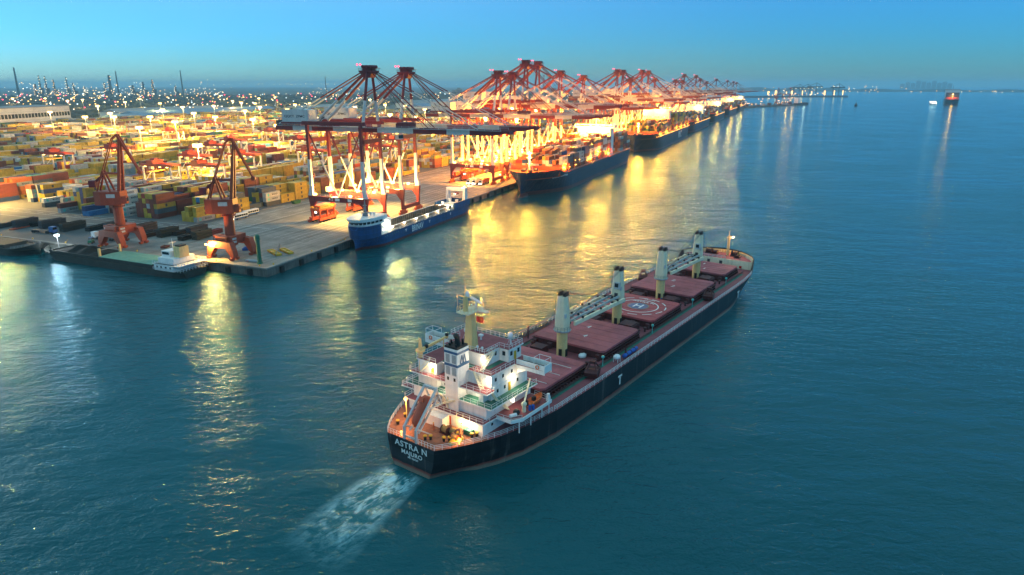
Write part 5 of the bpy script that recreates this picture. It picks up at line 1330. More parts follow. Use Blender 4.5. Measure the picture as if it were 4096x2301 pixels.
# ------------------------------------------------------------------ ship-to-shore gantry cranes (x along quay, +y inland, z from quay top, waterside rail at y = 0)
def sts_crane(number, lit=True):
    t = thing("gantry_crane", "x", "crane", (0, 0, 0), QRZ, "red and white ship-to-shore gantry cranes along the quay")
    GY, GX = 33.0, 8.6
    zp0, zp1, zw, zg = 11.0, 13.6, 32.0, 46.0      # portal beam, white to red, girder underside
    for y in (0, GY):
        for sx in (-1, 1):
            m = MB(); x = sx*GX
            # lower red leg flares towards the portal beam, upper leg leans in a little
            m.loft([[(x + a*w, y + b*d, z) for a, b in ((-1,-1),(1,-1),(1,1),(-1,1))] for w, d, z in ((.75, .65, 2.6), (.75, .8, 9.0), (.85, 1.5, zp1))], m=0, close=True)
            yo = y + (-.6 if y else .6)
            m.loft([[(x + a*w, yy + b*d, z) for a, b in ((-1,-1),(1,-1),(1,1),(-1,1))] for w, d, z, yy in ((.8, 1.3, zp1, y), (.68, .8, 18, yo), (.68, .72, zw, yo))], m=1, close=True)
            m.loft([[(x*.97 + a*w, yo + b*d, z) for a, b in ((-1,-1),(1,-1),(1,1),(-1,1))] for w, d, z in ((.68, .72, zw), (.68, .72, zg + 3.2))], m=0, close=True)
            m.build("leg", ["crane_red", "crane_white"], t)
            b = MB()
            for k in range(4):
                bx = x + (k - 1.5)*2.1; b.box(bx - .85, bx + .85, y - .55, y + .55, .35, 1.5); b.tube((bx - .45, y - .3, .4), (bx - .45, y + .3, .4), .4, n=8); b.tube((bx + .45, y - .3, .4), (bx + .45, y + .3, .4), .4, n=8)
            b.box(x - 2.6, x + 2.6, y - .5, y + .5, 1.5, 2.6); b.build("bogie", "crane_orange", t)
    for y in (0, GY):
        MB().box(-GX + .8, GX - .8, y - .7, y + .7, 2.6, 4.6).build("sill_beam", "crane_red", t)
        MB().box(-GX + .95, GX - .95, y - .6, y + .6, 40.5, 42.5).build("cross_beam", "crane_red", t)
    for sx in (-1, 1):
        x = sx*GX
        m = MB(); m.box(x - .75, x + .75, 1.6, GY - 1.6, zp0, zp1 - .1)
        m.xprism([(1.0, zp0), (3.6, zp0), (1.0, zp0 - 3.2)], x - .7, x + .7); m.xprism([(GY - 1.0, zp0), (GY - 3.6, zp0), (GY - 1.0, zp0 - 3.2)], x - .7, x + .7)
        pb = m.build("portal_beam", "crane_red", t)
        r = MB(); r.rail([(x, 2.5, zp1), (x, GY - 2.5, zp1)], 1.1, 3, .09, 2); r.build("railing", "cream_pale", pb)
        # V bracing in the side frame: white below, red above
        for y1 in (.6, GY - .6):
            m = MB(); a = Vector((x*.985, GY/2, zp1)); b_ = Vector((x*.97, y1, zg + 1)); c = a.lerp(b_, (zw - zp1)/(zg + 1 - zp1))
            m.beam(a, c, .62, .62, m=1); m.beam(c, b_, .55, .55, m=0); m.build("brace", ["crane_red", "crane_white"], t)
        m = MB(); m.box(x*.97 - .7, x*.97 + .7, -2, GY + 2, zg + 3.2, zg + 5.0); m.build("top_beam", "crane_red", t)
    if number:
        for sx in (-1,):
            text("crane_number", number, 1.9, "text_white", t, (sx*GX - .78, GY*.62, (zp0 + zp1)/2), (0, -1, 0), (0, 0, 1), .02, sx=1.2, spacing=1.4)
            MB().box(sx*GX - .80, sx*GX - .76, GY*.46, GY*.54, zp0 + .6, zp1 - .6).box(sx*GX - .80, sx*GX - .76, GY*.24, GY*.31, zp0 + .6, zp1 - .6).build("name_plate", "text_white", t)
    # twin boom girders in white and red lengths, tapering tip
    for sx in (-1, 1):
        m = MB(); x = sx*3.1
        seg = [(56, 45, 0), (45, 33, 1), (33, 20, 0), (20, 5, 1), (5, -6, 0), (-6, -26, 1), (-26, -44, 0), (-44, -56, 1), (-56, -68, 0)]
        for a, b_, k in seg: m.box(x - .75, x + .75, b_, a, zg, zg + 2.4, k)
        m.raw([(x-.75,-76,zg+1.5),(x+.75,-76,zg+1.5),(x+.75,-76,zg+2.4),(x-.75,-76,zg+2.4),(x-.75,-68,zg),(x+.75,-68,zg),(x+.75,-68,zg+2.4),(x-.75,-68,zg+2.4)], [(0,1,2,3),(4,7,6,5),(0,4,5,1),(1,5,6,2),(2,6,7,3),(3,7,4,0)], 0)
        bo = m.build("boom_girder", ["crane_red", "crane_white"], t)
        r = MB(); r.rail([(x + sx*1.6, 55, zg + 2.3), (x + sx*1.6, -72, zg + 2.3)], 1.1, 4, .1, 2); r.box(min(x + sx*.7, x + sx*1.7), max(x + sx*.7, x + sx*1.7), -72, 55, zg + 2.2, zg + 2.3); r.build("walkway", "light_grey", bo)
    m = MB()
    for y in (55, 46, 20, -10, -30, -50, -66, -75): m.box(-3.0, 3.0, y - .5, y + .5, zg + .6, zg + 2.0)
    m.build("boom_tie", "crane_red", t)
    m = MB(); m.box(-4.2, 4.2, 34, 52, zg + 3.0, zg + 4.2); m.build("house_platform", "crane_red", t)
    m = MB(); m.xprism([(35, zg + 4.2), (51, zg + 4.2), (51, zg + 10.2), (43, zg + 10.8), (35, zg + 10.2)], -4.0, 4.0); mh = m.build("machinery_house", "crane_white", t)
    for k in range(2): text("house_lettering", "QQCT 前湾" if False else ("QQCT" if k == 0 else "ZPMC"), 1.6, "text_dark", t, (-4.03, 46.5 - k*7, zg + 7.0), (0, -1, 0), (0, 0, 1), .02, sx=1.3)
    MB().box(-3, 3, 52, 56, zg + 2.4, zg + 5).build("counterweight", "dark_grey", t)
    # apex frame
    ap = Vector((0, -1.0, 75.0))
    for sx in (-1, 1):
        m = MB(); a = Vector((sx*6.6, 0, zg + 5)); b_ = Vector((sx*2.0, ap.y, ap.z)); c = a.lerp(b_, .42)
        m.tube(a, c, .8, .75, 10, 1); m.tube(c, b_, .75, .65, 10, 0); m.build("apex_leg", ["crane_red", "crane_white"], t)
        m = MB(); a = Vector((sx*4.6, GY - 4, zg + 5)); b_ = Vector((sx*1.8, ap.y + 1.5, ap.z - 1)); c = a.lerp(b_, .45)
        m.tube(a, c, .75, .7, 10, 1); m.tube(c, b_, .7, .65, 10, 0); m.build("back_leg", ["crane_red", "crane_white"], t)
        for k, (yy, zz, r0) in enumerate(((-34, zg + 2.6, .26), (-60, zg + 2.6, .26), (54, zg + 3.2, .34))):
            m = MB(); a = Vector((sx*3.1, yy, zz)); b_ = Vector((sx*1.7, ap.y - (1 if yy < 0 else -1.5), ap.z + .4)); c = a.lerp(b_, .5 if yy > 0 else .62)
            m.tube(a, c, r0, r0, 6, 1 if yy > 0 or k == 1 else 0); m.tube(c, b_, r0, r0, 6, 0); m.build("stay", ["crane_red", "crane_white"], t)
        w = MB(); 
        for j in range(3): w.beam((sx*(2.4 + j*.5), -24 - j*4, zg + 2.8), (sx*1.4, ap.y - 1.4, ap.z + .8 + j*.3), .12)
        w.build("hoist_wires", "cable", t)
    m = MB(); m.box(-3.2, 3.2, -4.4, 3.2, 74.4, 75.2); m.box(-2.3, 2.3, -3.0, 1.6, 75.2, 77.0); m.box(-3.8, 3.8, -5.0, -1.0, 76.2, 76.4); m.xprism([(-3.6, 74.4), (3.4, 74.4), (1.4, 71.8), (-2.4, 71.8)], -2.3, 2.3)
    for y in (-3.2, -1.0, 1.2): m.tube((-2.9, y, 77.0), (2.9, y, 77.0), .7, n=10)
    apx = m.build("apex_platform", "crane_red", t)
    r = MB(); r.rail([(-3.2, 3.1, 75.2), (-3.2, -4.4, 75.2), (3.2, -4.4, 75.2), (3.2, 3.1, 75.2)], 1.1, 2, .12, 2, close=True); r.build("railing", "crane_red", apx)
    for y in (3.2, 1.4): MB().ball((-2.6, y + 1, 77.9), .42, 8, 5).build("warning_lamp", "lamp_red", apx)
    # trolley, cab, spreader
    ty = -20 if number in ("43", "41") else 16
    m = MB(); m.box(-3.6, 3.6, ty - 3.5, ty + 3.5, zg + 2.5, zg + 4.6); m.box(-3.4, 3.4, ty - 3, ty + 3, zg + 4.6, zg + 5.0); m.build("trolley", "crane_red", t)
    m = MB(); m.box(1.0, 3.6, ty + 4, ty + 7, zg - 3.4, zg - .6); cb = m.build("operator_cab", "crane_white", t); MB().box(.98, 3.62, ty + 3.9, ty + 5, zg - 2.9, zg - 1.2).build("cab_window", "glass_dark", cb)
    # elevator shaft and stairs on the landside leg
    st = MB(); n = 7
    for k in range(n):
        z0 = 14 + k*4.6; x0, x1 = (-GX + 1.2, -GX + 4.4) if k % 2 else (-GX + 4.4, -GX + 1.2)
        st.beam((x0, GY + .6, z0), (x1, GY + .6, z0 + 4.6), .8, .18); st.box(-GX + .9, -GX + 4.8, GY + .1, GY + 1.1, z0 - .1, z0)
    st.build("stairway", "crane_red", t)
    MB().box(GX - 3.6, GX - 1.2, GY - 1.2, GY + 1.0, zp1, zp1 + 2.6).build("electrical_cabinet", "cream_pale", t)
    MB().box(-GX + 1.6, GX - 1.6, GY - 2.4, GY - .8, 4.6, 7.2).build("cable_reel_house", "crane_orange", t)
    for sx, y in ((1, 6.0), (1, 16.0), (1, 26.0), (-1, 30.5), (-1, 9)):
        MB().box(sx*GX - .55, sx*GX + .55, y - .6, y + .6, zp1 + .3, zp1 + 1.2).build("floodlight", "lamp_warm", t)
    for y in (40, 12, -16, -36): MB().box(-2.6, -1.6, y - .5, y + .5, zg - .5, zg - .1).build("floodlight", "lamp_sodium", t)
    MB().box(-GX - .6, -GX + .1, GY - .5, GY + .5, 3.6, 4.3).build("floodlight", "lamp_white", t)
    return t
def add_crane_lights(t, near=True, first=False):
    w = 34000 if first else 60000
    col = WARM if first else SODIUM
    lamp_light(t, (0, 8, 13.5 + 2.5), w, col, .8); lamp_light(t, (0, 25, 13.5 + 2.5), w, col, .8)
    if first: return
    lamp_light(t, (0, -14, 44.5), 18000, SODIUM, .8)
    if near: lamp_light(t, (0, 22, 44.0), 36000, SODIUM, .8)
TALL = 89.0
cr_specs = [(95.0, 80, "43"), (130.5, 80, "42"), (256, 80.5, "41"), (283, 80, "40"), (310, 89, ""), (337, 89, ""), (396, 83, ""), (468, 80, ""), (607, 88, ""), (635, 88, ""), (679, 80, ""), (747, 90, ""), (790, 90, ""), (841, 81, ""),
            (1028, 80, ""), (1104, 80, ""), (1127, 90, ""), (1289, 90, ""), (1358, 84, ""), (1481, 79, ""), (1681, 86, ""), (1991, 84, ""), (2200, 82, ""), (2330, 80, "")]
near_names = ["nearest red and white gantry crane, with number 43 on its portal beam", "second nearest red and white gantry crane, right behind the one numbered 43",
    "red and white gantry crane numbered 41 beside the navy container ship's bow", "red and white gantry crane just behind the one numbered 41",
    "taller red gantry crane, left one of the tall pair above the navy ship", "taller red gantry crane, right one of the tall pair above the navy ship"]
STS = {}
for i, (u, hgt, num) in enumerate(cr_specs):
    if num: t = sts_crane(num)
    else: t = copy_tree(STS["blank"]) if "blank" in STS else sts_crane("")
    if not num: STS.setdefault("blank", t)
    t.location = Q(u, 11, QZ)
    t.scale = (1, 1, (hgt - QZ) / (80.0 - QZ))
    t["label"] = near_names[i] if i < len(near_names) else "red and white gantry crane, %s along the quay counting from the corner" % nth(i)
for i, t in enumerate([o for o in COL.objects if o.name.startswith("gantry_crane")]):
    u = cr_specs[i][0]
    if u < 900: add_crane_lights(t, u < 500, u < 200)
    else: lamp_light(t, (0, 10, 30), 90000, SODIUM, 1.5)

# ------------------------------------------------------------------ level-luffing portal cranes on the near quay
def portal_crane(label, u, v, rz_top):
    t = thing("portal_crane", label, "crane", Q(u, v, QZ), QRZ, "rust-orange portal jib cranes on the near quay")
    G = 5.4
    for sx in (-1, 1):
        m = MB()      # side frame: boxy haunches down to the bogies
        for sy in (-1, 1):
            m.loft([[(sx*G + a*1.3, sy*(G + o) + b*w, z) for a, b in ((-1,-1),(1,-1),(1,1),(-1,1))] for o, w, z in ((.6, .9, 1.6), (-.4, 1.6, 4.0), (-2.4, 2.4, 7.4))], close=True)
        m.box(sx*G - 1.25, sx*G + 1.25, -3.6, 3.6, 4.8, 7.6); m.build("portal_frame", "portal_orange", t)
        for sy in (-1, 1):
            b = MB()
            for k in (-1, 1): b.box(sx*G + k*1.3 - .9, sx*G + k*1.3 + .9, sy*(G + .6) - .6, sy*(G + .6) + .6, .3, 1.2); b.tube((sx*G + k*1.3, sy*(G+.6) - .4, .45), (sx*G + k*1.3, sy*(G+.6) + .4, .45), .45, n=8)
            b.box(sx*G - 1.2, sx*G + 1.2, sy*(G + .6) - .5, sy*(G + .6) + .5, 1.1, 1.8); b.build("bogie", "portal_orange", t)
    m = MB(); m.box(-G, G, -3.0, 3.0, 5.8, 9.2); m.box(-4.6, -1.0, -4.6, -2.6, 5.6, 9.4); m.box(-4.6, -1.0, 2.6, 4.8, 5.6, 9.4); m.build("portal_deck", "portal_orange", t)
    for y, z in ((-4.63, 8.3), (-4.63, 7.0)): MB().box(-4.0, -1.8, y - .04, y, z - .4, z + .4).build("sign_plate", "light_grey", t)
    MB().box(-4.64, -4.6, 3.0, 4.4, 7.6, 8.4).build("sign_plate", "light_grey", t)
    m = MB(); m.tube((0, 0, 8.4), (0, 0, 18.4), 2.1, 1.9, 16); m.build("column", "portal_orange", t)
    r = MB(); r.rail([(2.9*math.cos(a), 2.9*math.sin(a), 17.4) for a in [k*math.pi/6 for k in range(12)]], 1, 1.5, .1, 2, close=True); r.tube((0, 0, 17.2), (0, 0, 17.4), 3.0, n=16); r.build("slewing_platform", "portal_orange", t)
    # slewing part, turned by rz_top; +x is the jib side
    def T(p): c, s = math.cos(rz_top), math.sin(rz_top); x, y, z = p; return (c*x - s*y, s*x + c*y, z)
    class RB(MB):
        def raw(s, vs, fs, m=0): MB.raw(s, [T(v) for v in vs], fs, m)
    m = RB(); m.prism([(-8.0, -2.6), (-8.0, 2.6), (-5, 3.6), (3.4, 3.6), (3.4, -3.6), (-5, -3.6)], 18.4, 24.2); mh = m.build("machinery_house", "portal_orange", t)
    m = RB(); m.box(-2.4, 1.2, -3.66, -3.6, 21.6, 23.2); m.build("name_plate", "light_grey", mh)
    m = RB(); m.box(3.4, 5.6, -3.4, -1.0, 19.0, 22.0); cb = m.build("operator_cab", "portal_orange", t); m = RB(); m.box(5.6, 5.66, -3.2, -1.2, 20.0, 21.6); m.build("cab_window", "glass_dark", t)
    m = RB()                      # jib: tapered lattice-free box pair meeting at the head
    for sy in (-1, 1):
        m.beam(T0((2.6, sy*2.0, 24)), T0((5.4, sy*.9, 46.5)), 1.0, 1.3, w2=.7, h2=.8)
    for k in range(5): m.beam((2.9 + k*.5, -1.8 + k*.18, 27 + k*4.2), (2.9 + k*.5, 1.8 - k*.18, 27 + k*4.2), .35)
    m.build("jib", "portal_orange", t)
    m = RB()                      # front trunk hanging from the jib head
    for sy in (-1, 1):
        m.beam((4.6, sy*.8, 48.2), (11.6, sy*.5, 32.4), .55, .9, w2=.5, h2=.6); m.beam((2.2, sy*.8, 46.4), (4.6, sy*.8, 48.2), .5)
        m.beam((4.6, sy*.8, 48.2), (5.4, sy*.9, 46.2), .5)
    for k in range(6): m.beam((5.6 + k*1.1, -.8, 46 - k*2.4), (5.6 + k*1.1, .8, 46 - k*2.4), .25)
    m.tube((11.6, -.9, 32.2), (11.6, .9, 32.2), .9, n=10); m.build("fly_jib", "portal_orange", t)
    m = RB()                      # rear tie and A-frame with counterweight arm
    for sy in (-1, 1):
        m.beam((2.2, sy*.8, 46.4), (-3.4, sy*1.0, 33.0), .35); m.beam((-3.4, sy*1.0, 33.0), (-1.0, sy*2.2, 24.2), .7); m.beam((-3.4, sy*1.0, 33.0), (-6.6, sy*1.6, 24.2), .6)
        m.beam((-3.4, sy*1.0, 32.0), (3.6, sy*1.6, 31.5), .45)
    m.build("back_tie", "portal_orange", t)
    m = RB(); m.beam((-3.0, 0, 31.5), (-8.2, 0, 27.6), .9, 1.0); m.box(-9.6, -6.8, -1.8, 1.8, 26.0, 28.8); m.build("counterweight", "crane_red", t)
    m = RB(); m.ball((3.6, 0, 49.0), .28, 8, 5); m.build("warning_lamp", "lamp_red", t)
    w = RB()
    for sy in (-.4, .4): w.beam((12.2, sy, 31.6), (12.2, sy, 27.0), .07); w.beam((3.0, sy, 24.6), (4.2, sy, 48.4), .09)
    w.build("hoist_wires", "cable", t)
    return t
def T0(p): return p
portal_crane("left one of the two rust-orange jib cranes, behind the heaped barge", 9.0, 87.5, R(-62))
pc2 = portal_crane("right one of the two rust-orange jib cranes, on the quay corner beside the beacon", 11.0, 27.0, R(-62))
for k in range(4):
    MB().box(-6.9, -6.5, 2.2 + k*1.5, 2.9 + k*1.5, 5.6, 6.1).build("floodlight", "lamp_warm", pc2)
lamp_light(pc2, (-7.6, 4.5, 6.0), 17000, WARM, .6)

# ------------------------------------------------------------------ rubber-tyred yard cranes
def rtg_crane(label):
    t = thing("yard_crane", label, "crane", (0, 0, 0), QRZ, "red and white gantry cranes straddling the container stacks")
    SP, GX, Hh = 11.6, 3.6, 20.5
    for sy in (-1, 1):
        for sx in (-1, 1):
            m = MB(); m.box(sx*GX - .5, sx*GX + .5, sy*SP - .45, sy*SP + .45, 1.8, 8.2, 0); m.box(sx*GX - .5, sx*GX + .5, sy*SP - .45, sy*SP + .45, 8.2, Hh - 1.6, 1); m.build("leg", ["rtg_red", "crane_white"], t)
            w = MB()
            for k in (-1, 1): w.tube((sx*(GX + .9) + k*.9, sy*SP - .4, .8), (sx*(GX + .9) + k*.9, sy*SP + .4, .8), .8, n=10)
            w.build("wheel", "rubber", t)
        MB().box(-GX - 2.4, GX + 2.4, sy*SP - .55, sy*SP + .55, 1.4, 2.4).build("sill_beam", "rtg_red", t)
        m = MB(); m.beam((-GX, sy*SP, 9), (GX, sy*SP, 16), .4, m=0); m.build("brace", "crane_white", t)
    for sx in (-1, 1):
        MB().box(sx*GX - .65, sx*GX + .65, -SP - 1.2, SP + 1.2, Hh - 1.6, Hh).build("girder", "rtg_red", t)
    m = MB(); m.box(-GX - .8, GX + .8, 2.5, 7.5, Hh, Hh + 2.2); m.box(-2, 2, 3.2, 6.8, Hh + 2.2, Hh + 3.2); m.build("trolley", "rtg_red", t)
    MB().box(-1.2, 1.2, 7.6, 9.6, Hh - 3.8, Hh - 1.4).build("operator_cab", "crane_white", t)
    m = MB(); m.box(-6.1, 6.1, 4.0, 6.4, Hh - 5.2, Hh - 4.6); 
    for x in (-1.5, 1.5):
        for y in (4.4, 6.0): m.beam((x, y, Hh - 4.6), (x, y, Hh), .08)
    m.build("spreader", "yellow_paint", t)
    MB().box(-GX + .6, GX - .6, SP + .6, SP + 2.4, 1.6, 4.4).build("generator", "crane_white", t)
    for y in (-9, -3, 9.5): MB().box(-GX - .4, -GX + .4, y - .5, y + .5, Hh - 2.0, Hh - 1.62).build("floodlight", "lamp_warm", t)
    return t
# ------------------------------------------------------------------ container yard
def px_of(u, v, z=QZ):
    p = Q(u, v, z); th = R(16.53); c, s = math.cos(th), math.sin(th)
    Zr = p.z - CAM_H; d = p.y*c - Zr*s; uu = p.y*s + Zr*c
    return (2048 + 2731*p.x/d, 1150.5 - 2731*uu/d, d)
yr = random.Random(42)
YP = ["yellow"]*19 + ["maroon"]*8 + ["rust"]*3 + ["grey"]*5 + ["white"]*4 + ["orange"]*1 + ["slate"]*2 + ["blue", "sky", "green", "mint", "red"]
BLOCKS = []
v = 97.0; bi = 0
NBLK = 34
ROWP, SLOT = 2.62, 13.0
def u_start(v):
    if v < 130: return 60
    if v < 190: return 63
    if v < 270: return 74
    if v < 340: return 100
    return 146
GRID = {}
dom = 'yellow'; run_base = 4
for b in range(NBLK):
    v0 = 97.0 + b*27.0
    us = u_start(v0)
    nslots = int((1330 - us) / SLOT)
    for s in range(nslots):
        u = us + s*SLOT + 6.5
        if ((u - 60) % 262) > 236 and u > 200: continue          # cross roads
        if s % 3 == 0 or s == 0: run_base = yr.choice((3, 4, 4, 5, 5)) if b > 0 else yr.choice((3, 4, 4))
        if yr.random() < .6: dom = yr.choice(YP)
        base = run_base if yr.random() > .25 else max(1, run_base - yr.choice((1, 2, 3)))
        for r in range(6):
            if b == 0 and s < 1 and r > 3: continue
            vv = v0 + 1.3 + r*ROWP
            x, y, d = px_of(u, vv, QZ + 5)
            if x < -140 or x > 2950: continue
            hh = base + yr.choice((-2, -1, 0, 0, 0, 0, 0))
            rowdom = dom if yr.random() < .62 else yr.choice(YP)
            for k in range(min(5, hh)):
                col = rowdom if yr.random() < .7 else yr.choice(YP)
                GRID[(b, s, r, k)] = (u, vv, col)
HGT = {}
for (b, s, r, k) in GRID: HGT[(b, s, r)] = max(HGT.get((b, s, r), 0), k + 1)
for (b, s, r, k), (u, vv, col) in GRID.items():
    top = HGT[(b, s, r)] == k + 1
    side = HGT.get((b, s, r - 1), 0) <= k              # face towards the water open
    end = HGT.get((b, s - 1, r), 0) <= k               # end towards the camera open
    if not (top or side or end): continue
    p = Q(u, vv, QZ + .02 + k*2.6)
    CONTAINERS.append(dict(p=tuple(p), rz=QRZ, L=12.19, col=col, side=-1, top=top, edge=side, front=end, src="yard", b=b, s=s, row=r, tier=k, h=HGT[(b, s, r)]))
# hand-placed stacks on the left in front of the yard: (u, v, colours from the ground up)
LEFT = [(70, 262, "sky maroon maroon orange"), (70, 259.4, "blue rust maroon maroon"), (78, 243, "grey grey white rust"), (78, 240.4, "blue white grey rust"), (86, 228, "rust mint"), (68, 216, "slate white"), (73, 207, "slate grey"),
        (59, 190, "grey maroon"), (66, 178, "yellow slate rust"), (62, 176, "slate yellow"), (58, 169, "sky blue"), (58, 166.4, "sky"), (66, 152, "white white grey white white"), (66, 149.4, "white white white white"), (62, 146.8, "white white"), (80, 146, "rust white white orange"),
        (72, 160, "sky blue")]
for i, (u, v_, cols) in enumerate(LEFT):
    for k, col in enumerate(cols.split()):
        CONTAINERS.append(dict(p=tuple(Q(u, v_, QZ + .02 + k*2.6)), rz=QRZ, L=12.19, col=col, side=-1, top=True, edge=True, front=True, src="left", b=0, s=i, row=0, tier=k, h=len(cols.split())))
# pick the 300 that show largest; nearer and exposed first
def score(c):
    x, y, z = c["p"]; d = math.hypot(x, y)
    f = 0.0
    if c["top"]: f += .55 * (CAM_H - z) / d
    if c["edge"]: f += .75
    if c["front"]: f += .3
    if c["src"] is None: return 0
    if c["src"] not in ("yard", "left") and not (c["top"] or c["edge"]): return 0
    return f / (d * d)
CONTAINERS.sort(key=score, reverse=True)
LOGO = {}
def logo_curve(body, size, mt):
    if (body, mt) not in LOGO:
        cu = bpy.data.curves.new("lettering", 'FONT'); cu.body = body; cu.size = size; cu.extrude = .008; cu.align_x = 'CENTER'; cu.align_y = 'CENTER'; cu.resolution_u = 2; cu.offset = .02
        tmp = bpy.data.objects.new("tmp", cu); me = bpy.data.meshes.new_from_object(tmp); bpy.data.objects.remove(tmp)
        me.materials.clear(); me.materials.append(M[mt]); LOGO[(body, mt)] = me
    return LOGO[(body, mt)]
bl_ = MB(); bl_.box(-.62, .62, -.02, 0, -.75, .75); BADGE = bl_.mesh("emblem", "text_dark")
bl2 = MB(); bl2.box(-.7, .7, -.02, 0, -.7, .7); BADGE2 = bl2.mesh("emblem", "teal_paint")
def clabel(c):
    n = CONT[c["col"]][0]; tr = "top tier" if c["tier"] == c["h"] - 1 else TIER[c["tier"]]
    if c["src"] == "yard":
        row = ["waterside", "second", "third", "fourth", "fifth", "inland"][c["row"]]
        return "%s container, %s, %s stack along, %s row, %s block inland" % (n, tr, nth(c["s"]), row, nth(c["b"]))
    if c["src"] == "left": return "%s container, %s, %s stack from the left in the loose stacks" % (n, tr, nth(c["s"]))
    return "%s container on the %s, %s, %s bay, %s from water" % (n, c["src"], tr, nth(c["bay"]), nth(c["row"]))
seen_labels = set(); nth_made = 0
rest = []
for c in CONTAINERS:
    if nth_made >= 300 or score(c) == 0: rest.append(c); continue
    lab = clabel(c)
    if lab in seen_labels: rest.append(c); continue
    seen_labels.add(lab); nth_made += 1
    o = bpy.data.objects.new("container", cmesh(c["L"], c["col"])); COL.objects.link(o)
    o.location = c["p"]; o.rotation_euler = (0, 0, c["rz"]); tag(o, lab, "container", "stacked shipping containers")
    if c["edge"]:
        sd = c["side"]; body = None
        if c["col"] in ("white", "grey"): body, mt, sz = "MAERSK", "text_dark", 1.35
        elif c["col"] in ("green",): body, mt, sz = "CHINA SHIPPING", "text_white", .9
        if body:
            q_ = bpy.data.objects.new("lettering", logo_curve(body, sz, mt)); link(q_, o)
            q_.location = (-sd * 1.6, sd*1.20, 1.3); q_.rotation_euler = (R(90), 0, 0 if sd < 0 else math.pi)
            e_ = bpy.data.objects.new("emblem", BADGE2); link(e_, o); e_.location = (sd * 3.9, sd*1.19 + (.02 if sd > 0 else 0), 1.3)
        elif c["col"] == "yellow":
            e_ = bpy.data.objects.new("emblem", BADGE); link(e_, o); e_.location = (0, sd*1.19 + (.02 if sd > 0 else 0), 1.35)
mb = MB(); hw = 1.22
for c in rest:
    x, y, z = c["p"]; ca, sa = math.cos(c["rz"]), math.sin(c["rz"]); hl = c["L"]/2; m_ = CKEYS.index(c["col"])
    cs = [(x + ca*a - sa*b, y + sa*a + ca*b) for a, b in ((-hl,-hw),(hl,-hw),(hl,hw),(-hl,hw))]
    i = len(mb.v)
    mb.v += [(p[0], p[1], z) for p in cs] + [(p[0], p[1], z + 2.59) for p in cs]
    for f in ((4,5,6,7),(0,1,5,4),(1,2,6,5),(2,3,7,6),(3,0,4,7)): mb.f.append(tuple(i + k for k in f)); mb.m.append(m_)
o = mb.build("distant_containers", ["box_" + k for k in CKEYS]); tag(o, "mass of stacked shipping containers filling the yard and ships behind the nearest ones", "containers", kind="stuff")
print("containers", nth_made, len(rest))

# yard cranes
RT = [(150, 8.4), (199, 8.4), (176, 4.4), (122, 3.4), (132, 2.4), (196, 3.4), (250, 6.4), (300, 7.4), (330, 5.4), (240, 2.4), (295, 1.4), (360, 2.4), (420, 4.4), (415, 9.4), (480, 7.4), (470, 2.4), (540, 1.4), (560, 11.4), (620, 5.4), (700, 8.4), (380, 13.4), (520, 16.4)]
proto = None
for i, (u, blk) in enumerate(RT):
    t = rtg_crane("x") if proto is None else copy_tree(proto)
    proto = proto or t
    bno = int(blk); t.location = Q(u, 97 + bno*27 + 9.6, QZ)
    t["label"] = "red and white yard crane over the %s block inland, %s along it" % (nth(bno), nth(sorted(x for x, b_ in RT if int(b_) == bno).index(u)))
    if i < 12: lamp_light(t, (0, -4, 16.0), 4500, WARM, .6)

# ------------------------------------------------------------------ floodlight masts
def mast_px(x, y, z):
    th = R(16.53); c, s = math.cos(th), math.sin(th); dx = (x - 2048)/2731; dy = (1150.5 - y)/2731
    Yd = c + dy*s; Zd = -s + dy*c; k = (z - CAM_H)/Zd
    return dx*k, Yd*k
MAST = [(790,585),(557,513),(68,440),(440,455),(455,470),(390,425),(775,455),(640,415),(730,430),(1040,430),(1035,395),(1265,475),(1325,460),(1560,460),(1540,420),(1180,420),(1020,415),(965,412),(880,385),(855,425),(930,405),(1100,390),(1620,425),(1700,440),(1900,420),(1880,400),(1990,410),(330,400),(180,395),(560,398),(500,410),(650,440),(1150,440),(1240,415),(1420,430),(1480,400),(50,395),(270,405),(860,470),(1010,480),(1110,505),(980,445),(600,470),(340,470),(200,450),(1430,470),(1660,470),(1760,450),(1840,430),(700,490)]
mast_proto = None
for i, (x, y) in enumerate(MAST):
    X, Y = mast_px(x, y, 33.0)
    if mast_proto is None:
        t = thing("light_mast", "x", "light mast", (0,0,0), 0, "tall floodlight masts in the container yard")
        m = MB(); m.tube((0,0,0), (0,0,32), .55, .28, 10); m.box(-.8, .8, -.8, .8, 0, .5); m.build("pole", "light_grey", t)
        m = MB(); m.tube((0,0,31.0), (0,0,31.3), 1.5, 1.5, 12); m.build("lamp_ring", "mid_grey", t)
        for k in range(8):
            a = k*math.pi/4; b = MB(); cx, cy2 = 2.1*math.cos(a), 2.1*math.sin(a)
            b.box(cx - .75, cx + .75, cy2 - .75, cy2 + .75, 29.0, 31.0); b.build("floodlight", "lamp_warm", t)
        mast_proto = t
    else: t = copy_tree(mast_proto)
    t.location = (X, Y, QZ); t.rotation_euler = (0, 0, i*.7)
    dq = math.hypot(X, Y)
    t["label"] = "tall lit floodlight mast, %s nearest to the camera in the container yard" % nth(sorted(math.hypot(*mast_px(a, b, 33.0)) for a, b in MAST).index(dq)).replace("first", "very")
    lamp_light(t, (0, 0, 30.0), (600000 if i == 2 else 380000) if dq < 1300 else 260000, WARM, 1.6)
# one lit mast out of frame on the left quay, whose light the photograph shows on the left water
for k, (x, y) in enumerate(((-95, 625),)):
    X, Y = mast_px(x, y, 33.0); t = copy_tree(mast_proto); t.location = (X, Y, QZ); t["label"] = "tall floodlight mast at the far left of the near quay"
    lamp_light(t, (0, 0, 30.0), 200000, WARM, 1.6)
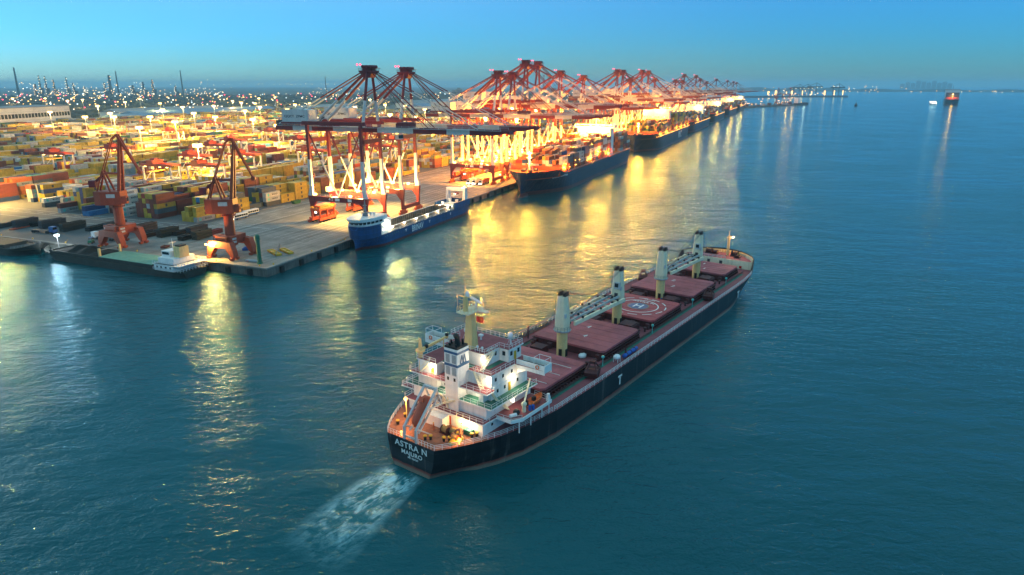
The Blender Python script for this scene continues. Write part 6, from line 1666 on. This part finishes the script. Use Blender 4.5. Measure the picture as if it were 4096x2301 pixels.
# ------------------------------------------------------------------ vehicles and small things on the quay
def bus(label, u, v, rz):
    t = thing("bus", label, "bus", Q(u, v, QZ), QRZ + rz, "white and blue buses on the apron")
    m = MB(); m.loft([[(x, y, z) for y, z in ((-1.2, .5), (-1.25, 1.4), (-1.2, 2.7), (-1.0, 3.05), (1.0, 3.05), (1.2, 2.7), (1.25, 1.4), (1.2, .5))] for x in (-5.2, -5.0, 5.0, 5.25)], close=True); m.build("body", "bus_white", t)
    for sy in (-1, 1):
        MB().box(-5.1, 5.1, min(sy*1.24, sy*1.29), max(sy*1.24, sy*1.29), .5, 1.15).build("skirt", "bus_blue", t)
        for k in range(6): MB().box(-4.7 + k*1.6, -3.3 + k*1.6, min(sy*1.2, sy*1.27), max(sy*1.2, sy*1.27), 1.55, 2.5).build("window", "glass_dark", t)
        for x in (-3.2, 3.2): MB().tube((x, sy*1.0, .5), (x, sy*1.3, .5), .5, n=10).build("wheel", "rubber", t)
    MB().box(5.2, 5.28, -1.05, 1.05, 1.3, 2.6).build("windscreen", "glass_dark", t)
    for y in (-.9, .9): MB().box(-5.28, -5.2, y - .18, y + .18, .9, 1.15).build("tail_lamp", "lamp_red", t); MB().box(5.25, 5.3, y - .2, y + .2, .7, .95).build("headlamp", "lamp_white", t)
bus("white bus with blue skirt parked on the apron near the yellow containers", 88, 87, R(180))
bus("white bus half hidden behind the right orange jib crane", 77, 84.5, R(180))
def truck(label, u, v, rz, box=None, lights=True, cab="bus_white", grp="lorries under the gantry cranes"):
    t = thing("lorry", label, "lorry", Q(u, v, QZ), QRZ + rz, grp)
    MB().box(4.6, 7.0, -1.2, 1.2, .9, 3.4).box(6.2, 7.2, -1.2, 1.2, .7, 1.9).build("cab", cab, t); MB().box(7.0, 7.06, -1.05, 1.05, 2.0, 3.1).build("windscreen", "glass_dark", t)
    MB().box(-7.0, 6.4, -.45, .45, .9, 1.2).box(-7.0, 3.6, -1.2, 1.2, 1.2, 1.4).build("chassis", "dark_grey", t)
    for x in (-6, -4.7, 2.6, 3.8, 6.2):
        for sy in (-1, 1): MB().tube((x, sy*.8, .52), (x, sy*1.2, .52), .52, n=10).build("wheel", "rubber", t)
    if lights:
        for y in (-.85, .85): MB().box(7.2, 7.3, y - .28, y + .28, .8, 1.25).build("headlamp", "lamp_white", t)
    if box:
        o = bpy.data.objects.new("container", cmesh(12.19, box)); COL.objects.link(o); c, s = math.cos(QRZ + rz), math.sin(QRZ + rz)
        p = Q(u, v, QZ + 1.42); o.location = (p.x - c*.6, p.y - s*.6, p.z); o.rotation_euler = (0, 0, QRZ + rz); tag(o, "%s container loaded on the %s" % (CONT[box][0], label.split(" with")[0].replace("lorry", "lorry trailer")), "container", "containers on lorries")
    return t
for i, (u, v_, bx, lb_) in enumerate(((246, 27, "white", "first white-cabbed lorry abreast under crane 41, inland side"), (246, 22.5, "white", "second white-cabbed lorry abreast under crane 41, in the middle"), (247, 18, "orange", "third white-cabbed lorry abreast under crane 41, water side"), (300, 24, "rust", "lorry driving behind the three abreast under the cranes"), (340, 20, "grey", "lorry farther along beneath the tall cranes"))):
    truck(lb_, u, v_, math.pi, bx)
for u in (243,): lamp_light(COL.objects["lorry"], (8.6, 2, 1.0), 800, PALE, .3)
truck("flatbed lorry with dark cab on the left part of the near quay", 13.5, 146, -math.pi/2 + .1, None, False, "bus_blue", "lorries on the near quay")
truck("white-topped lorry beside the left orange jib crane", 13.5, 105, math.pi/2, None, False, "bus_white", "lorries on the near quay")
# orange rubber-wheeled straddle machines under the cranes
def straddle(label, u, v):
    t = thing("straddle_carrier", label, "vehicle", Q(u, v, QZ), QRZ, "orange machines under the first gantry cranes")
    for sy in (-1, 1):
        MB().box(-7, 7, sy*2.4 - .5, sy*2.4 + .5, 1.0, 2.4).build("side_beam", "crane_orange", t)
        for k in range(6): MB().tube((-6 + k*2.4, sy*2.4 - .5, .6), (-6 + k*2.4, sy*2.4 + .5, .6), .6, n=10).build("wheel", "rubber", t)
        for x in (-6, 0, 6): MB().box(x - .35, x + .35, sy*2.4 - .35, sy*2.4 + .35, 2.4, 6.4).build("post", "crane_orange", t)
    MB().box(-7, 7, -2.9, 2.9, 6.4, 7.2).build("frame", "crane_orange", t); MB().box(-5, 4, -2, 2, 7.2, 8.6).build("engine_house", "crane_orange", t)
    r = MB(); r.rail([(-6.8, -2.8, 7.2), (6.8, -2.8, 7.2), (6.8, 2.8, 7.2), (-6.8, 2.8, 7.2)], 1, 2, .1, 2, close=True); r.build("railing", "yellow_paint", t)
    MB().box(-7.4, -6.8, -1.0, -.2, 5.2, 5.8).build("headlamp", "lamp_white", t)
    return t
straddle("orange spreader machine parked beneath the landside leg of crane 43", 90, 40)
straddle("orange spreader machine parked between the legs of the second crane", 122, 41)
straddle("orange spreader machine parked beneath crane 41", 262, 38)
straddle("orange spreader machine parked inland of the tall pair of cranes", 318, 40)
# dark steel hatch pontoons and flat racks laid out on the near quay
def rack(label, u, v, rz, L, W, h, mt, n=2):
    t = thing("steel_rack", label, "steel rack", Q(u, v, QZ), QRZ + rz, "dark steel racks laid out on the near quay")
    for k in range(n):
        m = MB(); z = k*(h + .12) + .1
        m.box(-L/2, L/2, -W/2, W/2, z, z + h*.55)
        for sy in (-1, 1): m.box(-L/2, L/2, min(sy*W/2, sy*(W/2 - .2)), max(sy*W/2, sy*(W/2 - .2)), z, z + h)
        for x in (-L/2 + .2, 0, L/2 - .2): m.box(x - .18, x + .18, -W/2 + .2, W/2 - .2, z, z + h*.9)
        m.build("frame", mt, t)
    b = MB()
    for x in (-L/3, L/3): b.box(x - .2, x + .2, -W/2, W/2, 0, .1)
    b.build("skid", "dark_grey", t)
RK = [(17, 178, "dark_grey", 11, 2.6), (21, 170, "dark_grey", 12, 3), (27, 166, "black", 12, 3), (25, 156, "dark_grey", 12, 3.2), (30, 148, "barge_hull", 12, 3.4), (24, 140, "barge_hull", 12, 3), (29, 130, "black", 11, 3), (33, 122, "dark_grey", 11, 3),
      (31, 110, "black", 11, 2.8), (35, 104, "dark_grey", 12, 3), (27, 92, "black", 9, 3.4), (31, 85, "barge_hull", 10, 3.4), (37, 82, "black", 11, 2.6), (40, 76, "dark_grey", 11, 3), (29, 71, "black", 9, 3), (33, 66, "barge_hull", 10, 3), (42, 68, "crane_red", 10, 2.6)]
for i, (u, v_, mt, L_, W_) in enumerate(RK):
    rack("%s steel rack on the near quay, %s of the laid-out row from the left" % ({"dark_grey": "dark grey", "black": "black", "barge_hull": "greenish black", "crane_red": "dark red"}[mt], nth(i)), u, v_, R(yr.uniform(-6, 6)), L_, W_, .9 + .3*(i % 2), mt, 2 + i % 2)
rack("orange flat rack lying at the left of the near quay", 17.5, 168, R(8), 12, 2.6, .5, "crane_orange", 1)
rack("small rusty red rack alone between the two jib cranes", 12, 66, R(20), 3.6, 2.4, .8, "coaming_red", 1)
rack("mustard steel trough by the quay corner beside the beacon", 21, 14, R(60), 11, 2.4, .9, "yellow_paint", 1)
rack("second mustard steel trough by the quay corner", 25, 11, R(62), 10, 2.2, .9, "yellow_paint", 1)
rack("pale pink slab beside the foot of the green beacon", 7, 13, R(90), 6, 1.6, .5, "light_grey", 1)
rack("blue steel bin behind the right jib crane", 22, 30, R(30), 4, 2.4, 1.0, "tarp_blue", 1)
# skip bin, forklift
t = thing("skip_bin", "dark green skip standing at the yard edge beyond the buses", "skip", Q(128, 88.5, QZ), QRZ)
m = MB(); m.loft([[(x*k, y*k2, z) for x, y in ((-3.2,-1.2),(3.2,-1.2),(3.2,1.2),(-3.2,1.2))] for k, k2, z in ((.85, .85, .2), (1, 1, 2.0))], close=True, caps=False); m.box(-2.7, 2.7, -1.0, 1.0, .2, .3); m.build("tub", "box_green", t)
MB().box(-3.3, 3.3, -1.3, -1.15, 1.9, 2.1).box(-3.3, 3.3, 1.15, 1.3, 1.9, 2.1).build("rim", "box_green", t)
t = thing("forklift", "small blue and green forklift left of the left jib crane's feet", "forklift", Q(6, 104, QZ), QRZ + .5)
MB().box(-1.5, 1.2, -.8, .8, .5, 1.5).build("body", "beacon_green", t); MB().box(-.6, .8, -.7, .7, 2.6, 2.75).build("roof", "bus_blue", t)
m = MB()
for x, y in ((-.5, -.65), (.7, -.65), (.7, .65), (-.5, .65)): m.beam((x, y, 1.5), (x, y, 2.6), .1)
m.beam((1.4, -.4, .2), (1.4, -.4, 3.0), .15); m.beam((1.4, .4, .2), (1.4, .4, 3.0), .15); m.box(1.4, 2.6, -.5, -.3, .2, .3); m.box(1.4, 2.6, .3, .5, .2, .3); m.build("mast", "dark_grey", t)
for x in (-1.0, .8):
    for y in (-.8, .8): MB().tube((x, y - .15, .45), (x, y + .15, .45), .45, n=8).build("wheel", "rubber", t)
t = thing("car", "small red car with headlamps on beside the stern of the blue ship", "car", Q(196, 15, QZ), QRZ + math.pi)
m = MB(); m.loft([[(x, y, z) for y, z in ((-.9, .4), (-.92, .9), (.92, .9), (.9, .4))] for x in (-2.2, 2.2)], close=True); m.loft([[(-1.5, -.85, .9), (1.2, -.85, .9), (1.2, .85, .9), (-1.5, .85, .9)], [(-1.1, -.7, 1.5), (.5, -.7, 1.5), (.5, .7, 1.5), (-1.1, .7, 1.5)]], close=True); m.build("body", "box_red", t)
for y in (-.6, .6): MB().box(2.2, 2.25, y - .2, y + .2, .6, .85).build("headlamp", "lamp_white", t)
for x in (-1.4, 1.4):
    for y in (-.85, .85): MB().tube((x, y - .1, .35), (x, y + .1, .35), .35, n=8).build("wheel", "rubber", t)
lamp_light(t, (3.4, 0, .9), 250, PALE, .3)
# green harbour beacon on the quay corner
t = thing("harbour_beacon", "tall green cylindrical light beacon on the quay corner", "beacon", Q(5.5, 8.0, QZ), 0)
m = MB(); m.tube((0,0,0), (0,0,.6), 1.2, 1.1, 14); m.tube((0,0,.6), (0,0,9.6), .85, .8, 14); m.build("tower", "beacon_green", t)
m = MB(); m.tube((0,0,9.6), (0,0,9.9), 1.15, 1.15, 14); m.tube((0,0,9.9), (0,0,11.2), .95, .95, 14); m.tube((0,0,11.2), (0,0,11.8), 1.05, .4, 14); m.build("lantern_house", "beacon_green", t)
# wire fence behind the beacon
t = thing("wire_fence", "low wire fence on posts at the quay corner behind the beacon", "fence", Q(0, 0, QZ), QRZ)
for k in range(9): MB().beam((16 + k*2.0, 9 + k*1.4, 0), (16 + k*2.0, 9 + k*1.4, 2.0), .1).build("post", "mid_grey", t)
for z in (.5, 1.0, 1.5, 1.95): MB().beam((16, 9, z), (32, 20.2, z), .05).build("wire", "mid_grey", t)

# ------------------------------------------------------------------ sheds, warehouse
t = thing("warehouse", "long cream warehouse with a strip of windows at the left edge behind the yard", "warehouse", Q(666, 1012, QZ), QRZ + R(20.3))
# local x runs towards the water side, y away from the camera
WL, WH, WD = 300, 33, 70
m = MB(); m.box(-WL, 0, 0, WD, 0, WH); wh = m.build("wall", "warehouse_wall", t)
MB().box(-WL - 1, 1, -1, WD + 1, WH, WH + 1.0).build("roof", "roof_grey", t)
for k in range(40): MB().box(-WL + k*7.5 + .8, -WL + k*7.5 + 6.6, -.25, 0.0, WH*.52, WH*.72).build("window", "glass_dark", wh)
g = MB()
for z in (.12, .26, .40, .8): g.box(-WL, 0, -.12, 0, WH*z, WH*z + .35)
g.build("wall_rib", "roof_grey", wh)
for k in range(11): MB().box(-WL + k*30 - .4, -WL + k*30 + .4, -.5, 0, 0, WH).build("downpipe", "warehouse_wall", wh)
fr2 = random.Random(9)
for i, (u, v_, L_, W_, hh, mt, lab) in enumerate(((760, 1010, 330, 45, 9, "roof_blue", "long low shed with a blue roof, nearest one beyond the yard"), (860, 1080, 420, 50, 10, "roof_blue", "long low shed with a blue roof, second one beyond the yard"), (900, 1180, 300, 60, 11, "roof_grey", "long low grey-roofed shed beyond the blue sheds"), (1250, 980, 260, 50, 12, "roof_grey", "wide grey shed at the inland end of the container yard"), (1420, 720, 240, 60, 14, "roof_blue", "blue-roofed shed inland of the far cranes"), (1700, 900, 300, 70, 14, "roof_grey", "grey shed far behind the yard on the right"))):
    t = thing("low_shed", lab, "shed", Q(u, v_, QZ), QRZ)
    MB().box(0, L_, 0, W_, 0, hh).build("wall", "warehouse_wall", t); m = MB(); m.xprism([(-1, hh), (W_ + 1, hh), (W_/2, hh + W_*.12)], -1, L_ + 1); m.build("roof", mt, t)
    for k in range(5): MB().box(L_*(.1 + .2*k), L_*(.1 + .2*k) + 6, -.2, 0, 0, hh*.7).build("door", "roof_grey", t)
# ------------------------------------------------------------------ far land: woodland belt, refinery, chimneys, lamps
def far_pt(x, dist): 
    a = math.atan((x - 2048)/2731/1.043); return Vector((dist*math.sin(a), dist*math.cos(a), QZ))
wd = MB()
for k in range(2600):
    x = fr2.uniform(-150, 2650); d = fr2.uniform(1750, 4600) if x < 1500 else fr2.uniform(2300, 5200)
    p = far_pt(x, d); s = fr2.uniform(5, 13) * (d/2500)**.5
    wd.ball((p.x, p.y, QZ + s*.35), s, 6, 3, sx=fr2.uniform(1, 2.4), sy=fr2.uniform(.8, 1.6), sz=fr2.uniform(.5, .9))
o = wd.build("distant_woodland", "foliage"); tag(o, "dark belt of woodland and scrub on the plain behind the yard", "woodland", kind="stuff")
lt = MB(); cols = ["far_white", "far_sodium", "far_cool", "far_sodium", "lamp_red"]
def far_lamp(x, d, z, s, m): p = far_pt(x, d); lt.box(p.x - s, p.x + s, p.y - s, p.y + s, QZ + z - s, QZ + z + s, m); lt.box(p.x - .15, p.x + .15, p.y - .15, p.y + .15, QZ, QZ + z - s, 5)
for k in range(600): d = fr2.uniform(1700, 4800); far_lamp(fr2.uniform(-60, 2300), d, fr2.uniform(8, 22), fr2.uniform(.6, 1.7)*d/3000, fr2.choice((0, 0, 1, 1, 3, 3, 2, 4)))
for k in range(220):
    x = fr2.choice((fr2.gauss(600, 90), fr2.gauss(420, 80), fr2.gauss(150, 60), fr2.gauss(260, 90), fr2.gauss(820, 40), fr2.gauss(1360, 70))); d = fr2.uniform(5000, 5600)
    far_lamp(x, d, abs(fr2.gauss(8, 26)) + 6, fr2.uniform(1.0, 2.0), fr2.choice((0, 0, 0, 1, 2, 3)))
for k in range(60): far_lamp(fr2.uniform(-50, 2300), 7000, 75 + fr2.uniform(-4, 4), 1.5, 0)
o = lt.build("distant_lamps", cols + ["dark_grey"]); tag(o, "scattered lit street and plant lamps on the plain behind the yard", "lamps", kind="stuff")
# chimneys and columns that stand out against the sky: (pixel x, height, radius, kind)
CH = [(68, 170, 5, 0), (160, 126, 4, 1), (184, 122, 4, 1), (216, 101, 4, 1), (268, 115, 4, 1), (293, 80, 5, 1), (440, 130, 8, 2), (470, 155, 4, 0), (728, 163, 4, 0), (610, 103, 5, 1), (572, 88, 6, 1), (418, 84, 6, 1), (1303, 126, 3, 0), (335, 60, 4, 1), (530, 66, 9, 1), (140, 74, 6, 1), (700, 64, 5, 1)]
for i, (x, h_, r_, kd) in enumerate(CH):
    p = far_pt(x, 5300); t = thing("plant_chimney" if kd != 1 else "distillation_column", ("slender dark chimney" if kd == 0 else "striped lit chimney" if kd == 2 else "lit refinery column") + " on the skyline, %s from the left" % nth(sorted(c[0] for c in CH).index(x)), "chimney" if kd != 1 else "column", (p.x, p.y, QZ), 0, "refinery towers on the skyline")
    m = MB(); m.tube((0,0,0), (0,0,h_), r_*1.4, r_*.8, 10)
    if kd == 1: m.tube((0,0,h_*.8), (0,0,h_*.83), r_*2, n=10); m.tube((0,0,h_*.55), (0,0,h_*.58), r_*2, n=10); m.box(r_, r_*4, -r_, r_, 0, h_*.4)
    m.build("shaft", "dark_grey", t)
    if kd:
        b = MB()
        for k in range(7): a = fr2.uniform(3.4, 6.0); b.box(r_*1.6*math.cos(a) - 1.4, r_*1.6*math.cos(a) + 1.4, r_*1.6*math.sin(a) - 1.4, r_*1.6*math.sin(a) + 1.4, h_*(.12 + .13*k), h_*(.12 + .13*k) + 2.6)
        b.build("lamps", "far_white" if i % 3 else "far_sodium", t)
for i, (x, d, h_, w_) in enumerate(((1815, 2900, 44, 26), (1835, 2900, 52, 22), (2195, 3000, 100, 6), (2175, 3000, 98, 4), (2215, 2950, 52, 34), (1540, 3400, 40, 60))):
    p = far_pt(x, d); t = thing("tower_block" if w_ > 10 else "power_station_chimney", ("grey block building" if w_ > 10 else "tall pale chimney") + " on the horizon behind the cranes, %s from the left" % nth(sorted((1815, 1835, 2195, 2175, 2215, 1540)).index(x)), "building" if w_ > 10 else "chimney", (p.x, p.y, QZ), 0.3)
    if w_ > 10:
        MB().box(-w_/2, w_/2, -10, 10, 0, h_).build("wall", "building", t); MB().box(-w_/4, w_/4, -5, 5, h_, h_ + 5).build("roof_house", "building", t)
        for k in range(8): MB().box(-w_/2 + 1.5, w_/2 - 1.5, -10.2, -10, 3 + k*h_/9, 5.2 + k*h_/9).build("window_band", "glass_dark", t)
    else:
        MB().tube((0,0,0), (0,0,h_*1.12), w_, w_*.7, 12).build("shaft", "building", t); MB().tube((0,0,h_*1.05), (0,0,h_*1.09), w_*1.1, n=12).build("platform", "mid_grey", t)

# ------------------------------------------------------------------ far end of the harbour and open water
# pier beyond the quay end with a working bulk crane and moored ship
p0 = Vector((797, 2356, 0)); p1 = Vector((1075, 2650, 0))
def seg_thing(name, label, cat, a, b): 
    d = b - a; return thing(name, label, cat, (a.x, a.y, 0), math.atan2(d.y, d.x)), d.length
t, Lp = seg_thing("jetty", "low lit jetty with small cranes beyond the end of the long quay", "jetty", p0 - Vector((90, 95, 0)), p1)
MB().box(0, Lp, -14, 14, -3, 4).build("deck", "quay_wall", t)
for k in range(12): MB().box(Lp*k/12 + 4, Lp*k/12 + 16, -4, 6, 4, 7 + (k*37 % 7)).build("stacked_goods", "building" if k % 2 else "coaming_red", t)
lm = MB()
for k in range(30): x = fr2.uniform(20, Lp - 10); z = fr2.choice((6, 9, 14, 22)); lm.box(x - 1, x + 1, -14.5, -13, 4 + z, 5.6 + z)
lm.build("jetty_lamps", "far_sodium", t); lamp_light(t, (Lp*.8, -20, 26), 9000, SODIUM, 2); lamp_light(t, (Lp*.35, -20, 22), 4000, WARM, 2)
gc = copy_tree(STS["blank"])
for ch in list(gc.children):
    if ch.type == 'LIGHT': bpy.data.objects.remove(ch)
lamp_light(gc, (0, 10, 30), 12000, SODIUM, 1.5); gc.location = (980, 2500, 4); gc.rotation_euler = (0, 0, QRZ + R(10)); gc.scale = (.75, .75, .75); gc["label"] = "small lit gantry crane on the low jetty beyond the quay end"; 
jc = copy_tree(COL.objects["portal_crane"]); jc.location = (930, 2490, 4); jc["label"] = "small distant jib crane on the low jetty"
jc.scale = (1, 1, 1.2)
# ship at the jetty head
t = thing("moored_ship", "small ship with lit white house at the head of the low jetty", "ship", (1035, 2585, 0), R(40))
hdj, zj = ship_hull(t, 95, 18, 8, "hull_black", bow=.15); MB().box(6, 26, -8, 8, 8, 24).build("deckhouse", "white_paint", t); MB().box(8, 22, -9, 9, 24, 27).build("bridge", "white_paint", t); MB().box(30, 80, -6, 6, 8, 10).build("hatch", "coaming_red", t)
lamp_light(t, (40, -14, 26), 5000, PALE, 2)
# breakwater with silhouetted cranes far out
a = Vector((1560, 4250, 0)); b = Vector((2060, 4380, 0)); t, Lp = seg_thing("breakwater", "long dark breakwater on the horizon with unlit cranes standing on it", "breakwater", a - (b - a)*.55, b)
m = MB(); m.xprism([(-30, -3), (30, -3), (18, 9), (-18, 9)], 0, Lp); m.build("wall", "hill", t)
lm = MB()
for k in range(26): x = Lp*.3 + Lp*.66*fr2.random(); lm.box(x - 1.6, x + 1.6, -20, -17, 9 + fr2.choice((3, 12, 26)), 13 + fr2.choice((3, 12, 26)))
lm.build("lamps", "far_sodium", t)
def silhouette_crane(label, x, d, s=1.0, lit=True):
    p = far_pt(x, d); t = thing("distant_crane", label, "crane", (p.x, p.y, 8), QRZ, "distant cranes on the breakwater"); t.scale = (s, s, s)
    for sx in (-1, 1):
        for y in (0, 30): MB().box(sx*9 - 1.4, sx*9 + 1.4, y - 1.4, y + 1.4, 0, 46).build("leg", "dark_grey", t)
    MB().box(-4, 4, -30, 44, 44, 50).build("boom", "dark_grey", t); m = MB()
    for y in (-28, 40): m.beam((0, 0, 68), (0, y, 49), 1.6)
    m.beam((-6, 0, 46), (0, 0, 68), 2); m.beam((6, 0, 46), (0, 0, 68), 2); m.build("apex_frame", "dark_grey", t)
    if lit:
        lm = MB()
        for y in (-24, -4, 20, 40): lm.box(-5, -3.4, y - 1.6, y + 1.6, 43, 45)
        for y in (2, 26): lm.box(-12, -10, y - 1.6, y + 1.6, 8, 11)
        lm.build("lamps", "far_white", t)
silhouette_crane("lit distant crane on the breakwater, left of three together", 3200, 4400); silhouette_crane("lit distant crane on the breakwater, middle of three together", 3233, 4420); silhouette_crane("lit distant crane on the breakwater, right of three together", 3267, 4450, 1.12)
silhouette_crane("dark unlit distant crane alone at the seaward end of the breakwater", 3358, 4600, 1.05, False)
# small buoy tender / tug
p = Vector((1228, 2526, 0)); t = thing("tugboat", "tiny dark tugboat alone on the open water right of the jetty", "boat", p, R(250))
hdt, zt_ = ship_hull(t, 30, 9, 3.5, "barge_hull", bow=.2, sheer=2, draft=2); MB().box(10, 19, -3, 3, 3.4, 8).build("deckhouse", "dark_grey", t); MB().box(13, 18, -2.4, 2.4, 8, 11).build("wheelhouse", "building", t); MB().tube((14, 0, 11), (14, 0, 19), .3, n=6).build("mast", "dark_grey", t); MB().box(8, 9.6, -1, 1, 3.4, 9).build("funnel", "black", t)
# big ship at sea with floodlit deck front, tender alongside
c = Vector((1642, 2653, 0)); t = thing("approaching_ship", "dark container ship far out on the right with orange floodlit bow deck", "ship", c, math.atan2(-c.y, -c.x) + R(2))
hda, za = ship_hull(t, 200, 46, 20, "hull_msc", bow=.16, stern=.1)
t.location = (c.x + 200*c.normalized().x, c.y + 200*c.normalized().y, 0)
MB().box(110, 168, -21, 21, 20, 44).build("container_stack", "box_slate", t); MB().box(90, 104, -24, 24, 20, 52).build("deckhouse", "white_paint", t); MB().box(92, 105, -25, 25, 52, 56).build("bridge", "light_grey", t)
MB().box(168, 168.6, -21, 21, 20, 27).build("breakwater_plate", "crane_orange", t); MB().tube((172, 0, 20), (172, 0, 44), .8, .4, 8).build("foremast", "rail_white", t); MB().tube((96, 0, 56), (96, 0, 70), .8, .3, 8).build("radar_mast", "mid_grey", t)
MB().ball((173, 0, 38), 1.8, 8, 5).build("lamp", "lamp_warm", t); lamp_light(t, (178, 0, 30), 14000, SODIUM, 2)
t = thing("pilot_tender", "small brightly lit tender left of the dark ship far out", "boat", Vector((1585, 2640, 0)), R(200))
ship_hull(t, 36, 9, 4, "white_paint", bow=.2, draft=2); MB().box(8, 24, -3.4, 3.4, 4, 9).build("deckhouse", "white_paint", t); MB().tube((16, 0, 9), (16, 0, 16), .3, n=6).build("mast", "rail_white", t)
lm = MB()
for k in range(9): lm.box(4 + k*3, 5.4 + k*3, 3.4, 4.4, 6 + (k % 3)*3, 7.4 + (k % 3)*3); lm.box(4 + k*3, 5.4 + k*3, -4.4, -3.4, 6 + (k % 3)*3, 7.4 + (k % 3)*3)
lm.build("lamps", "lamp_white", t)
# hazy far shore with lights and a low ridge
rg = MB(); prev = None
for k in range(60):
    x = 2850 + k*26; d = 8600; p = far_pt(x, d); h_ = 14 + 30*max(0, math.sin(k*.12))*abs(math.sin(k*.53 + 1)) + 12*math.sin(k*.31)**2
    q_ = far_pt(x, d + 900)
    if prev: rg.face([(prev[0].x, prev[0].y, 0), (p.x, p.y, 0), (q_.x, q_.y, h_), (prev[1].x, prev[1].y, prev[2])])
    prev = (p, q_, h_)
o = rg.build("hills", "hill"); o["kind"] = "structure"
sl = MB()
for k in range(46): x = fr2.choice((fr2.uniform(3020, 3260), fr2.uniform(3310, 3560), fr2.uniform(3600, 4096))); p = far_pt(x, 7600); z = fr2.uniform(4, 60) if x < 3650 else fr2.uniform(4, 18); sl.box(p.x - 2.6, p.x + 2.6, p.y - 2, p.y + 2, z, z + 4, fr2.choice((0, 1, 1)))
o = sl.build("far_shore_lamps", ["far_white", "far_sodium"]); tag(o, "row of tiny lamps along the hazy far shore at right", "lamps", kind="stuff")
for i in range(10):
    x = 3610 + i*21; p = far_pt(x, 14500); hh = 20 + (70, 95, 80, 120, 105, 90, 115, 85, 100, 75)[i]; t = thing("tower_block", "faint tower block on the hazy far shore, %s of ten from the left" % nth(i), "building", (p.x, p.y, 0), -.5, "faint towers on the far shore")
    MB().box(-36, 36, -14, 14, 0, hh).build("wall", "building", t); MB().box(-8, 8, -6, 6, hh, hh + 7).build("roof_house", "building", t)

# ------------------------------------------------------------------ haze
HZ = FAR + 200
m = MB(); m.box(-HZ, HZ, -700, HZ, -6, 178)
hz = m.build("haze", "white_paint"); hz["kind"] = "stuff"; tag(hz, "thin blue evening haze over the whole harbour", "haze")
hm = bpy.data.materials.new("haze_air"); hm.use_nodes = True; nt = hm.node_tree; nt.nodes.clear()
ou = nt.nodes.new("ShaderNodeOutputMaterial"); pv = nt.nodes.new("ShaderNodeVolumePrincipled")
pv.inputs["Color"].default_value = (0.50, 0.85, 1.0, 1); pv.inputs["Density"].default_value = 0.00008; pv.inputs["Anisotropy"].default_value = 0.1
nt.links.new(pv.outputs[0], ou.inputs["Volume"])
hz.data.materials.clear(); hz.data.materials.append(hm)
